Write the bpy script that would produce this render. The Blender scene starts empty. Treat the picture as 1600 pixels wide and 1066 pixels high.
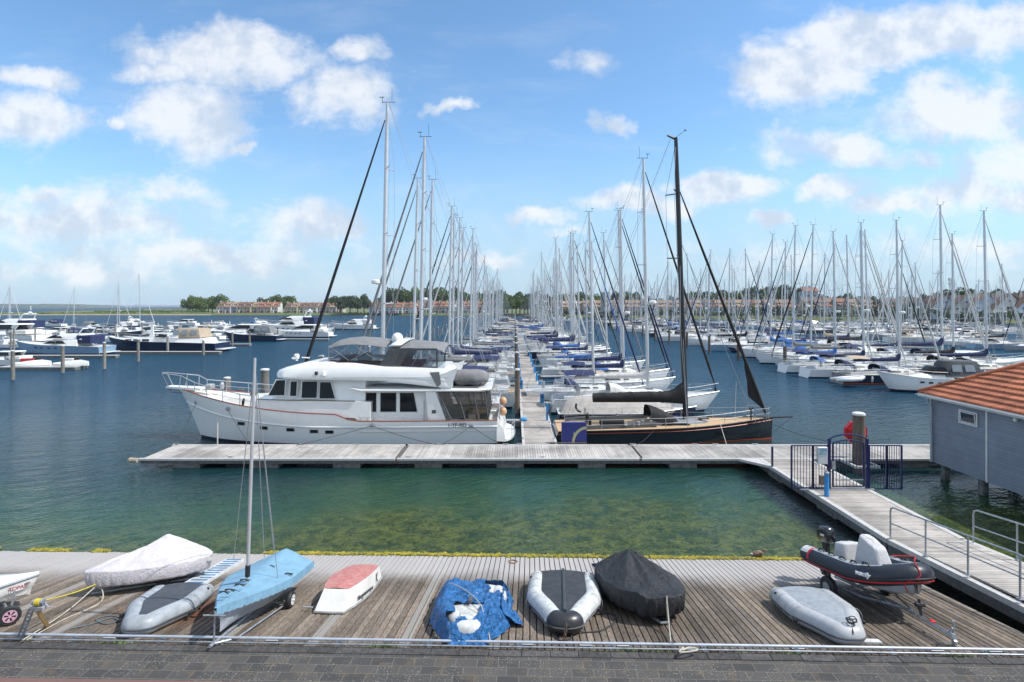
import bpy, math, random
from mathutils import Vector, Matrix, noise
random.seed(7)
R = math.radians
SC = bpy.context.scene
COL = SC.collection
# ---------------------------------------------------------------- camera
F = 889.0; CX = 804.0; CY = 478.0; CZ = 8.3
cam_d = bpy.data.cameras.new('camera'); cam = bpy.data.objects.new('camera', cam_d); COL.objects.link(cam)
cam.location = (0, 0, CZ); cam.rotation_euler = (R(90), 0, 0)
cam_d.sensor_width = 36; cam_d.lens = F / 1600 * 36
cam_d.shift_x = -4 / 1600; cam_d.shift_y = -55 / 1600
cam_d.clip_start = 0.1; cam_d.clip_end = 30000
SC.camera = cam
SC.view_settings.view_transform = 'Standard'; SC.view_settings.look = 'None'
SC.view_settings.exposure = 0.12; SC.view_settings.gamma = 1.0
SC.view_settings.use_curve_mapping = False
try:
    SC.cycles.max_bounces = 6; SC.cycles.transparent_max_bounces = 12; SC.cycles.diffuse_bounces = 3
    SC.cycles.glossy_bounces = 3; SC.cycles.sample_clamp_indirect = 4
except Exception: pass
# ---------------------------------------------------------------- sun and sky
SUN_EL = R(52); SUN_AZ = R(96)          # azimuth measured from +Y towards +X
sd = Vector((math.sin(SUN_AZ) * math.cos(SUN_EL), math.cos(SUN_AZ) * math.cos(SUN_EL), math.sin(SUN_EL)))
sl = bpy.data.lights.new('sun', 'SUN'); sl.energy = 4.6; sl.angle = R(0.5); sl.color = (1, 0.96, 0.9)
so = bpy.data.objects.new('sun', sl); COL.objects.link(so); so.location = (0, 0, 60)
so.rotation_euler = (-sd).to_track_quat('-Z', 'Y').to_euler()

class NT:
    def __init__(s, tree): s.t = tree; s.n = tree.nodes; s.l = tree.links
    def new(s, typ, **kw):
        nd = s.n.new(typ)
        for k, v in kw.items(): setattr(nd, k, v)
        return nd
    def put(s, sock, val):
        if val is None: return
        if isinstance(val, bpy.types.NodeSocket): s.l.new(val, sock)
        else: sock.default_value = val
    def math(s, op, a, b=None, c=None, clamp=False):
        nd = s.new('ShaderNodeMath', operation=op, use_clamp=clamp)
        for i, v in enumerate((a, b, c)): s.put(nd.inputs[i], v)
        return nd.outputs[0]
    def vmath(s, op, a, b=None, out=0):
        nd = s.new('ShaderNodeVectorMath', operation=op)
        s.put(nd.inputs[0], a)
        if b is not None: s.put(nd.inputs[1], b)
        return nd.outputs[out]
    def noise(s, vec, scale, detail=3, rough=0.55, out=0, dist=0.0):
        nd = s.new('ShaderNodeTexNoise'); s.put(nd.inputs['Vector'], vec)
        nd.inputs['Scale'].default_value = scale; nd.inputs['Detail'].default_value = detail
        nd.inputs['Roughness'].default_value = rough; nd.inputs['Distortion'].default_value = dist
        return nd.outputs[out]
    def ramp(s, fac, lo, hi, a=0.0, b=1.0, smooth=True):
        nd = s.new('ShaderNodeMapRange', interpolation_type='SMOOTHSTEP' if smooth else 'LINEAR')
        s.put(nd.inputs['Value'], fac)
        for k, v in (('From Min', lo), ('From Max', hi), ('To Min', a), ('To Max', b)): s.put(nd.inputs[k], v)
        return nd.outputs['Result']
    def mix(s, fac, a, b):
        nd = s.new('ShaderNodeMix', data_type='RGBA')
        s.put(nd.inputs[0], fac)
        for i, v in ((6, a), (7, b)):
            if isinstance(v, (tuple, list)) and len(v) == 3: v = (*v, 1)
            s.put(nd.inputs[i], v)
        return nd.outputs[2]
    def comb(s, x, y, z):
        nd = s.new('ShaderNodeCombineXYZ')
        for i, v in enumerate((x, y, z)): s.put(nd.inputs[i], v)
        return nd.outputs[0]
    def sep(s, v):
        nd = s.new('ShaderNodeSeparateXYZ'); s.put(nd.inputs[0], v); return nd.outputs
    def bump(s, h, strength=0.3, dist=0.02, normal=None):
        nd = s.new('ShaderNodeBump'); s.put(nd.inputs['Height'], h)
        s.put(nd.inputs['Strength'], strength); s.put(nd.inputs['Distance'], dist)
        if normal is not None: s.put(nd.inputs['Normal'], normal)
        return nd.outputs[0]

w = bpy.data.worlds.new('World'); SC.world = w; w.use_nodes = True
T = NT(w.node_tree); T.n.clear()
sky = T.new('ShaderNodeTexSky', sky_type='NISHITA', sun_disc=False, sun_elevation=SUN_EL, sun_rotation=SUN_AZ,
            altitude=0, air_density=1.0, dust_density=0.6, ozone_density=1.6)
geo = T.new('ShaderNodeTexCoord').outputs['Generated']
x, y, z = T.sep(geo)
yy = T.math('MAXIMUM', T.math('ABSOLUTE', y), 0.06)
u = T.math('DIVIDE', x, yy); v = T.math('DIVIDE', z, yy)
uv = T.comb(u, v, 0.0)
n1 = T.noise(uv, 6.5, 5, 0.62, out=1)
wob = T.vmath('MULTIPLY', T.vmath('SUBTRACT', n1, (0.5, 0.5, 0.5)), (0.20, 0.11, 0.0))
uvw = T.vmath('ADD', uv, wob)
clouds = [  # px, py, rx, ry, weight : where the cumulus stands, as directions in the world
 (350,88,150,44,1.05),(300,180,105,62,.95),(235,110,60,24,.8),(545,138,95,54,.82),(562,72,52,26,.7),(30,185,95,46,.95),(48,118,72,20,.8),
 (186,187,32,15,.85),(382,226,30,10,.7),(700,168,32,13,.75),(925,92,44,18,.45),(955,188,32,17,.55),
 (1240,112,110,66,1.25),(1345,60,105,44,1.2),(1480,55,130,46,1.15),(1580,45,90,42,.9),(1330,235,150,30,.75),(1500,172,150,50,1.05),(1590,245,100,50,.72),
 (975,314,74,22,1),(1035,322,55,20,1),(1130,296,92,26,1.15),(845,342,56,17,.95),(895,365,40,10,.55),
 (1288,305,44,20,.95),(1378,322,78,19,.9),(1205,346,40,11,.8),(120,335,190,50,.78),(480,347,100,30,.75),(60,300,80,16,.7),(250,300,100,24,.5),
 (1500,300,190,36,.55),(1560,390,160,26,.45),(300,395,250,30,.6),(760,405,60,14,.6),(120,420,200,24,.5),(1250,400,240,20,.3)]
m = None
for (px, py, rx, ry, wt) in clouds:
    d = T.vmath('SUBTRACT', uvw, ((px - CX) / F, (CY - py) / F, 0.0))
    d = T.vmath('MULTIPLY', d, (F / rx / 1.12, F / ry / 1.12, 0.0))
    q = T.math('MULTIPLY_ADD', T.vmath('LENGTH', d, out=1), -wt, wt)
    m = q if m is None else T.math('MAXIMUM', m, q)
n2 = T.math('ADD', T.math('MULTIPLY', T.noise(T.vmath('MULTIPLY', uv, (1, 1.6, 1)), 8, 8, 0.66, dist=0.25), 0.75), T.math('MULTIPLY', T.noise(T.vmath('MULTIPLY', uv, (1, 1.3, 1)), 24, 5, 0.6), 0.25))
n3 = T.noise(T.vmath('MULTIPLY', uv, (0.55, 2.2, 1)), 4.5, 6, 0.65, dist=0.4)
den = T.math('ADD', m, T.math('MULTIPLY_ADD', n2, 1.9, -0.98))
den = T.math('POWER', T.ramp(den, -0.16, 0.55), 0.85)
wisp = T.ramp(n3, 0.46, 0.80, 0, 0.55)
low = T.ramp(v, 0.0, 0.28, 0.75, 0.0)
wisp = T.math('ADD', wisp, T.math('MULTIPLY', T.ramp(n2, 0.35, 0.7), low), clamp=True)
den = T.math('MAXIMUM', den, T.math('MULTIPLY', wisp, 0.52))
den = T.math('MULTIPLY', den, T.ramp(v, 0.0, 0.05))
over = T.math('MAXIMUM', T.ramp(z, 0.50, 0.66), T.ramp(y, -0.05, -0.3))       # unseen broken cloud added overhead and behind as neutral white fill light
n4 = T.noise(geo, 2.3, 6, 0.6)
den = T.math('MAXIMUM', den, T.math('MULTIPLY', over, T.ramp(n4, 0.40, 0.60)))
shade = T.noise(T.vmath('ADD', uv, (0.012, 0.035, 0)), 9, 4, 0.6)
ccol = T.mix(T.ramp(shade, 0.42, 0.62), (7.0, 7.2, 7.5), (4.7, 5.4, 6.4))
SKYGAIN = (1.12, 1.42, 1.56)
skyc = T.vmath('MULTIPLY', sky.outputs[0], SKYGAIN)
skyc = T.mix(T.ramp(v, 0.0, 0.32, 0.85, 0.0), skyc, (3.5, 4.85, 6.3))   # pale blue sea haze low in the sky
out = T.mix(T.math('MULTIPLY', den, 0.88), skyc, ccol)
bg = T.new('ShaderNodeBackground'); T.put(bg.inputs[0], out); bg.inputs[1].default_value = 0.125
wo = T.new('ShaderNodeOutputWorld'); T.l.new(bg.outputs[0], wo.inputs[0])

# ---------------------------------------------------------------- helpers
def P(px, py, d):
    "a point seen at that place of the survey photo, standing d metres in front of the viewpoint"
    return Vector(((px - CX) * d / F, d, CZ - (py - CY) * d / F))
def tag(o, label=None, cat=None, group=None, kind=None):
    if label: o['label'] = label
    if cat: o['category'] = cat
    if group: o['group'] = group
    if kind: o['kind'] = kind
    return o
def empty(name, loc=(0, 0, 0), rz=0.0, **k):
    o = bpy.data.objects.new(name, None); COL.objects.link(o); o.location = loc
    o.rotation_euler = (0, 0, rz); o.empty_display_size = 0.3
    return tag(o, **k)
def copy_tree(o, parent=None):
    c = o.copy(); COL.objects.link(c); c.parent = parent
    if 'label' in c: del c['label']
    for ch in list(o.children): copy_tree(ch, c)
    return c

class MB:
    def __init__(s): s.v = []; s.f = []; s.r = []; s.m = Matrix.Identity(4)
    def add(s, vs, fs, rnd=None):
        b = len(s.v); rnd = random.random() if rnd is None else rnd
        s.v += [tuple(s.m @ Vector(p)) for p in vs]
        for f in fs: s.f.append([i + b for i in f]); s.r.append(rnd)
    def box(s, x0, x1, y0, y1, z0, z1, rnd=None, ch=0.0):
        if ch > 0:
            x0, x1 = sorted((x0, x1)); y0, y1 = sorted((y0, y1)); z0, z1 = sorted((z0, z1))
            rings = []
            for z, i in ((z0, ch), (z0 + ch, 0), (z1 - ch, 0), (z1, ch)):
                rings.append([(x0+ch+0*i, y0+i, z), (x1-ch, y0+i, z), (x1-i, y0+ch, z), (x1-i, y1-ch, z), (x1-ch, y1-i, z), (x0+ch, y1-i, z), (x0+i, y1-ch, z), (x0+i, y0+ch, z)])
            return s.loft(rings, True, True, True, rnd)
        vs = [(x0,y0,z0),(x1,y0,z0),(x1,y1,z0),(x0,y1,z0),(x0,y0,z1),(x1,y0,z1),(x1,y1,z1),(x0,y1,z1)]
        s.add(vs, [(0,3,2,1),(4,5,6,7),(0,1,5,4),(1,2,6,5),(2,3,7,6),(3,0,4,7)], rnd)
    def loft(s, rings, closed=True, cap0=False, cap1=False, rnd=None):
        n = len(rings[0]); vs = [p for r in rings for p in r]; fs = []
        for i in range(len(rings) - 1):
            for j in range(n if closed else n - 1):
                a = i * n + j; b = i * n + (j + 1) % n
                fs.append((a, b, b + n, a + n))
        if cap0: fs.append(tuple(range(n - 1, -1, -1)))
        if cap1: fs.append(tuple(range((len(rings) - 1) * n, len(rings) * n)))
        s.add(vs, fs, rnd)
    def tube(s, pts, r, n=6, caps=True, rnd=None):
        pts = [Vector(p) for p in pts]; rs = r if isinstance(r, (list, tuple)) else [r] * len(pts)
        rings = []; up = None
        for i, p in enumerate(pts):
            t = (pts[min(i + 1, len(pts) - 1)] - pts[max(i - 1, 0)]).normalized()
            if up is None:
                up = Vector((0, 0, 1)) if abs(t.z) < 0.9 else Vector((1, 0, 0))
            a = t.cross(up).normalized(); up = a.cross(t).normalized()
            rings.append([tuple(p + (a * math.cos(q) + up * math.sin(q)) * rs[i]) for q in [2 * math.pi * k / n for k in range(n)]])
        s.loft(rings, True, caps, caps, rnd)
    def lathe(s, prof, n=16, c=(0, 0, 0)):
        s.loft([[(c[0] + r * math.cos(2*math.pi*k/n), c[1] + r * math.sin(2*math.pi*k/n), c[2] + z) for k in range(n)] for r, z in prof], True, True, True)
    def slab(s, q, t):
        "thick panel from a planar polygon, t along its normal"
        q = [Vector(p) for p in q]; nrm = (q[1] - q[0]).cross(q[2] - q[0]).normalized() * t
        n = len(q)
        s.add([tuple(p) for p in q] + [tuple(p + nrm) for p in q],
              [tuple(range(n - 1, -1, -1)), tuple(range(n, 2 * n))] + [(i, (i + 1) % n, (i + 1) % n + n, i + n) for i in range(n)])
    def grid(s, f, nu, nv, closed_u=False):
        vs = [tuple(f(i / (nu if closed_u else nu - 1), j / (nv - 1))) for j in range(nv) for i in range(nu)]
        fs = []
        for j in range(nv - 1):
            for i in range(nu if closed_u else nu - 1):
                a = j * nu + i; b = j * nu + (i + 1) % nu
                fs.append((a, b, b + nu, a + nu))
        s.add(vs, fs)
    def ell(s, c, r, n=12, k=8):
        s.grid(lambda a, b: (c[0] + r[0]*math.cos(2*math.pi*a)*math.sin(math.pi*b), c[1] + r[1]*math.sin(2*math.pi*a)*math.sin(math.pi*b), c[2] - r[2]*math.cos(math.pi*b)), n, k, True)
    def build(s, name, mat, parent=None, smooth=False, angle=None, **k):
        me = bpy.data.meshes.new(name); me.from_pydata(s.v, [], s.f)
        at = me.attributes.new('rnd', 'FLOAT', 'FACE')
        at.data.foreach_set('value', s.r)
        me.materials.append(mat)
        if smooth:
            me.polygons.foreach_set('use_smooth', [True] * len(me.polygons))
            if angle is not None:
                try: me.set_sharp_from_angle(angle=R(angle))
                except Exception: pass
        me.update()
        o = bpy.data.objects.new(name, me); COL.objects.link(o); o.parent = parent
        return tag(o, **k)
def text(s, mat, parent, M, size, name='lettering', extrude=0.002, align='LEFT', shear=0.0, offs=0.0):
    c = bpy.data.curves.new(name, 'FONT'); c.body = s; c.size = size; c.extrude = extrude; c.align_x = align; c.shear = shear; c.offset = offs
    tmp = bpy.data.objects.new('tmp', c); me = bpy.data.meshes.new_from_object(tmp)
    bpy.data.objects.remove(tmp); bpy.data.curves.remove(c); me.name = name; me.materials.clear(); me.materials.append(mat)
    o = bpy.data.objects.new(name, me); COL.objects.link(o); o.parent = parent; o.matrix_local = M; tag(o, kind='stuff')
    return o
def frame(o, xdir, ydir):
    "matrix whose x axis is the writing direction and y axis its up direction"
    X = Vector(xdir).normalized(); Z = X.cross(Vector(ydir)).normalized(); Y = Z.cross(X)
    m = Matrix((X, Y, Z)).transposed().to_4x4(); m.translation = Vector(o); return m
def setmat(o, mat):
    if not o.material_slots: return
    o.material_slots[0].link = 'OBJECT'; o.material_slots[0].material = mat

# ---------------------------------------------------------------- materials
MATS = {}
def mat(name, col, rough=0.5, metal=0.0, var=0.12, vs=3.0, bump=0.0, bs=40.0, bd=0.01, col2=None, rndv=0.0, spec=0.5, coat=0.0, stretch=None):
    if name in MATS: return MATS[name]
    m = bpy.data.materials.new(name); m.use_nodes = True; t = NT(m.node_tree)
    b = t.n['Principled BSDF']
    oc = t.new('ShaderNodeTexCoord').outputs['Object']
    if stretch: oc = t.vmath('MULTIPLY', oc, stretch)
    if col2 is None: col2 = tuple(max(0, c * (1 - var * 2)) for c in col)
    f = t.ramp(t.noise(oc, vs, 4, 0.65), 0.3, 0.72)
    if var == 0: f = 0.0
    c = t.mix(f, col, col2)
    if rndv:
        a = t.new('ShaderNodeAttribute', attribute_name='rnd').outputs['Fac']
        k = t.ramp(a, 0, 1, 1 - rndv, 1 + rndv, False)
        c = t.vmath('MULTIPLY', c, t.comb(k, k, k))
    t.put(b.inputs['Base Color'], c)
    t.put(b.inputs['Roughness'], rough); b.inputs['Metallic'].default_value = metal
    b.inputs['Specular IOR Level'].default_value = spec; b.inputs['Coat Weight'].default_value = coat
    if bump: t.put(b.inputs['Normal'], t.bump(t.noise(oc, bs, 3), bump, bd))
    MATS[name] = m; return m
WHITE = mat('gelcoat_white', (0.80, 0.80, 0.78), 0.22, var=0.03, coat=0.3)
WHITE2 = mat('gelcoat_cream', (0.72, 0.71, 0.67), 0.3, var=0.05)
GREYW = mat('deck_grey', (0.55, 0.56, 0.56), 0.55, var=0.08)
NAVY = mat('hull_navy', (0.012, 0.02, 0.055), 0.12, var=0.0, coat=0.5)
BLUEH = mat('hull_lightblue', (0.22, 0.33, 0.45), 0.15, var=0.02, coat=0.4)
BLACKH = mat('hull_charcoal', (0.022, 0.026, 0.034), 0.14, var=0.0, coat=0.5)
GREYH = mat('hull_grey', (0.34, 0.36, 0.38), 0.25, var=0.04)
ANTI = mat('antifouling_navy', (0.02, 0.03, 0.06), 0.7)
ANTIB = mat('antifouling_black', (0.015, 0.015, 0.018), 0.7)
REDB = mat('boot_orange', (0.62, 0.11, 0.03), 0.4)
GLASS = mat('dark_glass', (0.012, 0.016, 0.02), 0.04, var=0.0, spec=0.2)
ALU = mat('mast_aluminium', (0.62, 0.63, 0.64), 0.38, metal=0.45, var=0.05)
STEEL = mat('stainless', (0.40, 0.41, 0.42), 0.5, metal=0.3, var=0.03)
GALV = mat('galvanised', (0.46, 0.49, 0.52), 0.45, metal=0.6, var=0.2, vs=9)
CARBON = mat('carbon_black', (0.014, 0.014, 0.016), 0.35, var=0.0)
BLACKC = mat('canvas_black', (0.016, 0.016, 0.018), 0.85, bump=0.35, bs=9, bd=0.04)
BLACKR = mat('rubber_black', (0.02, 0.02, 0.022), 0.6)
NAVYC = mat('canvas_navy', (0.016, 0.028, 0.095), 0.85, bump=0.35, bs=9, bd=0.04)
BLUEC = mat('canvas_blue', (0.03, 0.14, 0.42), 0.8, bump=0.35, bs=9, bd=0.04)
GREYC = mat('canvas_grey', (0.21, 0.21, 0.215), 0.85, bump=0.3, bs=7, bd=0.03)
DGREYC = mat('canvas_dark_grey', (0.085, 0.09, 0.095), 0.85, bump=0.3, bs=7, bd=0.03)
BEIGEC = mat('canvas_beige', (0.46, 0.37, 0.27), 0.85, bump=0.3, bs=7, bd=0.03)
TAUPEC = mat('canvas_taupe', (0.40, 0.375, 0.345), 0.85, bump=0.3, bs=4, bd=0.05)
WHITEC = mat('canvas_white', (0.62, 0.62, 0.60), 0.8, bump=0.3, bs=9, bd=0.03)
REDC = mat('canvas_red', (0.42, 0.03, 0.04), 0.8)
WIRE = mat('wire_grey', (0.33, 0.34, 0.36), 0.4, metal=0.4, var=0.0)
TEAK = mat('teak_pale', (0.56, 0.38, 0.215), 0.6, var=0.1, vs=8)
VARN = mat('varnished_rail', (0.30, 0.075, 0.025), 0.25, var=0.1)
ROPE = mat('rope_dark', (0.04, 0.04, 0.045), 0.9)
ROPEW = mat('rope_pale', (0.50, 0.46, 0.38), 0.9)
ROPEY = mat('rope_yellow', (0.62, 0.50, 0.05), 0.9)
ROPER = mat('rope_red', (0.5, 0.03, 0.04), 0.9)
PEDB = mat('pedestal_blue', (0.03, 0.24, 0.55), 0.4, var=0.05)
SIGNB = mat('sign_blue', (0.015, 0.025, 0.17), 0.35, var=0.04)
GATEB = mat('gate_blue', (0.012, 0.019, 0.095), 0.35, var=0.1)
GOLD = mat('sign_gold', (0.42, 0.40, 0.22), 0.4)
REDP = mat('plastic_red', (0.62, 0.02, 0.025), 0.35, var=0.08)
YELP = mat('plastic_yellow', (0.65, 0.42, 0.03), 0.5)
def wood(name, c1, c2, rndv=0.25, axis='y', lichen=0.0, stripes=None, rough=0.75):
    m = bpy.data.materials.new(name); m.use_nodes = True; t = NT(m.node_tree); b = t.n['Principled BSDF']
    oc = t.new('ShaderNodeTexCoord').outputs['Object']
    st = {'y': (14, 0.9, 14), 'x': (0.9, 14, 14), 'z': (14, 14, 0.9)}[axis]
    a = t.new('ShaderNodeAttribute', attribute_name='rnd').outputs['Fac']
    off = t.comb(t.math('MULTIPLY', a, 37.0), t.math('MULTIPLY', a, 91.0), 0.0)
    gr = t.noise(t.vmath('ADD', t.vmath('MULTIPLY', oc, st), off), 3.0, 5, 0.7)
    big = t.noise(oc, 0.45, 4, 0.6)
    c = t.mix(t.ramp(gr, 0.3, 0.7), c1, c2)
    k = t.ramp(a, 0, 1, 1 - rndv, 1 + rndv, False)
    k = t.math('MULTIPLY', k, t.ramp(big, 0.32, 0.68, 0.68, 1.25))
    c = t.vmath('MULTIPLY', c, t.comb(k, k, k))
    m['dummy'] = 0
    if lichen:
        xx, yv, zz = t.sep(oc)
        ln = t.ramp(t.noise(oc, 7, 5, 0.75), 0.56, 0.68)
        ln2 = t.ramp(t.noise(oc, 0.5, 2), 0.48, 0.62)
        c = t.mix(t.math('MULTIPLY', t.math('MULTIPLY', ln, ln2), lichen), c, (0.30, 0.22, 0.05))
        # pale bleached boards towards the waterline, dark damp feet, rust stain by the winch
        pale = t.math('MULTIPLY', t.ramp(t.math('ADD', yv, t.math('MULTIPLY', big, 1.6)), 16.6, 18.3), 0.75)
        c = t.mix(pale, c, (0.46, 0.44, 0.43))
        ph = t.math('FRACT', t.math('DIVIDE', t.math('ADD', xx, 50.0 + 0.35), 1.98))
        sp = t.math('MULTIPLY', t.math('LESS_THAN', ph, 0.115), t.ramp(xx, -2.5, 1.5, 0.5, 0.08))
        c = t.mix(sp, c, (0.38, 0.37, 0.35))
        dx = t.math('MULTIPLY', t.math('ADD', xx, 8.6), 0.55); dy = t.math('MULTIPLY', t.math('SUBTRACT', yv, 13.9), 0.8)
        rr = t.math('ADD', t.math('SQRT', t.math('ADD', t.math('MULTIPLY', dx, dx), t.math('MULTIPLY', dy, dy))), t.math('MULTIPLY', gr, 0.8))
        c = t.mix(t.ramp(rr, 0.5, 1.6, 0.6, 0.0), c, (0.16, 0.055, 0.025))
        wp = t.ramp(t.noise(oc, 22, 2), 0.70, 0.74, 0, 0.5)
        c = t.mix(wp, c, (0.55, 0.54, 0.52))
    t.put(b.inputs['Base Color'], c); b.inputs['Roughness'].default_value = rough
    b.inputs['Specular IOR Level'].default_value = 0.25
    t.put(b.inputs['Normal'], t.bump(gr, 0.35, 0.006))
    return m
RAMPW = wood('slipway_planks', (0.225, 0.185, 0.148), (0.085, 0.066, 0.052), 0.34, 'y', lichen=0.65)
DECKY = wood('deck_planks_lengthwise', (0.45, 0.43, 0.405), (0.29, 0.27, 0.25), 0.16, 'y')
DECKX = wood('deck_planks_crosswise', (0.44, 0.41, 0.375), (0.29, 0.26, 0.235), 0.14, 'x')
PILE = wood('pile_wood', (0.20, 0.165, 0.13), (0.07, 0.055, 0.045), 0.2, 'z')
PILEG = wood('pile_grey', (0.33, 0.31, 0.28), (0.15, 0.135, 0.12), 0.25, 'z')
EDGE = mat('edge_beam_pale', (0.52, 0.51, 0.49), 0.7, var=0.12, vs=6, bump=0.2)
FASC = mat('fascia_weathered', (0.13, 0.125, 0.12), 0.8, var=0.25, vs=5)
CONC = mat('float_concrete', (0.20, 0.205, 0.19), 0.85, var=0.3, vs=4, bump=0.3)
CAPW = mat('pile_cap_white', (0.68, 0.68, 0.66), 0.5)
# ---------------------------------------------------------------- water
def water_mat():
    m = bpy.data.materials.new('harbour_water'); m.use_nodes = True; t = NT(m.node_tree); b = t.n['Principled BSDF']
    pos = t.new('ShaderNodeNewGeometry').outputs['Position']; x, y, z = t.sep(pos)
    big = t.noise(pos, 0.16, 3, 0.6); weed = t.noise(pos, 2.0, 7, 0.78, dist=0.5); fine = t.noise(pos, 9.0, 4, 0.8)
    rip = t.noise(t.vmath('MULTIPLY', pos, (0.55, 1.6, 1)), 2.2, 3, 0.6)
    yy = t.math('ADD', y, t.math('MULTIPLY_ADD', big, 10.0, -5.0))
    yy = t.math('ADD', yy, t.math('MULTIPLY', t.ramp(x, -3.0, -16.0, 0, 1), 3.2))
    wv = t.math('MULTIPLY_ADD', fine, 0.55, t.math('MULTIPLY', weed, 0.75))
    bed = t.mix(t.ramp(wv, 0.52, 0.78), (0.010, 0.026, 0.009), (0.085, 0.105, 0.022))
    bed = t.mix(t.math('MULTIPLY', t.ramp(t.noise(pos, 7.5, 3, 0.6, dist=0.4), 0.66, 0.74), 0.7), bed, (0.20, 0.21, 0.06))
    bed = t.mix(t.math('MULTIPLY', t.ramp(t.noise(pos, 0.9, 3, 0.6), 0.52, 0.68), 0.7), bed, (0.012, 0.034, 0.014))
    shal = t.mix(t.ramp(yy, 20.5, 26.5), bed, (0.015, 0.056, 0.029))
    shal = t.mix(t.ramp(yy, 24.0, 31.0), shal, (0.005, 0.026, 0.030))
    deep = t.mix(t.ramp(yy, 32, 60), shal, (0.005, 0.040, 0.076))
    deep = t.mix(t.math('MULTIPLY', t.ramp(rip, 0.42, 0.72), 0.45), deep, t.vmath('MULTIPLY', deep, (1.8, 1.6, 1.5)))
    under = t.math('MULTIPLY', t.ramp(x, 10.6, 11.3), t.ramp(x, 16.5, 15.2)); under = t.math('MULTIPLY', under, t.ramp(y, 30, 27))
    deep = t.mix(under, deep, (0.003, 0.007, 0.008))  # shadow of gangway and slipway wall painted dark into the water colour
    rough = t.ramp(y, 25, 140, 0.05, 0.16)
    # wind ripples over a low chop
    ang = 0.5; ca, sa = math.cos(ang), math.sin(ang)
    pr = t.comb(t.math('ADD', t.math('MULTIPLY', x, ca), t.math('MULTIPLY', y, sa)), t.math('SUBTRACT', t.math('MULTIPLY', y, ca), t.math('MULTIPLY', x, sa)), 0.0)
    a = t.noise(t.vmath('MULTIPLY', pr, (0.42, 1.0, 1)), 5.5, 3, 0.6)
    c = t.noise(t.vmath('MULTIPLY', pr, (0.55, 1.0, 1)), 1.3, 3, 0.55)
    e = t.noise(pos, 0.035, 3, 0.6)
    h = t.math('ADD', t.math('MULTIPLY', a, 0.042), t.math('MULTIPLY', c, 0.10))
    calm = t.math('MULTIPLY', t.ramp(e, 0.35, 0.62, 0.7, 1.2), t.ramp(y, 25, 90, 1.0, 2.6))
    nrm = t.bump(h, calm, 1.0)
    t.n.remove(b)
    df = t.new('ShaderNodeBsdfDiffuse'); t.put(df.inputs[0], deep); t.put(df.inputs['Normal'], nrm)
    gl = t.new('ShaderNodeBsdfGlossy'); t.put(gl.inputs['Roughness'], rough); t.put(gl.inputs['Normal'], nrm)
    fr_ = t.new('ShaderNodeFresnel'); fr_.inputs[0].default_value = 1.33; t.put(fr_.inputs['Normal'], nrm)
    fac = t.math('MINIMUM', fr_.outputs[0], t.ramp(y, 30, 110, 0.42, 0.21))
    mx = t.new('ShaderNodeMixShader'); t.put(mx.inputs[0], fac); t.l.new(df.outputs[0], mx.inputs[1]); t.l.new(gl.outputs[0], mx.inputs[2])
    t.l.new(mx.outputs[0], t.n['Material Output'].inputs[0])
    return m
WATER = water_mat()
mb = MB(); mb.add([(-7000, -30, 0), (7000, -30, 0), (7000, 7000, 0), (-7000, 7000, 0)], [(0, 1, 2, 3)])
mb.build('water', WATER, kind='structure')
mb = MB(); mb.add([(-7000, -30, -2.6), (7000, -30, -2.6), (7000, 7000, -2.6), (-7000, 7000, -2.6)], [(0, 1, 2, 3)])
mb.build('seabed', mat('seabed_mud', (0.05, 0.05, 0.03), 0.9), kind='structure')

# ---------------------------------------------------------------- slipway and quay
SROT = R(-1.5); SL = 0.154; SV0 = 18.8
SM = Matrix.Rotation(SROT, 4, 'Z')
def ramp_z(v): return SL * (SV0 - v)
def on_ramp(px, py, h=0.0):
    "world point on the slipway (h metres above its boards) under that pixel of the survey photo"
    dx, dz = (px - CX) / F, -(py - CY) / F
    lo, hi = 8.0, 24.0
    for _ in range(50):
        d = (lo + hi) / 2; p = SM.inverted() @ Vector((dx * d, d, 0))
        if CZ + dz * d > ramp_z(p.y) + h: lo = d
        else: hi = d
    return Vector((dx * d, d, CZ + dz * d))
RTILT = Matrix.Rotation(-math.atan(SL), 4, 'X')
def ramp_root(name, a, b, lift=0.0, **k):
    "empty on the boards midway between a and b, its +X pointing from a to b along the slope"
    c = (a + b) / 2; n = (SM @ RTILT) @ Vector((0, 0, 1)); X = (b - a); X = (X - n * X.dot(n)).normalized(); Y = n.cross(X)
    o = empty(name, **k); m = Matrix((X, Y, n)).transposed().to_4x4(); m.translation = c + n * lift
    o.matrix_world = m; o['len'] = (b - a).length; del o['len']
    return o, (b - a).length
mb = MB(); u = -24.0; rr = random.Random(3)
while u < 11.2:
    wd = 0.142; hz = rr.uniform(-0.004, 0.004); top = 18.84 + rr.uniform(-0.05, 0.05)
    v0, v1 = 12.02, top
    vs = []
    for v in (v0, v1):
        zt = ramp_z(v) + hz
        vs += [(u, v, zt - 0.06), (u + wd, v, zt - 0.06), (u + wd - 0.006, v, zt), (u + 0.006, v, zt)]
    mb.add(vs, [(0, 1, 2, 3)[::-1], (4, 5, 6, 7), (0, 1, 5, 4), (1, 2, 6, 5), (2, 3, 7, 6), (3, 0, 4, 7)], rr.random())
    u += wd + 0.016
sl_o = mb.build('slipway', RAMPW, kind='structure'); sl_o.rotation_euler.z = SROT
mb = MB()
vs = []
for v in (12.04, 18.8): vs += [(-24, v, ramp_z(v) - 0.5), (11.2, v, ramp_z(v) - 0.5), (11.2, v, ramp_z(v) - 0.075), (-24, v, ramp_z(v) - 0.075)]
mb.add(vs, [(3, 2, 1, 0), (4, 5, 6, 7), (0, 1, 5, 4), (1, 2, 6, 5), (2, 3, 7, 6), (3, 0, 4, 7)])
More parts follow.
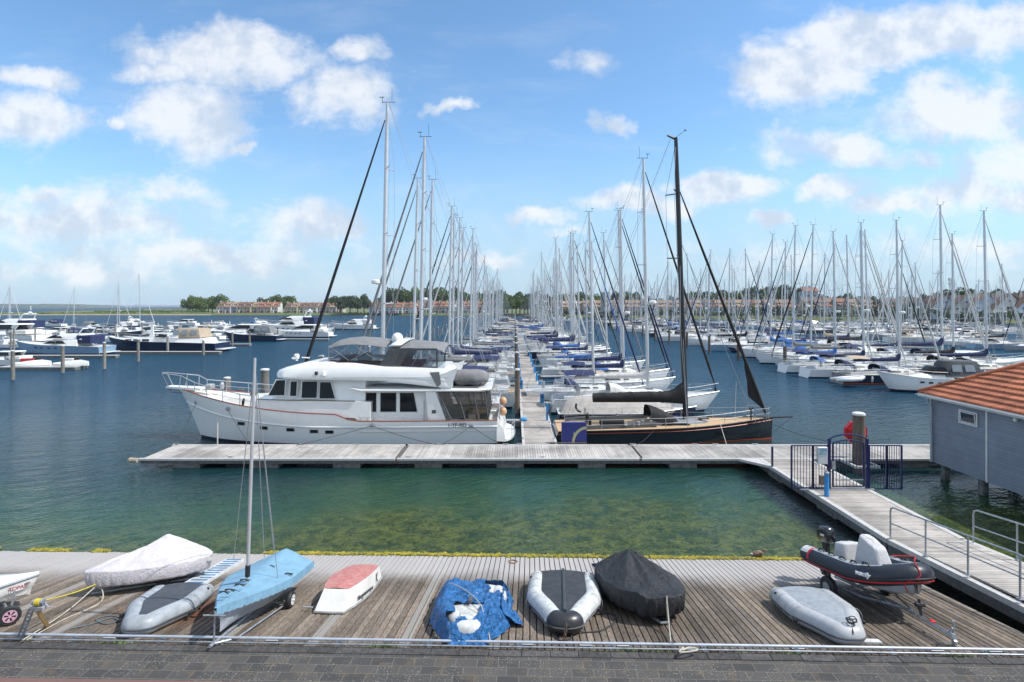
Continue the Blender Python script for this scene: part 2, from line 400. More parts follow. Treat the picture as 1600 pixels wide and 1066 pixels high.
o = mb.build('added_slipway_gap_block', mat('gap_block_dark', (0.03, 0.027, 0.024), 0.9), kind='structure'); o.rotation_euler.z = SROT  # dark solid added beneath the boards to block light through the gaps
# yellow weed along the waterline edge of the boards
mb = MB(); rr = random.Random(5)
for i in range(5200):
    uu = rr.uniform(-24, 11.2); den = noise.noise(Vector((uu * 0.35, 3.1, 0)))
    if uu < -8 and noise.noise(Vector((uu * 0.8, 7.7, 0))) < -0.05: continue
    v = 18.87 + rr.gauss(0, 0.05) + 0.05 * den; s = rr.uniform(0.015, 0.055)
    mb.m = Matrix.Translation((uu, v, 0.012 + s * 0.2)) @ Matrix.Rotation(rr.uniform(0, 6), 4, 'Z')
    mb.grid(lambda a, b: (s * 1.5 * math.cos(6.283*a)*math.sin(3.1416*b), s * math.sin(6.283*a)*math.sin(3.1416*b), -s*0.7*math.cos(3.1416*b)), 6, 4, True)
ALGAE = mat('yellow_weed', (0.33, 0.27, 0.025), 0.9, col2=(0.12, 0.12, 0.02), vs=3, bump=0.6, bs=60, bd=0.02, rndv=0.35)
o = mb.build('waterline_weed', ALGAE, kind='stuff', label='yellow green weed growing along the waterline edge of the slipway', cat='weed'); o.rotation_euler.z = SROT

def sett_mat():
    m = bpy.data.materials.new('stone_setts'); m.use_nodes = True; t = NT(m.node_tree); b = t.n['Principled BSDF']
    oc = t.new('ShaderNodeTexCoord').outputs['Object']
    x, y, z = t.sep(oc); oc2 = t.comb(x, y, 0.0)
    br = t.new('ShaderNodeTexBrick'); t.put(br.inputs['Vector'], t.vmath('ADD', oc2, t.vmath('MULTIPLY', t.noise(oc2, 1.1, 2, out=1), (0.05, 0.03, 0))))
    br.offset = 0.42
    for k, v in (('Scale', 1.0), ('Mortar Size', 0.009), ('Brick Width', 0.43), ('Row Height', 0.26), ('Mortar Smooth', 0.2), ('Bias', 0.0)): br.inputs[k].default_value = v
    br.inputs['Color1'].default_value = (0.040, 0.040, 0.042, 1); br.inputs['Color2'].default_value = (0.080, 0.075, 0.070, 1); br.inputs['Mortar'].default_value = (0.15, 0.135, 0.11, 1)
    c = br.outputs['Color']
    big = t.noise(oc2, 1.6, 3)
    c = t.mix(t.math('MULTIPLY', t.ramp(t.noise(oc2, 3.1, 3), 0.54, 0.68), 0.38), c, (0.15, 0.105, 0.055))
    sp = t.math('MULTIPLY', t.ramp(t.noise(oc2, 26, 4, 0.75), 0.57, 0.62), t.ramp(big, 0.40, 0.56))
    c = t.mix(t.math('MULTIPLY', sp, 0.8), c, (0.36, 0.34, 0.27))
    red = t.math('MULTIPLY', t.math('LESS_THAN', y, 10.86), t.math('LESS_THAN', x, -1.5))
    c = t.mix(t.math('MULTIPLY', red, 0.75), c, (0.20, 0.10, 0.085))
    fine = t.noise(oc2, 55, 3, 0.7)
    c = t.mix(t.ramp(fine, 0.35, 0.7, 0, 0.35), c, (0.12, 0.115, 0.11))
    t.put(b.inputs['Base Color'], c); b.inputs['Roughness'].default_value = 0.85; b.inputs['Specular IOR Level'].default_value = 0.25
    h = t.math('ADD', t.math('MULTIPLY', br.outputs['Fac'], -1.0), t.math('MULTIPLY', fine, 0.5))
    t.put(b.inputs['Normal'], t.bump(h, 0.6, 0.012)); return m
mb = MB(); mb.box(-40, 60, -12, 11.78, -2.5, 1.03)
o = mb.build('quay_pavement', sett_mat(), kind='structure'); o.rotation_euler.z = SROT
mb = MB(); uu = -26.0; rr = random.Random(9)
while uu < 60:
    L = rr.uniform(0.55, 0.75); mb.box(uu, uu + L - 0.008, 11.79, 12.0, 0.2, 1.045 + rr.uniform(-0.004, 0.004), rr.random(), ch=0.008); uu += L
o = mb.build('quay_kerb', mat('kerb_stone', (0.085, 0.08, 0.078), 0.85, var=0.3, vs=12, rndv=0.25, bump=0.3, bs=60), kind='structure'); o.rotation_euler.z = SROT
# moss and small weeds in the joint
mb = MB(); rr = random.Random(4)
for i in range(420):
    c = rr.choice([-8.9, -3.1, 1.9, 8.9, 2.6, 5.5]) + rr.gauss(0, 0.22); s = rr.uniform(0.02, 0.06)
    p = Vector((c, 12.01 + rr.gauss(0, 0.02), 1.035)); a = rr.uniform(0, 6.28)
    q = Vector((math.cos(a), math.sin(a), 0)) * s * 0.4; tip = p + Vector((math.cos(a + 1) * s * 0.6, math.sin(a + 1) * s * 0.6, s))
    mb.add([p - q, p + q, tip], [(0, 1, 2)])
o = mb.build('joint_weeds', mat('weed_green', (0.10, 0.16, 0.03), 0.8), kind='stuff', label='small green weeds growing in the joint between kerb and slipway'); o['category'] = 'weeds'; o.rotation_euler.z = SROT

# ---------------------------------------------------------------- floating pontoons
def cleat(parent, x, y, z, ang=0.0):
    m = MB(); m.m = Matrix.Translation((x, y, z)) @ Matrix.Rotation(ang, 4, 'Z')
    m.box(-0.05, -0.02, -0.02, 0.02, 0, 0.05); m.box(0.02, 0.05, -0.02, 0.02, 0, 0.05); m.tube([(-0.17, 0, 0.065), (-0.06, 0, 0.055), (0.06, 0, 0.055), (0.17, 0, 0.065)], 0.016, 6)
    m.box(-0.08, 0.08, -0.035, 0.035, -0.002, 0.008)
    return m.build('cleat', GALV, parent)
ZD = 0.5
pt = empty('floating_pontoon', (1.2, 30.5, 0), label='long floating pontoon of grey boards crossing in front of the white motor yacht', cat='pontoon')
def lx(v): return v - 1.2
mb = MB(); x = -19.0; rr = random.Random(11)
while x < 24.0:
    if not (abs(x + 6.05) < 0.09 or abs(x - 6.45) < 0.09 or abs(x + 13) < 0.03):
        mb.box(lx(x), lx(x + 0.118), -1.34, 1.34, ZD - 0.04, ZD + rr.uniform(-0.003, 0.003), rr.random())
    x += 0.134
mb.build('deck_boards', DECKY, pt)
for y0, y1, nm in ((-1.5, -1.345, 'front_beam'), (1.345, 1.5, 'back_beam')):
    for xa, xb in ((-19.2, -6.12), (-6.0, 6.36), (6.5, 24)):
        mb = MB(); mb.box(lx(xa), lx(xb), y0, y1, ZD - 0.10, ZD + 0.012, ch=0.012); mb.build('edge_beam', EDGE, pt)
mb = MB()
mb.box(lx(-19.1), lx(24), -1.46, -1.40, ZD - 0.26, ZD - 0.10); mb.box(lx(-19.1), lx(24), 1.40, 1.46, ZD - 0.26, ZD - 0.10); mb.box(lx(-19.1), lx(24), -1.40, 1.40, ZD - 0.14, ZD - 0.05)
mb.build('side_beam', FASC, pt)
for px in (290, 413, 541, 669, 797, 925, 1068, 1215, 1330, 1430):
    xc = (px - CX) * 29.1 / F
    mb = MB(); mb.box(lx(xc - 0.7), lx(xc + 0.7), -1.36, 1.36, -0.35, ZD - 0.262, ch=0.02); mb.build('float', CONC, pt)
for px in (272, 470, 685, 812, 1120): cleat(pt, lx((px - CX) * 31.7 / F), 1.42, ZD + 0.012)
for px in (556, 790, 989, 1087, 1181): cleat(pt, lx((px - CX) * 31.8 / F), 1.42, ZD + 0.012)
for px in (360, 638, 848): cleat(pt, lx((px - CX) * 29.3 / F), -1.25, ZD + 0.004)
mb = MB(); mb.tube([(lx(-19.2), -1.5, ZD - 0.08), (lx(-19.55), -1.45, ZD - 0.08)], 0.12, 10); mb.ell((lx(-19.6), -1.45, ZD - 0.08), (0.14, 0.14, 0.14)); mb.build('corner_fender', mat('fender_tan', (0.40, 0.33, 0.25), 0.7), pt)
mb = MB(); mb.tube([(lx(-16.6), 1.3, ZD), (lx(-16.6), 1.3, ZD + 1.25)], 0.035, 8); mb.build('marker_pole', EDGE, pt)

jt = empty('jetty', (1.43, 32, 0), label='long central jetty of grey boards running away between two rows of yachts', cat='jetty')
mb = MB(); y = 0.05
while y < 300:
    n = 0.14 if y < 60 else (0.3 if y < 120 else 1.0)
    mb.box(-0.84, 0.84, y, y + n - 0.016, ZD - 0.05, ZD + rr.uniform(-0.003, 0.003), rr.random()); y += n
mb.build('deck_boards', DECKX, jt)
for s in (-1, 1):
    mb = MB(); y = 0.02
    while y < 300:
        mb.box(s * 0.845, s * 1.0, y, y + 5.97, ZD - 0.12, ZD + 0.012, ch=0.012); y += 6.0
    mb.build('edge_beam', EDGE, jt)
mb = MB(); mb.box(-0.9, 0.9, 0.1, 300, ZD - 0.3, ZD - 0.06); mb.build('side_beam', FASC, jt)
for k in range(30):
    mb = MB(); mb.box(-0.85, 0.85, 3 + k * 10, 5 + k * 10, -0.3, ZD - 0.302); mb.build('float', CONC, jt)
for k in range(14):
    for s in (-1, 1): cleat(jt, s * 0.92, 1.4 + k * 4.6, ZD + 0.014, R(90))

# the short fingers between the berths
def finger(x0, x1, y, zf=0.38, w_=0.6):
    root = empty('finger_pier', ((x0 + x1) / 2, y, 0), group='finger piers between the berths of the central jetty', cat='finger pier')
    m = MB(); L = abs(x1 - x0) / 2; xx = -L
    while xx < L - 0.05:
        m.box(xx, xx + 0.09, -w_ / 2 + 0.05, w_ / 2 - 0.05, zf - 0.03, zf); xx += 0.12
    m.build('grating', EDGE, root)
    m = MB(); m.box(-L, L, -w_/2, -w_/2 + 0.05, zf - 0.12, zf + 0.01); m.box(-L, L, w_/2 - 0.05, w_/2, zf - 0.12, zf + 0.01); m.build('side_rail', GALV, root)
    m = MB(); m.box(L - 1.2 if x1 > 0 else -L, L if x1 > 0 else -L + 1.2, -w_/2, w_/2, -0.2, zf - 0.12); m.build('float', CONC, root)
    return root
fy = 37.3; k = 0
while fy < 110:
    f1 = finger(2.45, 10.0, fy); f1['label'] = 'narrow grated finger pier, number %d along the right side of the central jetty' % (k + 1)
    f2 = finger(-7.5, 0.41, fy + 2.2); f2['label'] = 'narrow grated finger pier, number %d along the left side of the central jetty' % (k + 1)
    fy += 9.4; k += 1

# gangway leading ashore
gw = empty('gangway', (13.75, 24, 0), label='wide boarded walkway joining the long pontoon to the quay behind the blue gate', cat='walkway')
def gz(y): return 0.5 if y > 19.0 else min(1.06, 0.5 + (19.0 - y) * 0.108)
GX0, GX1 = 12.42, 15.1
def gx0(y): return GX0
mb = MB(); y = 28.95
while y > 12.4:
    z0, z1 = gz(y), gz(y - 0.128); a = GX0 + 0.22; b = GX1 - 0.22
    dz = rr.uniform(-0.003, 0.003)
    if y > 28.2: a -= 0
    mb.add([(a-13.75, y-24, z0-0.05), (b-13.75, y-24, z0-0.05), (b-13.75, y-0.128-24, z1-0.05), (a-13.75, y-0.128-24, z1-0.05),
            (a-13.75, y-24, z0+dz), (b-13.75, y-24, z0+dz), (b-13.75, y-0.128-24, z1+dz), (a-13.75, y-0.128-24, z1+dz)],
           [(0,1,2,3),(7,6,5,4),(1,0,4,5),(2,1,5,6),(3,2,6,7),(0,3,7,4)], rr.random())
    y -= 0.142
mb.build('deck_boards', DECKX, gw)
for a, b in ((GX0 - 0.0, GX0 + 0.21), (GX1 - 0.21, GX1)):
    for ya, yb in ((28.95, 19.05), (18.95, 12.4)):
        mb = MB(); za, zb = gz(ya), gz(yb)
        mb.add([(a-13.75, ya-24, za-0.14), (b-13.75, ya-24, za-0.14), (b-13.75, yb-24, zb-0.14), (a-13.75, yb-24, zb-0.14),
                (a-13.75, ya-24, za+0.014), (b-13.75, ya-24, za+0.014), (b-13.75, yb-24, zb+0.014), (a-13.75, yb-24, zb+0.014)],
               [(0,1,2,3),(7,6,5,4),(1,0,4,5),(2,1,5,6),(3,2,6,7),(0,3,7,4)]); mb.build('edge_beam', EDGE, gw)
mb = MB()
for a, b in ((GX0 + 0.03, GX0 + 0.13), (GX1 - 0.13, GX1 - 0.03)):
    for ya, yb in ((28.95, 19.05), (18.95, 12.4)):
        za, zb = gz(ya), gz(yb)
        mb.add([(a-13.75, ya-24, za-0.42), (b-13.75, ya-24, za-0.42), (b-13.75, yb-24, zb-0.42), (a-13.75, yb-24, zb-0.42),
                (a-13.75, ya-24, za-0.142), (b-13.75, ya-24, za-0.142), (b-13.75, yb-24, zb-0.142), (a-13.75, yb-24, zb-0.142)],
               [(0,1,2,3),(7,6,5,4),(1,0,4,5),(2,1,5,6),(3,2,6,7),(0,3,7,4)])
mb.build('side_beam', FASC, gw)
for yc in (27.3, 22.8, 19.8):
    mb = MB(); mb.box(GX0 + 0.05 - 13.75, GX1 - 0.05 - 13.75, yc - 24 - 0.7, yc - 24 + 0.7, -0.35, 0.07, ch=0.02); mb.build('float', CONC, gw)
# corner plate filling the angle between pontoon and walkway
mb = MB(); zt = ZD + 0.006
mb.slab([(GX0 - 1.0 - 13.75, 28.99 - 24, zt), (GX0 - 13.75, 27.7 - 24, zt), (GX0 - 13.75, 28.99 - 24, zt)], -0.12); mb.build('corner_plate', EDGE, gw)
def handrail(x, y0, y1, name_label):
    r_ = empty('handrail', (x, (y0 + y1) / 2, gz((y0 + y1) / 2)), label=name_label, cat='handrail', group='steel handrails beside the walkway')
    o = Vector(r_.location); m = MB(); H = 1.1
    def q(y, h): return Vector((x, y, gz(y) + h)) - o
    ys = [y0]
    while ys[-1] - 1.62 > y1 + 0.5: ys.append(ys[-1] - 1.62)
    m2 = MB()
    for y in ys[1:] + [y1]:
        m = MB(); m.tube([q(y, 0.0), q(y, H)], 0.026, 8); m.box(q(y,0).x-0.06, q(y,0).x+0.06, q(y,0).y-0.06, q(y,0).y+0.06, q(y,0).z, q(y,0).z+0.02); m.build('post', GALV, r_, smooth=True, angle=40)
    m = MB(); m.tube([q(y0, 0), q(y0, H - 0.16), q(y0 - 0.03, H - 0.05), q(y0 - 0.14, H)] + [q(y0 + (y1 - y0) * k / 8 - 0.14 * (1 - k / 8), H) for k in range(1, 9)], 0.027, 8); m.build('top_rail', GALV, r_, smooth=True, angle=40)
    m = MB(); m.tube([q(y0 + (y1 - y0) * k / 8, 0.56) for k in range(9)], 0.022, 8); m.build('middle_rail', GALV, r_, smooth=True, angle=40)
handrail(GX0 + 0.1, 18.95, 12.6, 'steel two-bar handrail on the slipway side of the walkway')
handrail(GX1 - 0.1, 18.6, 12.6, 'steel two-bar handrail on the building side of the walkway')

# gate
gt = empty('security_gate', (14.1, 24.2, ZD), label='blue railing gate with arched middle across the walkway', cat='gate')
def bars(x0, x1, z0, z1f, n, name, fr=0.03, extra=()):
    root = MB(); z1a, z1b = z1f(x0), z1f(x1)
    root.box(x0 - fr, x0 + fr, -fr, fr, z0, z1a); root.box(x1 - fr, x1 + fr, -fr, fr, z0, z1b)
    root.tube([(x0 + (x1 - x0) * k / 8, 0, z1f(x0 + (x1 - x0) * k / 8)) for k in range(9)], fr, 6)
    root.box(x0, x1, -fr * .8, fr * .8, z0, z0 + 0.045)
    f = root.build(name, GATEB, gt)
    m = MB()
    for k in range(1, n):
        xx = x0 + (x1 - x0) * k / n; m.box(xx - 0.009, xx + 0.009, -0.009, 0.009, z0 + 0.04, z1f(xx))
    m.build('bars', GATEB, f)
    return f
flat = lambda x: 1.86
bars(-2.32, -1.42, 0.04, flat, 7, 'side_panel'); bars(-1.40, -0.78, 0.04, flat, 5, 'side_panel')
bars(0.98, 1.72, 0.0, flat, 6, 'side_panel'); bars(1.74, 2.36, 0.0, flat, 6, 'side_panel')
arch = lambda x: 2.16 - 0.16 * ((x - 0.08) / 0.62) ** 2 * 1.0
bars(-0.56, 0.74, 0.10, lambda x: 2.10 - 0.14 * ((x - 0.09) / 0.65) ** 2, 9, 'gate_leaf')
m = MB(); m.tube([(-0.72 + 1.6 * k / 10, 0.0, 2.34 - 0.20 * ((-0.72 + 1.6 * k / 10 - 0.08) / 0.8) ** 2) for k in range(11)], 0.032, 8); m.build('arch', GATEB, gt)
for xx in (-0.72, 0.88):
    m = MB(); m.box(xx - 0.05, xx + 0.05, -0.05, 0.05, 0.01, 2.15); m.build('gate_post', GATEB, gt)
for xx in (-1.41, 1.73):
    m = MB(); m.tube([(xx - 0.22, -0.1, -0.0), (xx, 0, 0.25), (xx + 0.22, -0.1, 0.0)], 0.022, 6); m.build('foot', GATEB, gt)
m = MB(); m.box(-1.28, -0.86, -0.16, -0.05, 1.1, 1.82, ch=0.02); nb = m.build('notice_box', mat('enamel_pale', (0.62, 0.64, 0.64), 0.4), gt)
m = MB(); m.box(-1.24, -0.9, -0.168, -0.162, 1.5, 1.78); m.build('notice_picture', mat('notice_picture', (0.10, 0.26, 0.36), 0.3, col2=(0.5, 0.6, 0.65), vs=6), nb)
m = MB(); m.box(-1.18, -0.8, -0.16, -0.05, 0.22, 0.62, ch=0.015); m.build('letter_box', mat('box_brown', (0.14, 0.12, 0.10), 0.5), gt)
m = MB(); m.box(-0.62, -0.48, -0.07, 0.0, 0.85, 1.2); m.box(0.78, 0.84, -0.06, 0.06, 0.95, 1.05); m.build('lock', GALV, gt)
m = MB(); m.box(-0.5, 0.7, -0.08, -0.05, 0.40, 0.44); m.build('push_bar', GALV, gt)
m = MB(); m.box(-2.0, 1.15, -0.16, -0.02, 0.004, 0.035); m.build('threshold', GALV, gt)

def pedestal(x, y, z, label, h=1.05, r=0.09, slope=True):
    root = empty('service_pedestal', (x, y, z), label=label, cat='pedestal', group='blue service pedestals')
    m = MB(); m.lathe([(r * 1.1, 0), (r * 1.1, 0.03), (r, 0.05), (r, h * 0.86)], 12); m.build('body', PEDB, root, smooth=True, angle=40)
    m = MB(); m.lathe([(r * 0.8, h * 0.86), (r * 1.15, h * 0.87), (r * 1.15, h * 0.93), (r * 0.6, h * 0.95), (r * 0.5, h)], 12); m.build('tap_head', GALV, root, smooth=True, angle=40)
    return root
pedestal(12.78, 23.3, ZD + 0.015, 'blue round post with grey top in front of the gate')
m = MB(); m.box(-0.04, 0.04, -0.04, 0.04, 0, 0.95); m.box(-0.06, 0.06, -0.06, 0.06, 0, 0.012)
m.build('marker_post', GATEB, None, label='thin dark blue post at the corner of the walkway and pontoon', cat='post').location = (12.5, 27.6, ZD + 0.016)

# pedestals and lockers down the jetty
for k, (px, py) in enumerate(((816, 608), (850, 629), (858, 657))):
    d = (CZ - ZD) * F / (py - CY)
    root = empty('power_locker', (0.62 if px < 830 else 2.22, d, ZD + 0.014), label=['blue power locker on the left edge of the central jetty', 'square blue power locker on the right edge of the central jetty', 'tall blue power post nearest the pontoon on the jetty edge'][k], cat='power locker', group='blue power lockers')
    m = MB(); wv = 0.16 if k < 2 else 0.075
    m.box(-wv, wv, -0.09, 0.09, 0, [0.85, 0.7, 1.15][k], ch=0.02); m.build('body', PEDB, root)
    m = MB(); m.box(-wv * 0.6, wv * 0.6, -0.1, -0.092, 0.35, 0.6); m.build('socket_panel', DGREYC, root)
kk = 0
for y in [52 + 6.8 * i for i in range(28)]:
    for s in (-1, 1):
        kk += 1
        pd = pedestal(1.43 + s * 0.85, y + (0 if s > 0 else 3.2), ZD + 0.016, 'blue service pedestal on the %s edge of the central jetty, number %d from the pontoon' % ('right' if s > 0 else 'left', kk // 2 + 1), h=1.0, r=0.10)
m = MB(); m.lathe([(0.1, 0), (0.24, 0.04), (0.25, 0.12), (0.16, 0.2), (0.02, 0.22)], 12)
m.build('mooring_bollard', PEDB, None, True, 40, label='low blue rounded hose drum on the left edge of the central jetty', cat='hose drum').location = (0.62, 38.6, ZD + 0.014)

# blue cabinet with a golden arc
sg = empty('harbour_sign', (3.38, 32.35, ZD), label='blue square board with pale golden arc at the foot of the jetty', cat='sign')
m = MB(); m.box(-0.71, 0.71, -0.12, 0.12, 0.02, 1.18, ch=0.015); m.build('board', SIGNB, sg)
m = MB(); c = (0.71, 0.02); n = 14
for k in range(n):
    a0 = R(90 + 90 * k / n); a1 = R(90 + 90 * (k + 1) / n)
    q = [(c[0] + r_ * math.cos(a), -0.128, c[1] + r_ * 1.13 * math.sin(a)) for r_, a in ((0.70, a0), (0.70, a1), (0.84, a1), (0.84, a0))]
    q = [(min(p[0], 0.70), p[1], min(p[2], 1.10)) for p in q]; m.add(q, [(3, 2, 1, 0)])
m.build('golden_arc', GOLD, sg)
m = MB()
m.box(-0.03, 0.0, -0.126, -0.122, 0.46, 0.66); m.box(-0.03, 0.04, -0.1265, -0.1225, 0.56, 0.58); m.build('emblem', GOLD, sg)
m = MB(); m.box(-1.4, 0.7, -0.24, -0.13, 0.012, 0.07); m.build('foot_plate', FASC, sg)

# ---------------------------------------------------------------- piles
def pile(x, y, top, r=0.18, label='', cap=True, m_=None, group='wooden mooring piles', kids=True):
    root = empty('mooring_pile', (x, y, 0), label=label, cat='mooring pile', group=group)
    m = MB(); m.lathe([(r, -1.5), (r * 1.02, 0.3), (r * 0.96, top * 0.7), (r * 0.93, top - 0.1)], 10); m.build('post', m_ or PILEG, root, smooth=True, angle=50)
    if cap:
        m = MB(); m.lathe([(r * 0.98, top - 0.1), (r * 1.02, top - 0.09), (r * 1.02, top), (r * 0.7, top + 0.05)], 10); m.build('cap', CAPW, root, smooth=True, angle=40)
    return root
pile(17.15, 28.35, 2.95, 0.29, 'thick dark wooden pile with white cap behind the gate', m_=PILE)
fr = empty('pile_bracket', (17.15, 28.35, 0.4), label='galvanised bracket frame holding the thick pile to the pontoon', cat='bracket')
for s in (-1, 1):
    m = MB(); m.box(s * 0.55 - 0.06, s * 0.55 + 0.06, -0.75, 0.8, 0, 0.12); m.build('arm', EDGE, fr)
m = MB(); m.box(-0.49, 0.49, -0.75, -0.6, 0, 0.1); m.box(-0.49, 0.49, 0.38, 0.5, 0, 0.1); m.build('crossbar', EDGE, fr)
lb = empty('lifebuoy_cabinet', (17.55, 29.3, ZD + 0.01), label='red octagonal lifebuoy cabinet behind the thick pile', cat='lifebuoy cabinet')
m = MB(); oct_ = [(0.58 * math.cos(R(22.5 + 45 * k)), 0.60 * math.sin(R(22.5 + 45 * k))) for k in range(8)]
m.loft([[(a, y, b + 1.28) for a, b in oct_] for y in (-0.12, 0.10)] , True, True, True)
m.loft([[(a * 0.9, -0.121, b * 0.9 + 1.28) for a, b in oct_], [(a * 0.62, -0.2, b * 0.62 + 1.28) for a, b in oct_]], True, False, True); m.build('casing', REDP, lb)
m = MB(); m.box(-0.05, 0.05, -0.04, 0.04, 0, 0.7); m.build('stand', GALV, lb)
pn = 0
for (px, pyt, d, tall) in ((355, 590, 44.5, None), (414, 577, 44.5, None), (502, 556, 53, None), (398, 600, 52, None)):
    pn += 1; q = P(px, pyt, d)
    pile(q.x, q.y, q.z, 0.34 if px == 414 else 0.26, ['square capped pile seen over the bow rail of the white motor yacht', 'stout tapering pile seen beside the wheelhouse of the white motor yacht', 'white capped pile beyond the flybridge of the white motor yacht', 'short pile seen behind the foredeck of the white motor yacht'][pn - 1])
for k in range(22):
    y = 62 + 9.2 * k
    pile(-20.6 + 0.1 * math.sin(k), y, 2.6, 0.17, 'grey mooring pile off the bows of the left yacht row, number %d going away' % (k + 1), cap=(k % 2 == 0))
for k in range(20):
    y = 44 + 15 * k
    pile(0.22, y, 3.5 if k else 3.4, 0.20, 'dark brown pile on the left edge of the central jetty, number %d from the pontoon' % (k + 1), m_=PILE)
for k in range(16):
    y = 74.5 + 13.0 * k
    pile(34.4 + (1.0 if k == 0 else 0), y, 3.1, 0.24, 'tall grey pile in front of the sterns across the right fairway, number %d going away' % (k + 1), m_=PILE, cap=False)
lp = [(20, 548, 64), (98, 540, 70.5), (163, 535, 75), (216, 530, 85), (262, 525, 99), (310, 521, 104), (363, 519, 117), (390, 517, 126), (413, 515, 134), (434, 513, 145), (469, 510, 158), (318, 531, 96),
      (105, 512, 118), (150, 509, 124), (17, 518, 100), (22, 512, 108), (55, 512, 125), (180, 505, 150), (205, 504, 160), (222, 503, 150), (512, 503, 178), (522, 502, 188), (536, 501, 197), (546, 500, 210), (556, 499, 220), (568, 499, 232), (578, 498, 245)]
for k, (px, pyt, d) in enumerate(lp):
    q = P(px, pyt, d); pile(q.x, d, max(q.z, 2.2), 0.2 if k < 12 else 0.16, 'mooring pile in the left basin standing %s, number %d' % ('out in the open water' if k < 12 else 'among the far motor boats', k + 1), cap=k < 7, m_=PILEG)

# ---------------------------------------------------------------- boathouse on stilts
bh = empty('boathouse', (23.8, 18.0, 0), label='grey blue clapboard building with orange tiled hip roof standing over the water', cat='building')
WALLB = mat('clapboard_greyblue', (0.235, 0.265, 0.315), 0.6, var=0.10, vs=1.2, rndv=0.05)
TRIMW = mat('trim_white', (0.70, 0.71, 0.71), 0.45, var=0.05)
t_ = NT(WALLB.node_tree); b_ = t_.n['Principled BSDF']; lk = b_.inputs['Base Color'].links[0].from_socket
oz_ = t_.sep(t_.new('ShaderNodeTexCoord').outputs['Object'])[2]; lap_shade = t_.math('LESS_THAN', t_.math('FRACT', t_.math('DIVIDE', t_.math('SUBTRACT', oz_, 0.72), 3.23 / 24)), 0.12)  # dark stripe at each board lap, its shadow line painted into the colour
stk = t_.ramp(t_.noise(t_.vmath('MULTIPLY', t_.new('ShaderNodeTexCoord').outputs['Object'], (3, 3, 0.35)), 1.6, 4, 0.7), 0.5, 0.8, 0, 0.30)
t_.put(b_.inputs['Base Color'], t_.mix(t_.math('MULTIPLY', lap_shade, 0.45), t_.mix(stk, lk, (0.17, 0.18, 0.185)), (0.09, 0.10, 0.115)))
BX0, BX1, BY0, BY1, BZ0, BZ1 = 20.35, 27.3, 4.0, 27.8, 0.72, 3.95
def bo(x, y, z): return (x - 23.8, y - 18.0, z)
def clap(p0, p1, outn):
    m = MB(); n = 24; hh = (BZ1 - BZ0) / n
    for k in range(n):
        z0 = BZ0 + k * hh; z1 = z0 + hh
        a0 = Vector(p0) + Vector(outn) * 0.034; b0 = Vector(p1) + Vector(outn) * 0.034; a1 = Vector(p0); b1 = Vector(p1)
        m.add([(a0.x, a0.y, z0), (b0.x, b0.y, z0), (b1.x, b1.y, z1), (a1.x, a1.y, z1), (a1.x, a1.y, z0), (b1.x, b1.y, z0)], [(0, 1, 2, 3), (4, 5, 1, 0)], random.random())
    return m
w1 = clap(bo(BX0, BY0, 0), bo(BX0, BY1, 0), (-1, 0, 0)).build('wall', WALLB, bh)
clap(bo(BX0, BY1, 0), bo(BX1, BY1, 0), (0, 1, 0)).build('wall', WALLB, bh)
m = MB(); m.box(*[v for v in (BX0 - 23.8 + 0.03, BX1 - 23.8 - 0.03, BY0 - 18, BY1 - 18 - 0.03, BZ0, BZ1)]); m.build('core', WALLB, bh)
m = MB(); m.box(BX0 - 23.8 - 0.06, BX0 - 23.8 - 0.036, 9.72, 9.80, BZ0 - 0.02, BZ1 + 0.05)
m.box(BX0 - 23.8 - 0.05, BX0 - 23.8 + 0.06, 6.45, 6.53, BZ0 - 0.02, BZ1); m.box(BX0 - 23.8 - 0.05, BX0 - 23.8 + 0.06, 0.45, 0.53, BZ0 - 0.02, BZ1); m.build('corner_trim', TRIMW, bh)
m = MB(); m.tube([bo(20.05, 27.75, 3.93), bo(20.12, 27.72, 3.62), bo(20.2, 27.6, 3.45), bo(20.24, 27.6, 0.75)], 0.055, 8); m.build('downspout', mat('zinc_pipe', (0.36, 0.44, 0.52), 0.4, metal=0.3), bh, smooth=True, angle=50)
wn = MB(); yv, zv = 25.47 - 18, 3.28; xx = BX0 - 23.8
for (a0, a1, b0, b1) in ((-0.52, 0.52, -0.31, -0.25), (-0.52, 0.52, 0.25, 0.31), (-0.52, -0.46, -0.25, 0.25), (0.46, 0.52, -0.25, 0.25)): wn.box(xx - 0.075, xx - 0.036, yv + a0, yv + a1, zv + b0, zv + b1)
wf = wn.build('window', TRIMW, bh)
m = MB(); m.box(xx - 0.045, xx - 0.038, yv - 0.46, yv + 0.46, zv - 0.25, zv + 0.25); m.build('glass', mat('window_blue_glass', (0.03, 0.06, 0.09), 0.05, var=0), wf)
m = MB()
for q in (((-0.40, -0.22), (0.40, -0.22)), ((0.40, -0.22), (0.40, 0.22)), ((0.40, 0.22), (-0.40, 0.22)), ((-0.40, 0.22), (-0.40, -0.22))):
    (a, b), (c, e) = q; off = lambda zz: -0.05 - 0.12 * (0.22 + zz)
    m.tube([(xx + off(b) , yv + a, zv + b), (xx + off(e), yv + c, zv + e)], 0.024, 4)
m.build('sash', TRIMW, wf)
m = MB(); m.box(xx - 0.16, xx - 0.036, 23.0 - 18 - 0.07, 23.0 - 18 + 0.07, 3.62, 3.78, ch=0.02); m.build('wall_lamp', TRIMW, bh)
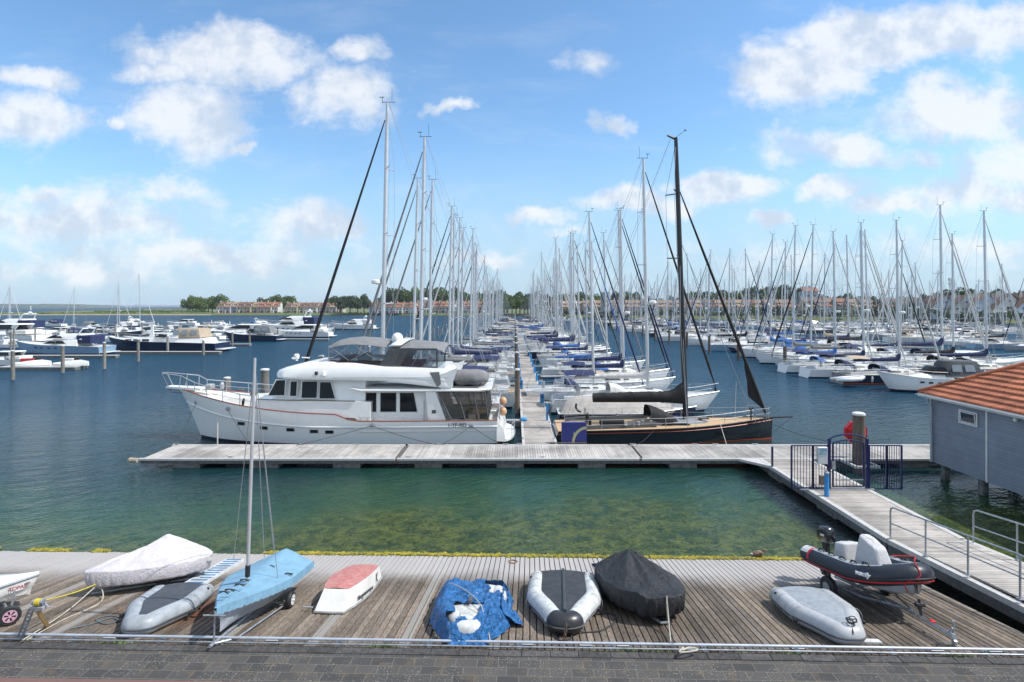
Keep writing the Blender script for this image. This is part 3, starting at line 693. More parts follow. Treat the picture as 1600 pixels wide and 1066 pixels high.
# roof
TILE = mat('roof_tiles_orange', (0.47, 0.155, 0.072), 0.65, var=0.2, vs=1.1, rndv=0.24, bump=0.2, bs=30)
EX, EY, EZ, RS = 20.08, 28.3, 3.98, 0.59; HW = 3.75; RX = EX + HW
def roof_slope(name, org, du, dv, ulen0, hips):
    "du along the eave, dv up the slope (horizontal), courses of pantiles"
    m = MB(); org = Vector(org); du = Vector(du); dv = Vector(dv); nc = 12; cs = HW / nc; tw = 0.2
    for c in range(nc):
        t0, t1 = c * cs, (c + 1) * cs + 0.03
        u0, u1 = t0 * hips[0], ulen0 - t0 * hips[1]
        u0b, u1b = t1 * hips[0], ulen0 - t1 * hips[1]
        N = max(8, int((u1 - u0) / 0.05)); vs = []
        for lay in range(3):
            for i in range(N + 1):
                fr_ = i / N; ua = (u0 if lay < 2 else u0b) + ((u1 - u0) if lay < 2 else (u1b - u0b)) * fr_
                tt = t0 if lay < 2 else t1; wv = 0.028 * abs(math.sin(math.pi * ua / tw)) ** 0.8
                z = EZ + tt * RS + (0.08 + wv if lay == 1 else (0.0 if lay == 0 else wv * 0.6))
                p = org + du * ua + dv * tt; vs.append((p.x, p.y, z))
        fs = []; rn = []
        for lay in range(2):
            for i in range(N): a = lay * (N + 1) + i; fs.append((a, a + 1, a + N + 2, a + N + 1))
        b0 = len(m.v); m.add(vs, fs)
        for q in range(len(fs)): m.r[-len(fs) + q] = random.Random(c * 1000 + int((q % N) * 0.05 / tw)).random()
    return m.build(name, TILE, bh, smooth=True, angle=60)
o3 = lambda x, y: (x - 23.8, y - 18.0, 0)
roof_slope('roof', o3(EX, EY), (0, -1, 0), (1, 0, 0), 26.0, (1, 0))
roof_slope('roof', o3(EX + 2 * HW, EY), (-1, 0, 0), (0, -1, 0), 2 * HW, (1, 1))
roof_slope('roof', o3(EX + 2 * HW, EY - 26), (0, 1, 0), (-1, 0, 0), 26.0, (0, 1))
m = MB(); p0 = Vector(bo(EX, EY, EZ + 0.09)); p1 = Vector(bo(RX, EY - HW, EZ + HW * RS + 0.09))
for k in range(14):
    a = p0.lerp(p1, k / 14); b = p0.lerp(p1, (k + 1.1) / 14); m.tube([a, b], [0.09, 0.075], 8)
p2 = Vector(bo(RX, EY - 26, EZ + HW * RS + 0.09))
m.tube([p1, p2], 0.09, 8); m.build('ridge_tiles', TILE, bh, smooth=True, angle=50)
m = MB(); m.box(*(EX - 23.8 - 0.02, EX - 23.8 + 0.03, EY - 26 - 18, EY - 18 + 0.02, EZ - 0.16, EZ - 0.01)); m.box(EX - 23.8 + 0.031, EX - 23.8 + 8, EY - 18 - 0.03, EY - 18 + 0.02, EZ - 0.16, EZ - 0.01)
m.build('fascia_board', TRIMW, bh)
m = MB(); m.box(EX - 23.8 + 0.031, EX - 23.8 + 7.9, EY - 26 - 18, EY - 18 - 0.031, EZ - 0.03, EZ - 0.012); m.build('soffit', TRIMW, bh)
m = MB(); xg = EX - 23.8 - 0.08
m.loft([[(xg + 0.06 * math.cos(a), y, EZ - 0.04 + 0.06 * math.sin(a)) for a in [math.pi + math.pi * k / 6 for k in range(7)]] for y in (EY - 26 - 18, EY - 18 + 0.05)], False); m.build('gutter', TRIMW, bh)
for k, yp in enumerate((27.2, 25.0, 22.6, 19.8, 17.0, 14.2)):
    for xp in (20.6, 23.8, 27.0):
        m = MB(); m.box(xp - 23.8 - 0.14, xp - 23.8 + 0.14, yp - 18 - 0.14, yp - 18 + 0.14, -2.5, BZ0 - 0.002, ch=0.02); m.build('stilt', CONC, bh)

# ---------------------------------------------------------------- pipe rail at the head of the slipway
pr = empty('pipe_rail', (0, 0, 0), rz=SROT, label='long low galvanised pipe rail along the head of the slipway', cat='rail')
m = MB(); m.tube([(u, 12.17, ramp_z(12.17) + 0.085) for u in (-24, -12, 0, 5, 10.75)], 0.03, 10); m.build('pipe', mat('galvanised_pipe', (0.50, 0.54, 0.60), 0.42, metal=0.3, var=0.12, vs=4), pr, smooth=True, angle=50)
m = MB(); m.tube([(u, 12.065, ramp_z(12.06) + 0.03) for u in (-24, -12, 0, 5, 10.75)], 0.016, 8); m.build('lower_pipe', GALV, pr)
u = -15.8
while u < 10.8:
    m = MB(); m.box(u - 0.02, u + 0.02, 12.15, 12.19, ramp_z(12.17), ramp_z(12.17) + 0.07); m.box(u - 0.05, u + 0.05, 12.04, 12.22, ramp_z(12.17) + 0.008, ramp_z(12.17) + 0.022); m.build('bracket', GALV, pr); u += 1.95
for u in (-9.2, -5.6, -0.05, 1.2, 8.6, 5.7, -11.9, 2.0, 9.8):
    m = MB(); m.box(u - 0.13, u + 0.13, 12.205, 12.29, ramp_z(12.2) + 0.002, ramp_z(12.2) + 0.022); m.build('white_plate', CAPW, pr)
# ---------------------------------------------------------------- hull maker
def hull_mesh(L, B, fb_bow, fb_mid, fb_st, rake=0.12, tr=0.75, entry=1.7, draft=0.35, n=18, full=0.62, flare=0.12, stern_rake=0.0, z0=None):
    "rings from stern (x=-L/2) to stem (x=L/2): sheer port ... keel ... sheer starboard. returns (hull MB, sheer points fn)"
    def hb(t):      # half beam at deck
        a = 1.0 if t < full else max(0.0, 1 - ((t - full) / (1 - full)) ** entry)
        s = tr + (1 - tr) * math.sin(min(1, t / 0.55) * math.pi / 2)
        return B / 2 * a * s
    def sh(t):
        if t < 0.45: return fb_st + (fb_mid - fb_st) * (t / 0.45)
        return fb_mid + (fb_bow - fb_mid) * ((t - 0.45) / 0.55) ** 1.8
    def xx(t, k):   # k 0 at the sheer, 1 at the keel : raked stem and stern
        x = -L / 2 + L * t
        if t > 0.8: x -= rake * L * k * ((t - 0.8) / 0.2) ** 1.5
        if t < 0.2: x += stern_rake * (1 - t / 0.2) * k
        return x
    rings = []
    for i in range(n + 1):
        t = i / n; h = hb(t); s = sh(t); wl = h * (1 - flare - 0.35 * max(0, (t - 0.6) / 0.4))
        P_ = [(h, s, 0.0), (h * (1 - flare * 0.4), s * 0.62, 0.33), (h * (1 - flare * .7) - 0.0, s * 0.3, 0.62), (wl, 0.06, 0.9), (wl * 0.8, -draft * 0.5, 1.0)]
        ring = [(xx(t, k), y, z) for y, z, k in P_] + [(xx(t, 1.0), 0, -draft)] + [(xx(t, k), -y, z) for y, z, k in reversed(P_)]
        rings.append(ring)
    return rings, hb, sh, xx
def hull_parts(root, rings, hullm, stripem, antim, stripe_z=0.10, deckm=None, camber=0.05, names=('hull', 'boot_stripe', 'deck'), sheerm=None):
    m = MB(); m.loft(rings, False)
    m.add([p for p in rings[0]], [tuple(range(len(rings[0])))])
    h = m.build(names[0], hullm, root, smooth=True, angle=35)
    # boot stripe just proud of the hull
    m = MB(); sr = []
    for r in rings:
        a, b = Vector(r[3]), Vector(r[2])
        f = min(1, max(0.05, (stripe_z) / max(0.05, b.z - a.z)))
        q = a.lerp(b, f); lo = Vector(r[4]).lerp(a, 0.55); off = Vector((0, 0.012, 0))
        sr.append([tuple(q + off), tuple(a + off), tuple(lo + off)])
    m.loft(sr, False); m.loft([[(p[0], -p[1], p[2]) for p in r][::-1] for r in sr], False)
    m.build(names[1], stripem, root, smooth=True)
    if deckm:
        m = MB(); dr = []
        for r in rings:
            a = r[0]; dr.append([(a[0], a[1] * f, a[2] - 0.03 + camber * (1 - f * f) * (1 if abs(a[1]) > 0.2 else 0)) for f in (1, 0.6, 0, -0.6, -1)])
        m.loft(dr[::1], False); d = m.build(names[2], deckm, root, smooth=True)
        # toe rail
        m = MB(); e = 0.03
        for sgn in (1, -1):
            m.tube([(r[0][0], r[0][1] * sgn, r[0][2] + 0.01) for r in rings], 0.028, 5)
        m.build('toe_rail', sheerm or ALU, root)
    return h
def frustum(m, x0, x1, z0, z1, w0, w1, rf, rr_, ch=0.12, tip=1.0):
    "deckhouse: x1 is the front. rf/rr_ rake of front/rear, w0/w1 half widths low/high; tip narrows the front"
    def ring(a, b, w_, z, c): 
        c = min(c, (b - a) * 0.3)
        wf = w_ * tip
        return [(a, -w_, z), (b - c, -w_ * (1 - (1 - tip) * 0.8), z), (b, -wf + c * 0.9, z), (b, wf - c * 0.9, z), (b - c, w_ * (1 - (1 - tip) * 0.8), z), (a, w_, z)]
    m.loft([ring(x0, x1, w0, z0, ch * 2), ring(x0 + rr_ * 0.93, x1 - rf * 0.93, w0 + (w1 - w0) * 0.93, z0 + (z1 - z0) * 0.93, ch * 2), ring(x0 + rr_, x1 - rf - 0.05, w1 - 0.06, z1, ch * 2)], True, True, True)
def side_window(m, x0, x1, z0, z1, Z0, Z1, W0, W1, slant0=0.0, slant1=0.0, t=0.012, both=True):
    "glass on the sloping side of a frustum between heights z0,z1"
    def y(z): return W0 + (W1 - W0) * (z - Z0) / (Z1 - Z0)
    for s in ((-1, 1) if both else (-1,)):
        q = [(x0, s * (y(z0) + 0.002), z0), (x1, s * (y(z0) + 0.002), z0), (x1 + slant1, s * (y(z1) + 0.002), z1), (x0 + slant0, s * (y(z1) + 0.002), z1)]
        if s > 0: q = q[::-1]
        m.slab(q, t)
def railing(root, pts, h=0.6, n_post=None, wires=2, name='guard_rail', r=0.014, m_=None):
    m = MB(); pts = [Vector(p) for p in pts]
    for p in pts: m.tube([p, p + Vector((0, 0, h))], r, 5)
    for k in range(wires):
        hh = h * (1 - k * 0.48); m.tube([p + Vector((0, 0, hh)) for p in pts], r * (1.1 if k == 0 else 0.7), 5)
    return m.build(name, m_ or STEEL, root)

# ---------------------------------------------------------------- the big white motor yacht
YR = empty('motor_yacht', (-10.6, 36.05, 0), label='large white pilothouse motor yacht moored along the long pontoon', cat='motor yacht')
def yx(px, d=36.05): return (px - CX) * d / F + 10.6
def yz(py, d=33.4): return CZ - (py - CY) * d / F
X_ST, X_BW = yx(778, 34.5), yx(279, 36.05)       # transom and stem
LY = X_ST - X_BW
NS = 30
def y_hb(t):    # t 0 at stern .. 1 at bow
    a = 1.0 if t < 0.50 else max(0.0, 1 - ((t - 0.50) / 0.50) ** 2.3)
    return 2.72 * a * (0.90 + 0.10 * min(1, t / 0.3))
def y_sheer(t):
    if t < 0.42: return 1.52 + 0.0 * t
    if t < 0.47: return 1.52 + (t - 0.42) / 0.05 * 0.42
    return 1.94 + ((t - 0.47) / 0.53) ** 1.7 * 1.18
def y_knuck(t): return 1.12 + 0.0 * t + 1.05 * max(0, (t - 0.5) / 0.5) ** 1.9
def y_x(t, k):
    x = X_ST - LY * t
    if t > 0.80: x += 1.55 * k * ((t - 0.80) / 0.20) ** 1.4
    return x
rings = []
for i in range(NS + 1):
    t = i / NS; h = y_hb(t); s = y_sheer(t); kn = y_knuck(t); q = max(0, (t - 0.55) / 0.45)
    pr_ = [(h, s, 0.0), (h * (0.985 - 0.10 * q), kn + 0.10, 0.34), (h * (0.975 - 0.12 * q) , kn + 0.02, 0.37), (h * (0.955 - 0.2 * q), kn * 0.55, 0.62), (h * (0.92 - 0.34 * q), 0.14, 0.9), (h * (0.9 - 0.37 * q), -0.05, 0.95), (h * 0.6 * (1 - 0.5 * q), -0.5, 1.0)]
    rings.append([(y_x(t, k), -y, z) for y, z, k in pr_] + [(y_x(t, 1.0), 0, -0.7)] + [(y_x(t, k), y, z) for y, z, k in reversed(pr_)])
m = MB(); m.loft([[r[j] for j in range(0, 5)] for r in rings], False); m.loft([[r[j] for j in range(10, 15)] for r in rings], False)
m.add([rings[0][j] for j in (0, 1, 3, 4, 10, 11, 13, 14)], [tuple(range(8))])
PLANKH = bpy.data.materials.new('planked_white_hull'); PLANKH.use_nodes = True; t_ = NT(PLANKH.node_tree); b_ = t_.n['Principled BSDF']
op_ = t_.new('ShaderNodeTexCoord').outputs['Object']; st_ = t_.noise(t_.vmath('MULTIPLY', op_, (2.2, 2.2, 0.25)), 2.0, 5, 0.7); t_.put(b_.inputs['Base Color'], t_.mix(t_.ramp(st_, 0.5, 0.8, 0.0, 0.35), (0.84, 0.84, 0.82), (0.60, 0.59, 0.55))); b_.inputs['Roughness'].default_value = 0.2; b_.inputs['Coat Weight'].default_value = 0.3
oz = t_.sep(t_.new('ShaderNodeTexCoord').outputs['Object'])
li = t_.math('FRACT', t_.math('MULTIPLY', t_.math('SUBTRACT', oz[2], t_.math('MULTIPLY', t_.ramp(oz[0], -1, -10.5, 0, 1), 0.45)), 9.0))
gv = t_.math('MULTIPLY', t_.math('LESS_THAN', li, 0.14), t_.math('LESS_THAN', oz[2], 1.12))
t_.put(b_.inputs['Normal'], t_.bump(t_.math('MULTIPLY', gv, -1.0), 0.5, 0.01))
hull = m.build('hull', PLANKH, YR, smooth=True, angle=28)
m = MB(); m.loft([[Vector(r[j]) + Vector((0, -0.012 if j < 7 else 0.012, 0)) for j in rng_] for r in rings for rng_ in [(4, 5, 6, 7, 8, 9, 10)]], False); m.build('antifouling', ANTI, YR, smooth=True)
m = MB()
for s in (-1, 1): m.tube([(y_x(i / NS, 0.36), s * (y_hb(i / NS) * (0.98 - 0.11 * max(0, (i / NS - 0.55) / 0.45)) + 0.02), y_knuck(i / NS) + 0.06) for i in range(NS + 1)], 0.055, 6)
m.build('rubbing_strake', WHITE, YR, smooth=True)
m = MB()
for s in (-1, 1): m.tube([(y_x(i / NS, 0), s * (y_hb(i / NS) + 0.01), y_sheer(i / NS) + 0.02) for i in range(0, NS + 1)], 0.034, 6)
m.build('cap_rail', VARN, YR, smooth=True)
# decks
m = MB(); rr_ = []
for i in range(NS + 1):
    t = i / NS; z = y_sheer(t) - (0.16 if t > 0.47 else 0.62 if t < 0.42 else 0.4); h = max(0, y_hb(t) - 0.04); rr_.append([(y_x(t, 0.02), -h, z), (y_x(t, 0.02), 0, z + 0.04), (y_x(t, 0.02), h, z)])
m.loft(rr_, False); m.build('deck', WHITE2, YR)
# flush side wall of the foredeck / pilothouse base : from px 390 to the break at px 556
def yw(px, py, yl): 
    d = 36.05 + yl; return ((px - CX) * d / F + 10.6, yl, CZ - (py - CY) * d / F)
xa, xb = yx(398, 33.7), yx(554, 33.4)
m = MB(); zt = 2.72; W = 2.50
def ring_at(x, w_, zb, zt_): return [(x, -w_, zb), (x, -w_ + 0.05, zt_), (x, w_ - 0.05, zt_), (x, w_, zb)]
m.loft([ring_at(xa - 0.35, 1.5, 2.1, 2.3), ring_at(xa, 2.0, 2.0, zt - 0.02), ring_at(xa + 1.5, 2.42, 1.85, zt), ring_at(xa + 3.0, W + 0.06, 1.80, zt), ring_at(xb, W + 0.1, 1.70, zt - 0.04), ring_at(xb + 0.9, W + 0.1, 0.9, 2.6)], True, True, True)
m.build('raised_bulwark', WHITE, YR, smooth=True, angle=30)
m = MB()
for s in (-1, 1): m.tube([(xa, s * 2.03, zt), (xa + 1.5, s * 2.42, zt + 0.01), (xa + 3.0, s * (W + 0.05), zt + 0.01), (xb, s * (W + 0.09), zt - 0.03)], 0.026, 6)
m.build('dark_moulding', mat('moulding_brown', (0.06, 0.03, 0.02), 0.4), YR)
# coachroof trunk on the foredeck
m = MB(); frustum(m, -xa - 0.2, -xa + 3.9, 2.2, 2.62, 1.5, 1.3, 1.1, 0.0, 0.3, tip=0.45)
m.v = [(-a, b, c) for a, b, c in m.v]; m.f = [f[::-1] for f in m.f]; m.build('foredeck_trunk', WHITE2, YR, smooth=True, angle=35)
# pilothouse: rings mirrored so that the front points to -x
PX0, PX1 = yx(418, 34), yx(560, 33.8)
Z0, Z1 = 2.66, 4.02; W0, W1 = 2.28, 2.10
def house(parent, name, xf, xr, z0, z1, w0, w1, rf, rr2, mat_, ch=0.15, tip=1.0, ang=35):
    m = MB(); frustum(m, -xr, -xf, z0, z1, w0, w1, rf, rr2, ch, tip); m.v = [(-a, b, c) for a, b, c in m.v]; m.f = [f[::-1] for f in m.f]
    return m.build(name, mat_, parent, smooth=True, angle=ang)
ph = house(YR, 'pilothouse', PX0, PX1 + 0.4, Z0, Z1, W0, W1, 1.0, 0.0, WHITE, 0.2, 0.86)
def ywin(parent, px0, px1, py0, py1, yl0, yl1, z_0, z_1, s0=0.0, s1=0.0, round_=True):
    "dark window with frame on the near side; mirrored on the far side"
    d = 36.05 - (yl0 + yl1) / 2
    xa_, xb_ = (px0 - CX) * d / F + 10.6, (px1 - CX) * d / F + 10.6; za, zb = CZ - (py1 - CY) * d / F, CZ - (py0 - CY) * d / F
    for sd in (1, -1):
        f = MB(); g = MB()
        side_window(f, xa_ - 0.05, xb_ + 0.05, za - 0.05, zb + 0.05, z_0, z_1, yl0, yl1, s0, s1, 0.015, False)
        side_window(g, xa_, xb_, za, zb, z_0, z_1, yl0 + 0.016, yl1 + 0.016, s0, s1, 0.012, False)
        if sd < 0:
            for q in (f, g): q.v = [(a, -b, e) for a, b, e in q.v]; q.f = [p[::-1] for p in q.f]
        fo = f.build('window', WHITE2, parent); g.build('pane', GLASS, fo)
ywin(ph, 420.5, 445, 594.5, 617.5, W0, W1, Z0, Z1, 0.42, 0.0)
ywin(ph, 454, 463.5, 596.5, 618.5, W0, W1, Z0, Z1)
ywin(ph, 472, 495.5, 596.5, 621.5, W0, W1, Z0, Z1)
ywin(ph, 500, 524, 597.5, 622.5, W0, W1, Z0, Z1, 0.0, -0.30)
m = MB()   # front windscreen
for k in (-1, 0, 1):
    yc = k * 1.22
    def fx(z): return PX0 + 1.0 * (z - Z0) / (Z1 - Z0) * 1.0 - 0.012
    m.slab([(fx(3.15), yc - 0.52, 3.15), (fx(3.80), yc - 0.50, 3.80), (fx(3.80), yc + 0.50, 3.80), (fx(3.15), yc + 0.52, 3.15)], 0.02)
m.build('windscreen', GLASS, ph)
# big roof / flybridge moulding
FX0, FX1 = yx(427, 34.2), yx(694, 33.8)
m = MB()
def fring(x, w_, zb, zt_, inset=0.35): return [(x, -w_, zb), (x, -w_ - 0.03, zb + 0.10), (x, -w_ + inset * 0.35, zb + (zt_ - zb) * 0.75), (x, -w_ + inset, zt_), (x, w_ - inset, zt_), (x, w_ - inset * 0.35, zb + (zt_ - zb) * 0.75), (x, w_ + 0.03, zb + 0.10), (x, w_, zb)]
ztop = yz(565, 33.9)
m.loft([fring(FX0, 1.3, 4.10, 4.22, 0.15), fring(FX0 + 0.25, 1.9, 4.02, 4.42, 0.3), fring(FX0 + 0.8, 2.25, 3.97, 4.62, 0.45), fring(FX0 + 1.8, 2.40, 3.94, 4.84, 0.55), fring(FX0 + 3.2, 2.46, 3.92, ztop - 0.02, 0.5), fring(FX0 + 5.0, 2.48, 3.90, ztop - 0.10, 0.40), fring(yx(600, 33.8), 2.48, 3.86, ztop - 0.30, 0.25), fring(FX1, 2.48, 3.45, ztop - 0.42, 0.22), fring(FX1 + 0.45, 2.45, 3.40, 3.62, 0.2)], True, True, True)
fly = m.build('flybridge', WHITE, YR, smooth=True, angle=38)
m = MB(); m.box(FX1 - 6.6, FX1 + 0.3, -2.50, -2.47, 4.05, 4.08); m.build('moulded_line', GREYW, fly)
# dark wraparound venturi screen
VX0, VX1 = yx(511, 34.3), yx(604, 34.2)
m = MB(); c0 = [(VX1, -2.02), (VX0 + 0.9, -2.0), (VX0 + 0.3, -1.5), (VX0, -0.7), (VX0, 0.7), (VX0 + 0.3, 1.5), (VX0 + 0.9, 2.0), (VX1, 2.02)]
zb, ztp = yz(577, 34.1), yz(563, 34.1)
m.loft([[(x, y, zb - 0.05) for x, y in c0], [(x + (-0.18 if i not in (0, 7) else 0), y * 1.03, ztp) for i, (x, y) in enumerate(c0)]], False); m.build('venturi_screen', mat('smoked_screen', (0.02, 0.018, 0.02), 0.08, var=0), fly)
CLEAR = bpy.data.materials.new('clear_vinyl'); CLEAR.use_nodes = True; t_ = NT(CLEAR.node_tree); t_.n.clear()
tr_ = t_.new('ShaderNodeBsdfTransparent'); tr_.inputs[0].default_value = (0.72, 0.76, 0.80, 1); gl_ = t_.new('ShaderNodeBsdfGlossy'); gl_.inputs[0].default_value = (0.8, 0.85, 0.9, 1); gl_.inputs[1].default_value = 0.08
mx_ = t_.new('ShaderNodeMixShader'); mx_.inputs[0].default_value = 0.13; t_.l.new(tr_.outputs[0], mx_.inputs[1]); t_.l.new(gl_.outputs[0], mx_.inputs[2]); o_ = t_.new('ShaderNodeOutputMaterial'); t_.l.new(mx_.outputs[0], o_.inputs[0])
SMOKE = bpy.data.materials.new('smoked_vinyl'); SMOKE.use_nodes = True; t_ = NT(SMOKE.node_tree); t_.n.clear()
tr_ = t_.new('ShaderNodeBsdfTransparent'); tr_.inputs[0].default_value = (0.34, 0.32, 0.31, 1); gl_ = t_.new('ShaderNodeBsdfGlossy'); gl_.inputs[0].default_value = (0.7, 0.7, 0.72, 1); gl_.inputs[1].default_value = 0.12
mx_ = t_.new('ShaderNodeMixShader'); mx_.inputs[0].default_value = 0.13; t_.l.new(tr_.outputs[0], mx_.inputs[1]); t_.l.new(gl_.outputs[0], mx_.inputs[2]); o_ = t_.new('ShaderNodeOutputMaterial'); t_.l.new(mx_.outputs[0], o_.inputs[0])
# biminis
def bimini(parent, pxs, pyt, W_, name='bimini_top', m_=GREYC, thick=0.0, end_drop=(0.35, 0.25)):
    "pxs: list of (px, py) for the roof line on the near side"
    f = MB(); pts = [((px - CX) * 34.2 / F + 10.6, CZ - (py - CY) * 34.2 / F) for px, py in pxs]
    N = 10; rings = []
    for x, z in pts: rings.append([(x, -W_ + 2 * W_ * k / N, z + 0.26 * (1 - ((2 * k / N) - 1) ** 2) - (0.10 if k in (0, N) else 0)) for k in range(N + 1)])
    f.loft(rings, False); f.loft([[(x, y, z - 0.02) for x, y, z in r][::-1] for r in rings], False)
    return f.build(name, m_, parent, smooth=True, angle=60), pts
b1, p1_ = bimini(YR, [(513, 544), (520, 540), (534, 537), (552, 535.5), (580, 537), (604, 541)], 0, 1.95)
b2, p2_ = bimini(YR, [(606, 545), (618, 542), (640, 541), (668, 543), (690, 545), (695, 549)], 0, 1.95)
m = MB()
for (xa_, xb_, za_) in ((p1_[0][0] + .05, p1_[-1][0], p1_[0][1] - 0.05),):
    for s in (-1.93, 1.93):
        for (a, b) in ((0, 0.36), (0.36, 0.0), (0.36, 0.85), (0.85, 0.45), (1.0, 1.0), (0, 0)):
            m.tube([(xa_ + (xb_ - xa_) * a, s, ztp - 0.05), (xa_ + (xb_ - xa_) * b, s, p1_[2][1] - 0.12)], 0.018, 5)
m.build('bimini_frame', STEEL, b1)
m = MB(); xe, xf = p1_[0][0] + 0.02, p1_[-1][0] + 0.1
m.add([(xe, -1.94, zb + 0.15), (xf, -1.98, zb + 0.1), (xf, -1.94, p1_[-1][1] - 0.1), (xe, -1.94, p1_[0][1] - 0.08)], [(0, 1, 2, 3)])
m.add([(xe, -1.94, zb + 0.15), (xe, 1.94, zb + 0.15), (xe, 1.94, p1_[0][1] - 0.05), (xe, -1.94, p1_[0][1] - 0.05)], [(0, 1, 2, 3)])
m.build('clear_curtain', CLEAR, b1)
# helm seats inside the flybridge
m = MB()
for yc in (-0.9, 0.3): m.box(yx(566), yx(566) + 0.5, yc - 0.28, yc + 0.28, 4.7, 5.3, ch=0.06)
m.box(yx(540), yx(540) + 0.5, -1.2, 1.2, 4.6, 5.15, ch=0.08); m.box(yx(632), yx(664), -1.5, 1.5, 4.4, 4.8, ch=0.08); m.build('seats', NAVYC, fly)
# arch legs (grey canvas) and radar arch
for s in (-1, 1):
    m = MB(); y0_ = s * 2.02
    q = [(yx(590, 34.1), y0_, yz(578, 34.1)), (yx(611, 34.1), y0_, yz(583, 34.1)), (yx(626, 34.1), y0_ * 0.97, yz(548, 34.1)), (yx(607, 34.1), y0_ * 0.97, yz(547, 34.1))]
    if s > 0: q = q[::-1]
    m.slab(q, 0.10); m.build('arch_leg', DGREYC if s < 0 else GREYC, YR)
m = MB(); za = yz(541, 34.1) + 0.05
for k in range(1): m.loft([[(x, -2.0, z) for x, z in ((yx(606, 34), za - 0.05), (yx(624, 34), za - 0.05), (yx(627, 34), za + 0.02), (yx(611, 34), za + 0.06))], [(x + 0.3, -1.2, z + 0.24) for x, z in ((yx(606, 34), za - 0.05), (yx(624, 34), za - 0.05), (yx(627, 34), za + 0.02), (yx(611, 34), za + 0.06))], [(x + 0.3, 1.2, z + 0.24) for x, z in ((yx(606, 34), za - 0.05), (yx(624, 34), za - 0.05), (yx(627, 34), za + 0.02), (yx(611, 34), za + 0.06))], [(x, 2.0, z) for x, z in ((yx(606, 34), za - 0.05), (yx(624, 34), za - 0.05), (yx(627, 34), za + 0.02), (yx(611, 34), za + 0.06))]], True, True, True)
arch_o = m.build('radar_arch', WHITE, YR, smooth=True, angle=35)
m = MB(); xd = yx(621, 35.5); m.lathe([(0.20, 5.75), (0.22, 5.98), (0.33, 6.0), (0.36, 6.2), (0.33, 6.42), (0.22, 6.56), (0.08, 6.62), (0.0, 6.63)], 14, (xd, -0.55, 0)); m.build('satellite_dome', WHITE, arch_o, smooth=True, angle=50)
m = MB(); m.box(xd + 0.5, xd + 0.62, -0.9, 0.9, 6.12, 6.2, ch=0.02); m.lathe([(0.15, 5.9), (0.12, 6.1)], 10, (xd + 0.56, 0, 0)); m.build('radar_scanner', WHITE, arch_o)
m = MB()
for k in range(4): m.tube([(xd + 0.2 + 0.22 * k, 1.5, 5.95), (xd + 0.2 + 0.22 * k, 1.5, 6.5 + 0.2 * (k % 2))], 0.012, 4)
m.tube([(yx(640, 34), -1.7, 5.9), (yx(640, 34), -1.7, 8.2)], 0.012, 4); m.build('aerials', STEEL, arch_o)
# enclosure behind the arch
xl, xr = yx(616, 34.1), yx(683, 34.1); zt2 = yz(547, 34.1); zb2 = yz(584, 34.1)
enc = MB()
for s in (-1.96, 1.96):
    for (a, b, c_, d_) in ((xl - 0.35, xr, zb2 - 0.05, zb2 + 0.10), (xl, xr, zt2 - 0.02, zt2 + 0.1)):
        enc.slab([(a, s, c_), (b, s, c_), (b, s, d_), (a, s, d_)], 0.03)
    enc.slab([(xl - 0.42, s, zb2), (xl + 0.1, s, zb2), (xl + 0.85, s, zt2), (xl + 0.25, s, zt2)], 0.035)
    enc.slab([(xr - 0.06, s, zb2), (xr + 0.04, s, zb2), (xr + 0.04, s, zt2 + 0.05), (xr - 0.06, s, zt2 + 0.05)], 0.035)
    enc.slab([(xl + 0.4, s, zb2 + 0.1), (xr, s, zb2 + 0.1), (xr, s, zb2 + 0.42), (xl + 0.45, s, zb2 + 0.42)], 0.02)
enc.slab([(xr, -1.96, zb2), (xr, 1.96, zb2), (xr, 1.96, zb2 + 0.35), (xr, -1.96, zb2 + 0.35)], 0.03)
e_ = enc.build('rear_enclosure', DGREYC, YR)
m = MB()
for s in (-1.98, 1.98): m.add([(xl + 0.1, s, zb2 + 0.1), (xr, s, zb2 + 0.1), (xr, s, zt2), (xl + 0.8, s, zt2)], [(0, 1, 2, 3)])
m.add([(xr + 0.03, -1.96, zb2), (xr + 0.55, -1.9, zb2 - 0.1), (xr + 0.12, -1.9, zt2)], [(0, 1, 2)]); m.add([(xr + 0.02, -1.95, zb2), (xr + 0.02, 1.95, zb2), (xr + 0.02, 1.95, zt2), (xr + 0.02, -1.95, zt2)], [(0, 1, 2, 3)])
m.build('clear_curtain', CLEAR, e_)
m = MB()
for (a, b) in ((0.35, 0.6), (0.6, 0.95), (0.95, 0.6), (0.72, 1.0)):
    for s in (-1.9, 1.9): m.tube([(xl + (xr - xl) * a, s, zb2 + 0.2), (xl + (xr - xl) * b, s, zt2 - 0.05)], 0.016, 5)
m.build('frame_tubes', STEEL, e_)
# boat deck
BX_0, BX_1 = yx(546, 33.6), yx(768, 33.6); ZB = yz(609.5, 33.6)
m = MB()
def dring(x, w_, z0_=ZB - 0.10, z1_=ZB + 0.06): return [(x, -w_, z0_), (x, -w_ - 0.05, (z0_ + z1_) / 2), (x, -w_ + 0.03, z1_), (x, w_ - 0.03, z1_), (x, w_ + 0.05, (z0_ + z1_) / 2), (x, w_, z0_)]
m.loft([dring(BX_0, 2.42, ZB + 0.08, ZB + 0.16), dring(BX_0 + 0.7, 2.46), dring(BX_1 - 0.7, 2.46), dring(BX_1 - 0.2, 2.3, ZB - 0.06, ZB + 0.1), dring(BX_1, 1.9, ZB, ZB + 0.14)], True, True, True)
bd = m.build('boat_deck', WHITE, YR, smooth=True, angle=40)
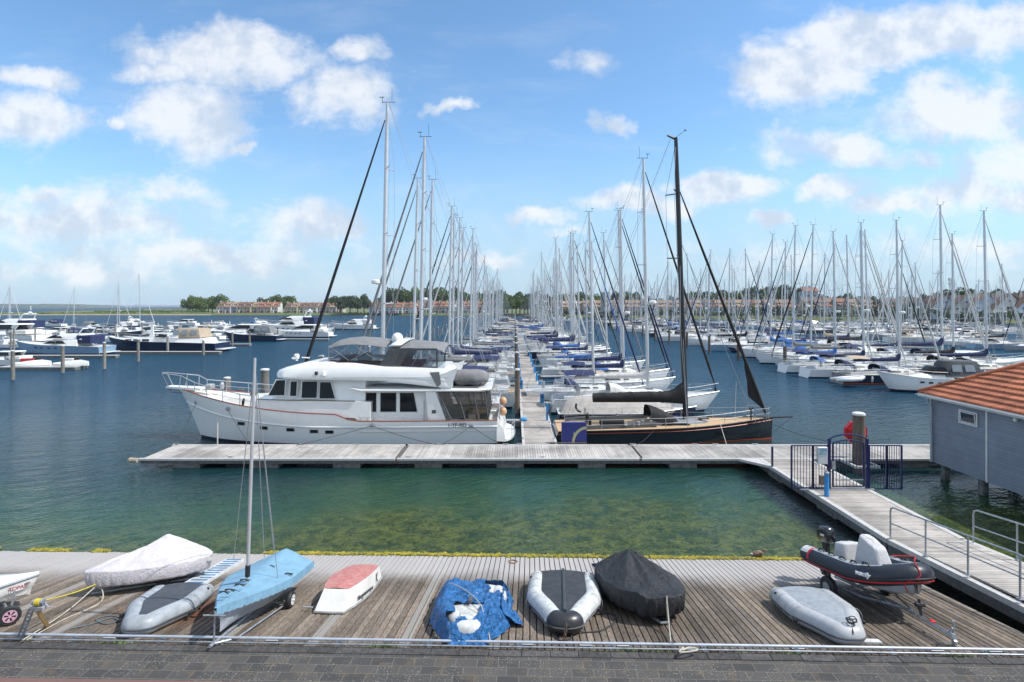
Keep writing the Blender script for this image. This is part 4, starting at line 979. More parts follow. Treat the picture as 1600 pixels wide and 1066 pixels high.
# raised bulwark at the side of the boat deck
m = MB()
for s in (-1, 1): m.slab([(yx(690, 33.9), s * 2.36, ZB + 0.05), (yx(705, 33.9), s * 2.36, ZB + 0.05), (yx(716, 33.9), s * 2.36, yz(574, 33.9)), (yx(688, 33.9), s * 2.36, yz(585, 33.9))], 0.08 if s > 0 else 0.08)
m.build('stair_wing', WHITE, bd)
m = MB(); m.slab([(yx(672, 33.8), -2.49, yz(582, 33.6)), (yx(687, 33.8), -2.49, yz(581, 33.6)), (yx(690, 33.8), -2.49, yz(600, 33.6)), (yx(684, 33.8), -2.49, yz(605, 33.6))][::-1], 0.03); m.build('canvas_flap', GREYC, bd)
m = MB(); m.box(yx(701, 34.2), yx(748, 34.2), -2.1, 1.5, ZB + 0.062, ZB + 0.10); m.build('deck_mat', DGREYC, bd)
# pillars and saloon
SW = 2.0; SX0, SX1 = yx(546, 34.0), yx(672, 34.0)
sal = house(YR, 'saloon', SX0 - 0.1, SX1 + 0.3, 1.0, ZB - 0.11, SW, SW - 0.04, 0.0, 0.0, WHITE, 0.05)
for (a, b, s1) in ((564, 588, 0), (594.5, 619, 0), (625, 652, -0.22)):
    ywin(sal, a, b, 614, 643.5, SW, SW - 0.04, 1.0, ZB - 0.11, 0, s1)
m = MB()
for s in (-1, 1):
    q = [(yx(669, 33.6), s * 2.44, 1.50), (yx(697, 33.6), s * 2.44, 1.50), (yx(680, 33.6), s * 2.44, ZB - 0.08), (yx(665, 33.6), s * 2.44, ZB - 0.08)]
    if s > 0: q = q[::-1]
    m.slab(q, -0.12)
    q = [(yx(545, 33.6), s * 2.50, 1.7), (yx(556, 33.6), s * 2.50, 1.7), (yx(556, 33.6) + 0.1, s * 2.46, ZB - 0.05), (yx(545, 33.6), s * 2.46, ZB - 0.05)]
m.build('side_pillar', WHITE, YR)
m = MB(); m.slab([(yx(678, 33.6) - 0.12, -2.475, 1.95), (yx(678, 33.6) + 0.12, -2.475, 1.95), (yx(678, 33.6) + 0.12, -2.475, 2.15), (yx(678, 33.6) - 0.12, -2.475, 2.15)], 0.01); m.build('vent', DGREYC, YR)
# aft deck enclosure
AX0, AX1 = yx(681, 33.6), yx(763, 33.6); zA0, zA1 = 1.52, ZB - 0.11
m = MB()
for s in (-2.42, 2.42):
    m.add([(AX0 + 0.15, s, zA1), (AX0 + 0.9, s, zA0), (AX1, s, zA0), (AX1 - 0.2, s, zA1)], [(0, 1, 2, 3)])
m.add([(AX1, -2.42, zA0), (AX1, 2.42, zA0), (AX1 - 0.2, 2.42, zA1), (AX1 - 0.2, -2.42, zA1)], [(0, 1, 2, 3)])
ae = m.build('aft_enclosure', SMOKE, YR)
m = MB()
for s in (-2.44, 2.44):
    for (a, b) in ((0.15, 0.92), (1.25, 1.75), (2.2, 2.55), (AX1 - AX0 - 0.2, AX1 - AX0)):
        m.tube([(AX0 + a, s, zA1), (AX0 + b, s, zA0)], 0.045, 4)
    m.tube([(AX0 + 0.1, s, zA1), (AX1 - 0.2, s, zA1)], 0.04, 4); m.tube([(AX0 + 0.9, s, zA0 + .04), (AX1, s, zA0 + .04)], 0.05, 4); m.tube([(AX0 + 0.5, s, 2.45), (AX1, s, 2.45)], 0.015, 4)
for yy_ in (-1.2, 0, 1.2, 2.4): m.tube([(AX1 - 0.2, yy_, zA1), (AX1, yy_, zA0)], 0.04, 4)
m.build('enclosure_seams', DGREYC, ae)
m = MB(); m.box(AX0 + 1.0, AX1 - 0.3, -1.9, 1.9, 0.86, 0.90); m.box(AX0 + 1.7, AX0 + 2.9, -0.6, 0.8, 1.6, 1.68, ch=0.02); m.box(AX0 + 2.2, AX0 + 2.4, 0, 0.2, 0.9, 1.6); m.build('aft_table', TEAK, YR)
for q_, yy_ in enumerate((-1.1, 0.9)):
    m = MB(); m.box(AX0 + 1.2 + q_ * 1.2, AX0 + 1.8 + q_ * 1.2, yy_ - 0.3, yy_ + 0.3, 0.9, 1.35, ch=0.05); m.box(AX0 + 1.65 + q_ * 1.2, AX0 + 1.8 + q_ * 1.2, yy_ - 0.3, yy_ + 0.3, 1.35, 1.9, ch=0.05); m.build('chair', DGREYC, YR)
# aft bulwark gate area, transom, swim platform
m = MB(); xs = X_ST; m.loft([[(xs - 0.05, -2.45, 1.5), (xs - 0.05, -2.45, 0.3), (xs + 0.0, 2.45, 0.3), (xs, 2.45, 1.5)], [(xs + 0.35, -2.3, 1.0), (xs + 0.5, -2.35, 0.25), (xs + 0.5, 2.35, 0.25), (xs + 0.35, 2.3, 1.0)]], True, True, True); m.build('transom', WHITE, YR, smooth=True, angle=40)
m = MB(); n = 12
pl = [(xs + 0.3, -2.35)] + [(xs + 0.55 + 0.5 * math.sin(math.pi * k / n) ** 0.6, -2.3 + 4.6 * k / n) for k in range(n + 1)] + [(xs + 0.3, 2.35)]
m.loft([[(a, b, 0.26) for a, b in pl], [(a, b, 0.38) for a, b in pl]], True, True, True); sp_ = m.build('swim_platform', WHITE, YR)
m = MB(); m.loft([[(xs + 0.4 + (a - xs - 0.4) * 0.93, b * 0.95, 0.384) for a, b in pl]], True, False, True); m.build('teak_pad', WHITE2, sp_)
railing(sp_, [(xs + 0.85, -1.9, 0.38), (xs + 0.97, -1.2, 0.38), (xs + 1.0, -0.5, 0.38)], 0.85, name='platform_rail', r=0.018)
# starboard steps, bulwark end
# bow pulpit, rails
gp = []
for i in (30, 29, 28, 27, 26, 25, 24): gp.append((y_x(i / NS, 0) + (0.15 if i == 30 else 0), -max(0.0, y_hb(i / NS) - 0.06), y_sheer(i / NS)))
xbow = y_x(1, 0)
m = MB(); m.loft([[(xbow + 1.6, -0.42, 2.98), (xbow + 1.6, 0.42, 2.98), (xbow + 1.6, 0.42, 3.12), (xbow + 1.6, -0.42, 3.12)], [(xbow - 0.62, -0.3, 3.12), (xbow - 0.62, 0.3, 3.12), (xbow - 0.62, 0.3, 3.24), (xbow - 0.62, -0.3, 3.24)]], True, True, True)
m.build('bow_platform', WHITE, YR)
m = MB(); xt = xbow - 0.65
for s in (-1, 1):
    path = [(xt - 0.25, s * 0.25, 4.05)] + [(xt + 1.0, s * 0.38, 3.92), (xbow + 0.9, s * 0.75, 3.80)] + [(y_x(t, 0), s * (y_hb(t) - 0.08), y_sheer(t) + 0.66) for t in (0.93, 0.88, 0.82, 0.76, 0.72)]
    base = [(xt + 0.15, s * 0.25, 3.22), (xt + 0.9, s * 0.34, 3.2), (xbow + 0.95, s * 0.6, 3.1)] + [(y_x(t, 0), s * (y_hb(t) - 0.08), y_sheer(t)) for t in (0.93, 0.88, 0.82, 0.76, 0.72)]
    m.tube(path, 0.03, 6)
    for a, b in zip(path, base): m.tube([a, b], 0.024, 5)
    m.tube([tuple(Vector(a).lerp(Vector(b), 0.5)) for a, b in list(zip(path, base))[3:]], 0.013, 5)
m.tube([(xt - 0.25, -0.25, 4.05), (xt - 0.3, 0, 4.07), (xt - 0.25, 0.25, 4.05)], 0.022, 6)
m.build('bow_rail', STEEL, YR)
m = MB(); m.tube([(xt - 0.1, 0, 3.15), (xt + 0.3, 0, 2.85), (xt + 0.9, 0, 2.8)], 0.06, 6); m.build('anchor', GALV, YR)
m = MB(); m.box(xbow + 1.8, xbow + 2.2, -0.25, 0.25, 3.02, 3.35, ch=0.05); m.lathe([(0.12, 3.0), (0.14, 3.3), (0.08, 3.42)], 10, (xbow + 2.6, 0.3, 0)); m.build('windlass', STEEL, YR)
m = MB(); m.box(xbow + 4.6, xbow + 4.9, -0.2, 0.2, 2.65, 2.8, ch=0.03); m.box(xbow + 3.5, xbow + 3.9, 0.3, 0.7, 2.85, 2.95, ch=0.03); m.build('deck_hatch', DGREYC, YR)
m = MB(); m.tube([(xa - 0.9, -2.0, 2.15), (xa - 0.85, -1.98, 2.6), (xa - 0.8, -2.0, 2.75)], [0.06, 0.09, 0.05], 8); m.build('winch_cover', BLACKC, YR)
# mooring fairleads, portholes, lettering
def side_y(px, py):
    return -(2.72 + 0.0)
for (px, py) in ((327, 655), (372, 664), (412, 669), (453, 672), (491, 674), (515, 675)):
    d = 33.45 if px > 420 else (33.75 if px > 350 else 34.3)
    # find y on the hull side for that station
    x = (px - CX) * d / F + 10.6; t = (X_ST - x) / LY; q = max(0, (t - 0.55) / 0.45); z = CZ - (py - CY) * d / F
    def hy(tt, zz):
        h = y_hb(tt); qq = max(0, (tt - 0.55) / 0.45); kn = y_knuck(tt)
        pts = [(kn + 0.02, h * (0.975 - 0.12 * qq)), (kn * 0.55, h * (0.955 - 0.2 * qq)), (0.14, h * (0.92 - 0.34 * qq))]
        for (za, ya), (zb_, yb) in zip(pts, pts[1:]):
            if zz >= zb_: return yb + (ya - yb) * (zz - zb_) / (za - zb_)
        return pts[-1][1]
    t2 = (X_ST - (x - 0.0)) / LY
    if t2 > 0.8: t2 = min(1, t2 + 0.035)
    m = MB(); a, b = 0.26, 0.11
    def pt_(dx, dz): 
        tt = t2 - dx / LY; return (x + dx, -(hy(tt, z + dz) + 0.012), z + dz)
    m.slab([pt_(-a, -b), pt_(a, -b), pt_(a, b), pt_(-a, b)], 0.012); pf = m.build('porthole', STEEL, YR)
    m = MB(); a, b = 0.22, 0.085
    def pt_(dx, dz): 
        tt = t2 - dx / LY; return (x + dx, -(hy(tt, z + dz) + 0.026), z + dz)
    m.slab([pt_(-a, -b), pt_(a, -b), pt_(a, b), pt_(-a, b)], 0.008); m.build('pane', GLASS, pf)
FL = {}
for nm, (px, py) in {'a': (301, 630), 'b': (353, 640), 'c': (581, 665), 'd': (736, 667)}.items():
    d = 33.33 if px > 400 else (33.95 if px > 330 else 35.0)
    x = (px - CX) * d / F + 10.6; t = (X_ST - x) / LY; h = y_hb(min(1, t + (0.02 if t > 0.8 else 0))); z = CZ - (py - CY) * d / F
    m = MB(); yl = -(h + 0.0); m.tube([(x, yl + 0.1, z), (x, yl - 0.05, z)], 0.13, 12); m.tube([(x, yl - 0.0, z), (x, yl - 0.06, z)], 0.075, 10); m.build('fairlead', STEEL, YR, smooth=True, angle=40); FL[nm] = Vector((x - 10.6, 36.05 + yl - 0.06, z))
text('1-YF-902', mat('lettering_dark', (0.03, 0.03, 0.035), 0.5), YR, frame(((699.5 - CX) * 33.35 / F + 10.6, -2.765, 1.215), (1, 0, 0), (0, 0, 1)), 0.30, extrude=0.006, offs=0.006)
# roof gear: search light, horn, deck lights
m = MB(); m.lathe([(0.07, 4.9), (0.06, 5.05), (0.16, 5.08), (0.17, 5.25), (0.1, 5.33)], 10, (yx(466, 35.5), -0.8, 0)); m.tube([(yx(474, 35.5), -0.8, 5.1), (yx(486, 35.5), -0.8, 5.08)], 0.04, 6); m.lathe([(0.2, 4.95), (0.24, 5.0), (0.2, 5.06)], 12, (yx(458, 35.5), -0.2, 0)); m.build('searchlight', WHITE, fly, smooth=True, angle=40)
m = MB(); m.box(yx(495.5, 33.7) - 0.07, yx(495.5, 33.7) + 0.07, -2.60, -2.40, 4.22, 4.42, ch=0.02); m.build('side_light', BLACKR, fly)
m = MB(); m.lathe([(0.12, 4.2), (0.1, 4.25), (0.02, 4.5), (0.0, 4.5)], 10, (yx(507, 33.7), -2.48, 0)); m.build('horn', WHITE, fly, smooth=True, angle=40)
m = MB(); m.lathe([(0.10, ZB - 0.1), (0.08, ZB - 0.04)], 8, (yx(654, 33.8), -2.2, 0)); m.build('deck_light', STEEL, bd)
# stern fenders and ropes hang on the yacht
for k, (px, py) in enumerate(((786, 627), (786, 643))):
    m = MB(); q = P(px, py, 35.2) - Vector(YR.location); m.ell(tuple(q), (0.24, 0.24, 0.27), 14, 10)
    m.build('round_fender', mat('fender_orange', (0.60, 0.36, 0.20), 0.5, var=0.1), None, True, label=['upper of two peach coloured ball fenders at the stern of the white yacht', 'lower of two peach coloured ball fenders at the stern of the white yacht'][k], cat='fender', group='ball fenders').location = YR.location
railing(YR, [(xs + 0.1, -2.3, 1.0), (xs + 0.1, -1.0, 1.4), (xs + 0.1, 0.8, 1.4), (xs + 0.1, 2.2, 1.4)], 1.1, name='stern_rail', r=0.018)
m = MB()
for px in (563, 574, 603, 630, 661): m.tube([(yx(px, 33.4), -2.66, 1.5), (yx(px, 33.4), -2.66, 1.72)], 0.014, 5)
m.tube([(yx(560, 33.4), -2.66, 1.75), (yx(664, 33.4), -2.66, 1.73)], 0.016, 5); m.build('side_rail', STEEL, YR)
m = MB(); xw = yx(662, 33.8); m.tube([(xw, -2.1, 1.2), (xw, -2.1, 2.6), (xw + 0.05, -2.2, 2.65)], 0.02, 6); m.build('grab_rail', STEEL, YR)
# tender on the boat deck
tq = P(733, 590, 34.6)
td = empty('covered_tender', (tq.x, 35.2, ZB + 0.10), label='grey covered inflatable tender carried on the white yacht boat deck', cat='tender')
def tender_cover(a, b):
    th = 2 * math.pi * a; f = b
    Lh, Wh = 1.18, 0.9
    r_ = math.sin(f * math.pi / 2) ** 0.45
    ex = math.cos(th); ey = math.sin(th)
    rx = Lh * (abs(ex) ** 0.8 * (1 if ex > 0 else -1)); ry = Wh * (abs(ey) ** 0.8 * (1 if ey > 0 else -1))
    w_ = 1.0 + 0.03 * math.sin(9 * th + 3 * f)
    z = 0.62 * math.cos(f * math.pi / 2) ** 0.75 + 0.30 - 0.25 * f ** 6 + 0.05 * math.sin(7 * th) * f
    k = 1.0 if f < 0.9 else 1.0 - (f - 0.9) * 2.2
    return Vector((rx * r_ * w_ * k, ry * r_ * w_ * k, z))
m = MB(); m.grid(lambda a, b: tender_cover(a, 0.001 + b * 0.999), 40, 14, True); m.build('cover', GREYC, td, smooth=True)
m = MB()
for s in (-0.7, 0.7): m.box(s - 0.06, s + 0.06, -0.7, 0.7, 0.0, 0.25, ch=0.02)
m.build('cradle', DGREYC, td)
m = MB(); m.tube([(-1.2, -0.9, 0.35)] + [(1.28 * math.cos(a) , 0.98 * math.sin(a), 0.28 + 0.04 * math.sin(5 * a)) for a in [math.pi * 1.2 + math.pi * 0.8 * k / 12 for k in range(13)]], 0.02, 5); m.build('lashing', ROPE, td)

def rope(a, b, label, sag=0.15, r=0.014, mt=None, mid=None, cat_='rope'):
    a, b = Vector(a), Vector(b); o = (a + b) / 2; o.z = min(a.z, b.z)
    pts = [a.lerp(b, k / 12) - Vector((0, 0, sag * 4 * (k / 12) * (1 - k / 12))) - o for k in range(13)]
    m = MB(); m.tube(pts, r, 6); ob = m.build('mooring_line', mt or ROPE, None, label=label, cat=cat_, group='mooring lines'); ob.location = o; return ob
cl = lambda px, py, d=31.7: P(px, py, d)
rope(FL['a'], cl(276, 695), 'dark bow line from the yacht stem to the tip of the pontoon', 0.1)
rope(FL['b'], cl(390, 695), 'dark line from the foredeck fairlead of the white yacht to the pontoon', 0.05)
rope(FL['c'], cl(462, 696), 'dark spring line running forward from the middle fairlead of the white yacht', 0.05)
rope(FL['c'], cl(682, 695), 'dark spring line running aft from the middle fairlead of the white yacht', 0.08)
rope(FL['d'], cl(690, 695), 'dark line from the aft fairlead of the white yacht forward to the pontoon', 0.05)
rope(FL['d'], cl(783, 694), 'dark stern line from the aft fairlead of the white yacht back to the pontoon', 0.05)
# ---------------------------------------------------------------- sailing yachts
def sail_proto(L=13.0, B=4.0, hullm=WHITE, stripem=NAVY, coverm=NAVYC, furlm=DGREYC, mastm=ALU, hoodm=NAVYC, detail=2, mast_h=18.2, style=0, boom_cover=True, radar=False, deckm=GREYW, rake=0.35, fendm=NAVYC, bimini_m=None, ensign=False):
    "bow towards +X, waterline z=0, origin amidships"
    o = empty('sailing_yacht')
    rings, hb, sh, xx = hull_mesh(L, B, 1.55, 1.18, 1.12, rake=0.07 if style else 0.10, tr=0.72, stern_rake=0.5 if style else -0.3, full=0.45, entry=1.6)
    hull_parts(o, rings, hullm, stripem, ANTI, 0.12, deckm)
    X = lambda t: -L / 2 + L * t
    # coachroof
    m = MB(); hh = 0.42 if style == 0 else 0.30
    frustum(m, X(0.36), X(0.74), 1.10, 1.30 + hh, B * 0.30, B * 0.25, L * 0.10, 0.05, 0.25, tip=0.5); cr = m.build('coachroof', WHITE, o, smooth=True, angle=35)
    if detail > 1:
        m = MB(); side_window(m, X(0.40), X(0.53), 1.34, 1.52, 1.10, 1.30 + hh, B * 0.30, B * 0.25, 0.05, -0.1); side_window(m, X(0.55), X(0.60), 1.36, 1.50, 1.10, 1.30 + hh, B * 0.296, B * 0.24, 0.05, -0.1); m.build('cabin_windows', GLASS, cr)
        m = MB(); m.box(X(0.56), X(0.60), -0.28, 0.28, 1.30 + hh, 1.36 + hh, ch=0.02); m.box(X(0.74), X(0.78), -0.27, 0.27, 1.2, 1.36, ch=0.02); m.build('deck_hatch', GLASS, cr)
    # cockpit
    m = MB()
    for s in (-1, 1):
        m.loft([[(X(0.06), s * B * 0.31, 1.08), (X(0.06), s * B * 0.31, 1.32), (X(0.06), s * B * 0.24, 1.34), (X(0.06), s * B * 0.22, 1.1)],
                [(X(0.38), s * B * 0.31, 1.08), (X(0.38), s * B * 0.31, 1.52), (X(0.38), s * B * 0.24, 1.55), (X(0.38), s * B * 0.22, 1.1)]], True, True, True)
    m.build('cockpit_coamings', WHITE, o)
    m = MB(); m.box(X(0.03), X(0.36), -B * 0.2, B * 0.2, 1.06, 1.135); m.build('cockpit_sole', TEAK if style else DGREYC, o)
    if detail > 1:
        m = MB(); c = (X(0.14), 0, 1.65)
        m.tube([(c[0] + 0.08 * math.cos(a), 0.55 * math.cos(a), c[2] + 0.55 * math.sin(a)) for a in [2 * math.pi * k / 16 for k in range(17)]], 0.02, 5)
        for k in range(3): a = math.pi * k / 3; m.tube([(c[0], 0.55 * math.cos(a), c[2] + 0.55 * math.sin(a)), (c[0], -0.55 * math.cos(a), c[2] - 0.55 * math.sin(a))], 0.012, 4)
        m.box(c[0] + 0.05, c[0] + 0.3, -0.14, 0.14, 1.1, 1.95, ch=0.03); m.build('steering_wheel', STEEL, o)
    # sprayhood
    if hoodm:
        m = MB(); x0, x1 = X(0.33), X(0.45); w_ = B * 0.29
        def hood(a, b):
            th = math.pi * a; x = x0 + (x1 - x0) * b; hgt = 0.78 * (1 - 0.95 * b ** 2.2)
            return Vector((x, -w_ * math.cos(th) * (1 - 0.12 * b), 1.48 + hgt * math.sin(th) ** 0.45))
        m.grid(hood, 13, 6); m.build('sprayhood', hoodm, o, smooth=True)
    # mast and spreaders
    xm = X(0.57); zb = 1.3 + hh; zt = zb + mast_h; mr = 0.13 if detail > 1 else 0.115
    rk = lambda z: xm - rake * (z - zb) / mast_h
    m = MB(); m.tube([(rk(z), 0, z) for z in (zb - 0.3, zb + mast_h * .5, zb + mast_h * .85, zt)], [mr, mr, mr * 0.95, mr * 0.7], 8)
    mo = m.build('mast', mastm, o, smooth=True, angle=60)
    for k, f in enumerate((0.30, 0.54, 0.77)):
        z = zb + mast_h * f; w_ = B * (0.27 - 0.045 * k)
        m = MB(); m.tube([(rk(z) - 0.38, -w_, z + 0.05), (rk(z), 0, z), (rk(z) - 0.38, w_, z + 0.05)], 0.034, 4); m.build('spreader', mastm, mo)
    m = MB(); m.box(rk(zt) - 0.5, rk(zt) + 0.35, -0.012, 0.012, zt + 0.02, zt + 0.05); m.tube([(rk(zt) + 0.3, 0, zt), (rk(zt) + 0.32, 0, zt + 0.35)], 0.015, 4); m.box(rk(zt) + 0.2, rk(zt) + 0.5, -0.01, 0.01, zt + 0.33, zt + 0.37); m.tube([(rk(zt) - 0.3, 0.05, zt), (rk(zt) - 0.3, 0.05, zt + 0.95)], 0.01, 4)
    m.build('masthead_gear', CARBON, mo)
    if radar:
        m = MB(); z = zb + mast_h * 0.37; m.lathe([(0.2, z), (0.3, z + 0.04), (0.3, z + 0.2), (0.22, z + 0.26)], 12, (rk(z) + 0.5, 0, 0)); m.box(rk(z), rk(z) + 0.5, -0.05, 0.05, z - 0.05, z); m.build('radome', WHITE, mo, smooth=True, angle=40)
    # boom and its cover
    zbm = zb + 0.95; x0b = X(0.13)
    m = MB(); m.tube([(rk(zbm) - 0.1, 0, zbm), (x0b, 0, zbm - 0.05)], 0.085, 8); bo_ = m.build('boom', mastm, o, smooth=True, angle=60)
    if boom_cover:
        m = MB()
        def cov(a, b):
            x = x0b + 0.1 + (rk(zbm) - 0.02 - x0b) * b; top = 0.20 + 0.24 * b + (0.9 * max(0, (b - 0.9) / 0.1) ** 1.5)
            th = 2 * math.pi * a; wv = 1 + 0.10 * noise.noise(Vector((b * 16, a * 5, L)))
            return Vector((x, 0.17 * math.sin(th) * wv * (1 - 0.3 * max(0, math.cos(th))), zbm - 0.13 + (top + 0.1) * (0.5 + 0.5 * math.cos(th)) * wv))
        m.grid(cov, 10, 22, True); m.build('sail_cover', coverm, bo_, smooth=True)
    # forestay with furled genoa, wires
    xb = L / 2 - 0.25; zf = zb + mast_h * 0.94
    m = MB(); pts = [Vector((xb, 0, 1.75)).lerp(Vector((rk(zf) + mr, 0, zf)), k / 10) for k in range(11)]
    m.tube(pts, [0.03, 0.10, 0.105, 0.10, 0.095, 0.09, 0.08, 0.07, 0.06, 0.05, 0.03], 7)
    if detail > 1: m.tube([(xb, 0, 1.45), (xb - 0.08, 0, 1.8)], 0.09, 8)
    m.build('furled_sail', furlm, o, smooth=True, angle=60)
    m = MB(); r_ = 0.012 if detail > 1 else 0.014
    for s in (-1, 1):
        w2 = B * 0.27; z2 = zb + mast_h * 0.30; z3 = zb + mast_h * 0.54; z4 = zb + mast_h * 0.77; ch_ = (rk(zb) - 0.3, s * B * 0.44, 1.2)
        m.tube([ch_, (rk(z2) - 0.38, s * w2, z2 + 0.05), (rk(z3) - 0.38, s * B * 0.225, z3 + 0.05), (rk(z4) - 0.38, s * B * 0.18, z4 + 0.05), (rk(zt), 0, zt - 0.2)], r_, 3, False)
        m.tube([(rk(zb) - 0.2, s * B * 0.42, 1.2), (rk(z2), 0, z2)], r_, 3, False); m.tube([(rk(z2) - 0.38, s * w2, z2), (rk(z3), 0, z3)], r_, 3, False)
        m.tube([(X(0.01), s * B * 0.3, 1.15), (X(0.1), 0, 4.6)], r_, 3, False)
    m.tube([(X(0.1), 0, 4.6), (rk(zt) - 0.1, 0, zt)], r_, 3, False); m.tube([(x0b, 0, zbm), (rk(zt) - 0.1, 0, zt)], r_ * 0.8, 3, False)
    m.build('rigging', WIRE, mo)
    # fenders, bimini, ensign
    if detail > 1:
        for s in (-1, 1):
            for t in (0.22, 0.42, 0.62):
                m = MB(); yf = s * (hb(t) + 0.10); m.tube([(X(t), yf, sh(t) - 0.15), (X(t), yf, sh(t) - 0.25), (X(t), yf, sh(t) - 0.75), (X(t), yf, sh(t) - 0.85)], [0.03, 0.11, 0.11, 0.03], 8); m.tube([(X(t), yf, sh(t) - 0.15), (X(t), s * (hb(t) - 0.05), sh(t) + 0.3)], 0.008, 3); m.build('fender', fendm, o, smooth=True)
    if bimini_m:
        m = MB(); x0, x1 = X(0.06), X(0.24); w_ = B * 0.30
        m.grid(lambda a, b: Vector((x0 + (x1 - x0) * b, -w_ + 2 * w_ * a, 3.0 + 0.18 * math.sin(math.pi * a) + 0.06 * math.sin(math.pi * b) - (0.1 if a in (0.0, 1.0) else 0))), 9, 6); bi = m.build('bimini_top', bimini_m, o, smooth=True)
        m = MB()
        for s in (-1, 1):
            m.tube([(X(0.15), s * B * 0.36, 1.3), (x0, s * w_, 3.0)], 0.016, 4); m.tube([(X(0.15), s * B * 0.36, 1.3), (x1, s * w_, 3.0)], 0.016, 4)
        m.build('bimini_frame', STEEL, bi)
    if ensign:
        m = MB(); m.tube([(X(0.0), B * 0.2, 1.6), (X(0.0) - 0.5, B * 0.2, 3.0)], 0.016, 4); st = m.build('flagstaff', VARN, o)
        m = MB(); m.grid(lambda a, b: Vector((X(0.0) - 0.48 + 0.12 * b - 0.28 * a, B * 0.2 + 0.07 * math.sin(4 * a + b), 2.95 - 0.42 * b - 0.62 * a)), 8, 6); m.build('ensign', ENSIGN, st, smooth=True)
    # pulpit, pushpit, lifelines
    pts = [(xx(t, 0), hb(t) - 0.08, sh(t)) for t in (0.02, 0.14, 0.28, 0.42, 0.56, 0.70, 0.84, 0.95)]
    for s in (-1, 1):
        m = MB(); p = [Vector((a, b * s, c)) for a, b, c in pts]
        for q in p: m.tube([q, q + Vector((0, 0, 0.62))], 0.014, 4)
        m.tube([q + Vector((0, 0, 0.62)) for q in p] + [Vector((L / 2 - 0.05, 0, sh(1) + 0.64))], 0.013, 4); m.tube([q + Vector((0, 0, 0.32)) for q in p], 0.009, 4)
        m.build('guard_rail', STEEL, o)
    m = MB(); w_ = hb(0.02) - 0.1
    for hz in (0.32, 0.64): m.tube([(X(0.10), -w_, 1.12 + hz), (X(0.015), -w_, 1.12 + hz), (X(0.0), -w_ * 0.5, 1.12 + hz), (X(0.0), w_ * 0.5, 1.12 + hz), (X(0.015), w_, 1.12 + hz), (X(0.10), w_, 1.12 + hz)], 0.016, 4)
    m.build('stern_rail', STEEL, o)
    return o

TEAKG = mat('teak_grey', (0.33, 0.27, 0.20), 0.7, var=0.12, vs=6)
ENSIGN = mat('ensign_cloth', (0.45, 0.03, 0.04), 0.8, col2=(0.10, 0.12, 0.35), vs=1.5)
protos = [
 sail_proto(13.0, 4.0, WHITE, NAVY, NAVYC, DGREYC, ALU, NAVYC, 2, 18.0, 0, radar=True, bimini_m=NAVYC),
 sail_proto(12.4, 3.9, WHITE, NAVY, GREYC, WHITEC, ALU, GREYC, 2, 17.6, 1, deckm=TEAKG, fendm=WHITEC),
 sail_proto(12.0, 3.7, WHITE2, mat('stripe_blue', (0.03, 0.08, 0.3), 0.3), BLUEC, BLACKC, ALU, BLUEC, 2, 16.6, 0, rake=0.2, deckm=WHITE2, fendm=BLUEC),
 sail_proto(12.6, 3.9, NAVY, REDB, BEIGEC, NAVYC, ALU, BEIGEC, 2, 17.4, 0, radar=True, deckm=TEAKG, fendm=WHITEC, bimini_m=BEIGEC),
 sail_proto(12.8, 3.9, WHITE, NAVY, None, DGREYC, ALU, GREYC, 2, 18.4, 1, boom_cover=False, rake=0.5, fendm=BLACKC),
]
PM = [18.0 + 1.72, 17.6 + 1.6, 16.6 + 1.72, 17.4 + 1.72, 18.4 + 1.6]; PLn = [13.0, 12.4, 12.0, 12.6, 12.8]
COVN = {'NAVYC': (NAVYC, 'navy'), 'BLUEC': (BLUEC, 'bright blue'), 'GREYC': (GREYC, 'grey'), 'BLACKC': (BLACKC, 'black'), 'BEIGEC': (BEIGEC, 'beige'), 'WHITEC': (WHITEC, 'off-white')}
HULLS = [(WHITE, 'white'), (WHITE2, 'cream'), (NAVY, 'navy'), (GREYH, 'grey'), (BLUEH, 'pale blue')]
used = [False] * len(protos)
simple = {}
def strip_small(o):
    for ch in list(o.children):
        if ch.name.split('.')[0] in ('steering_wheel', 'toe_rail', 'cabin_windows', 'deck_hatch', 'cockpit_sole', 'masthead_gear', 'stern_rail', 'boot_stripe', 'fender'):
            bpy.data.objects.remove(ch)
        else: strip_small(ch)
def place_sail(xm, y, top, bow, label, group, pi=None, cover=None, hull=None, furl=None, far=False, yaw=0.0, hood=None, rng=random):
    "xm: where the mast stands, top: height of the masthead above the water, bow: +1 towards +X"
    pi = rng.randrange(len(protos)) if pi is None else pi
    s = top / PM[pi]
    c = copy_tree(protos[pi]); c.scale = (s, s, s)
    off = 0.07 * PLn[pi] * s      # mast is forward of the middle
    c.rotation_euler = (0, 0, (0 if bow > 0 else math.pi) + yaw)
    c.location = (xm - off * bow, y, 0)
    if far: strip_small(c)
    cv = COVN[cover or rng.choice(['NAVYC', 'NAVYC', 'NAVYC', 'GREYC', 'GREYC', 'BLACKC', 'WHITEC', 'BLUEC', 'GREYC', 'BEIGEC', 'BLACKC', 'WHITEC'])]
    hl = HULLS[hull if hull is not None else rng.choice([0, 0, 0, 0, 0, 1, 1, 2, 2, 3, 4])]
    fu = COVN[furl or rng.choice(['NAVYC', 'GREYC', 'BLACKC', 'WHITEC', 'WHITEC', 'WHITEC', 'WHITEC'])]
    def walk(o):
        nm = o.name.split('.')[0]
        if nm == 'sail_cover': setmat(o, cv[0])
        elif nm == 'sprayhood': setmat(o, COVN[hood][0] if hood else cv[0])
        elif nm == 'hull': setmat(o, hl[0])
        elif nm == 'furled_sail': setmat(o, fu[0])
        for ch in o.children: walk(ch)
    walk(c)
    tag(c, label.format(h=hl[1], c=cv[1], f=fu[1]), 'sailing yacht', group)
    return c
rg = random.Random(21)
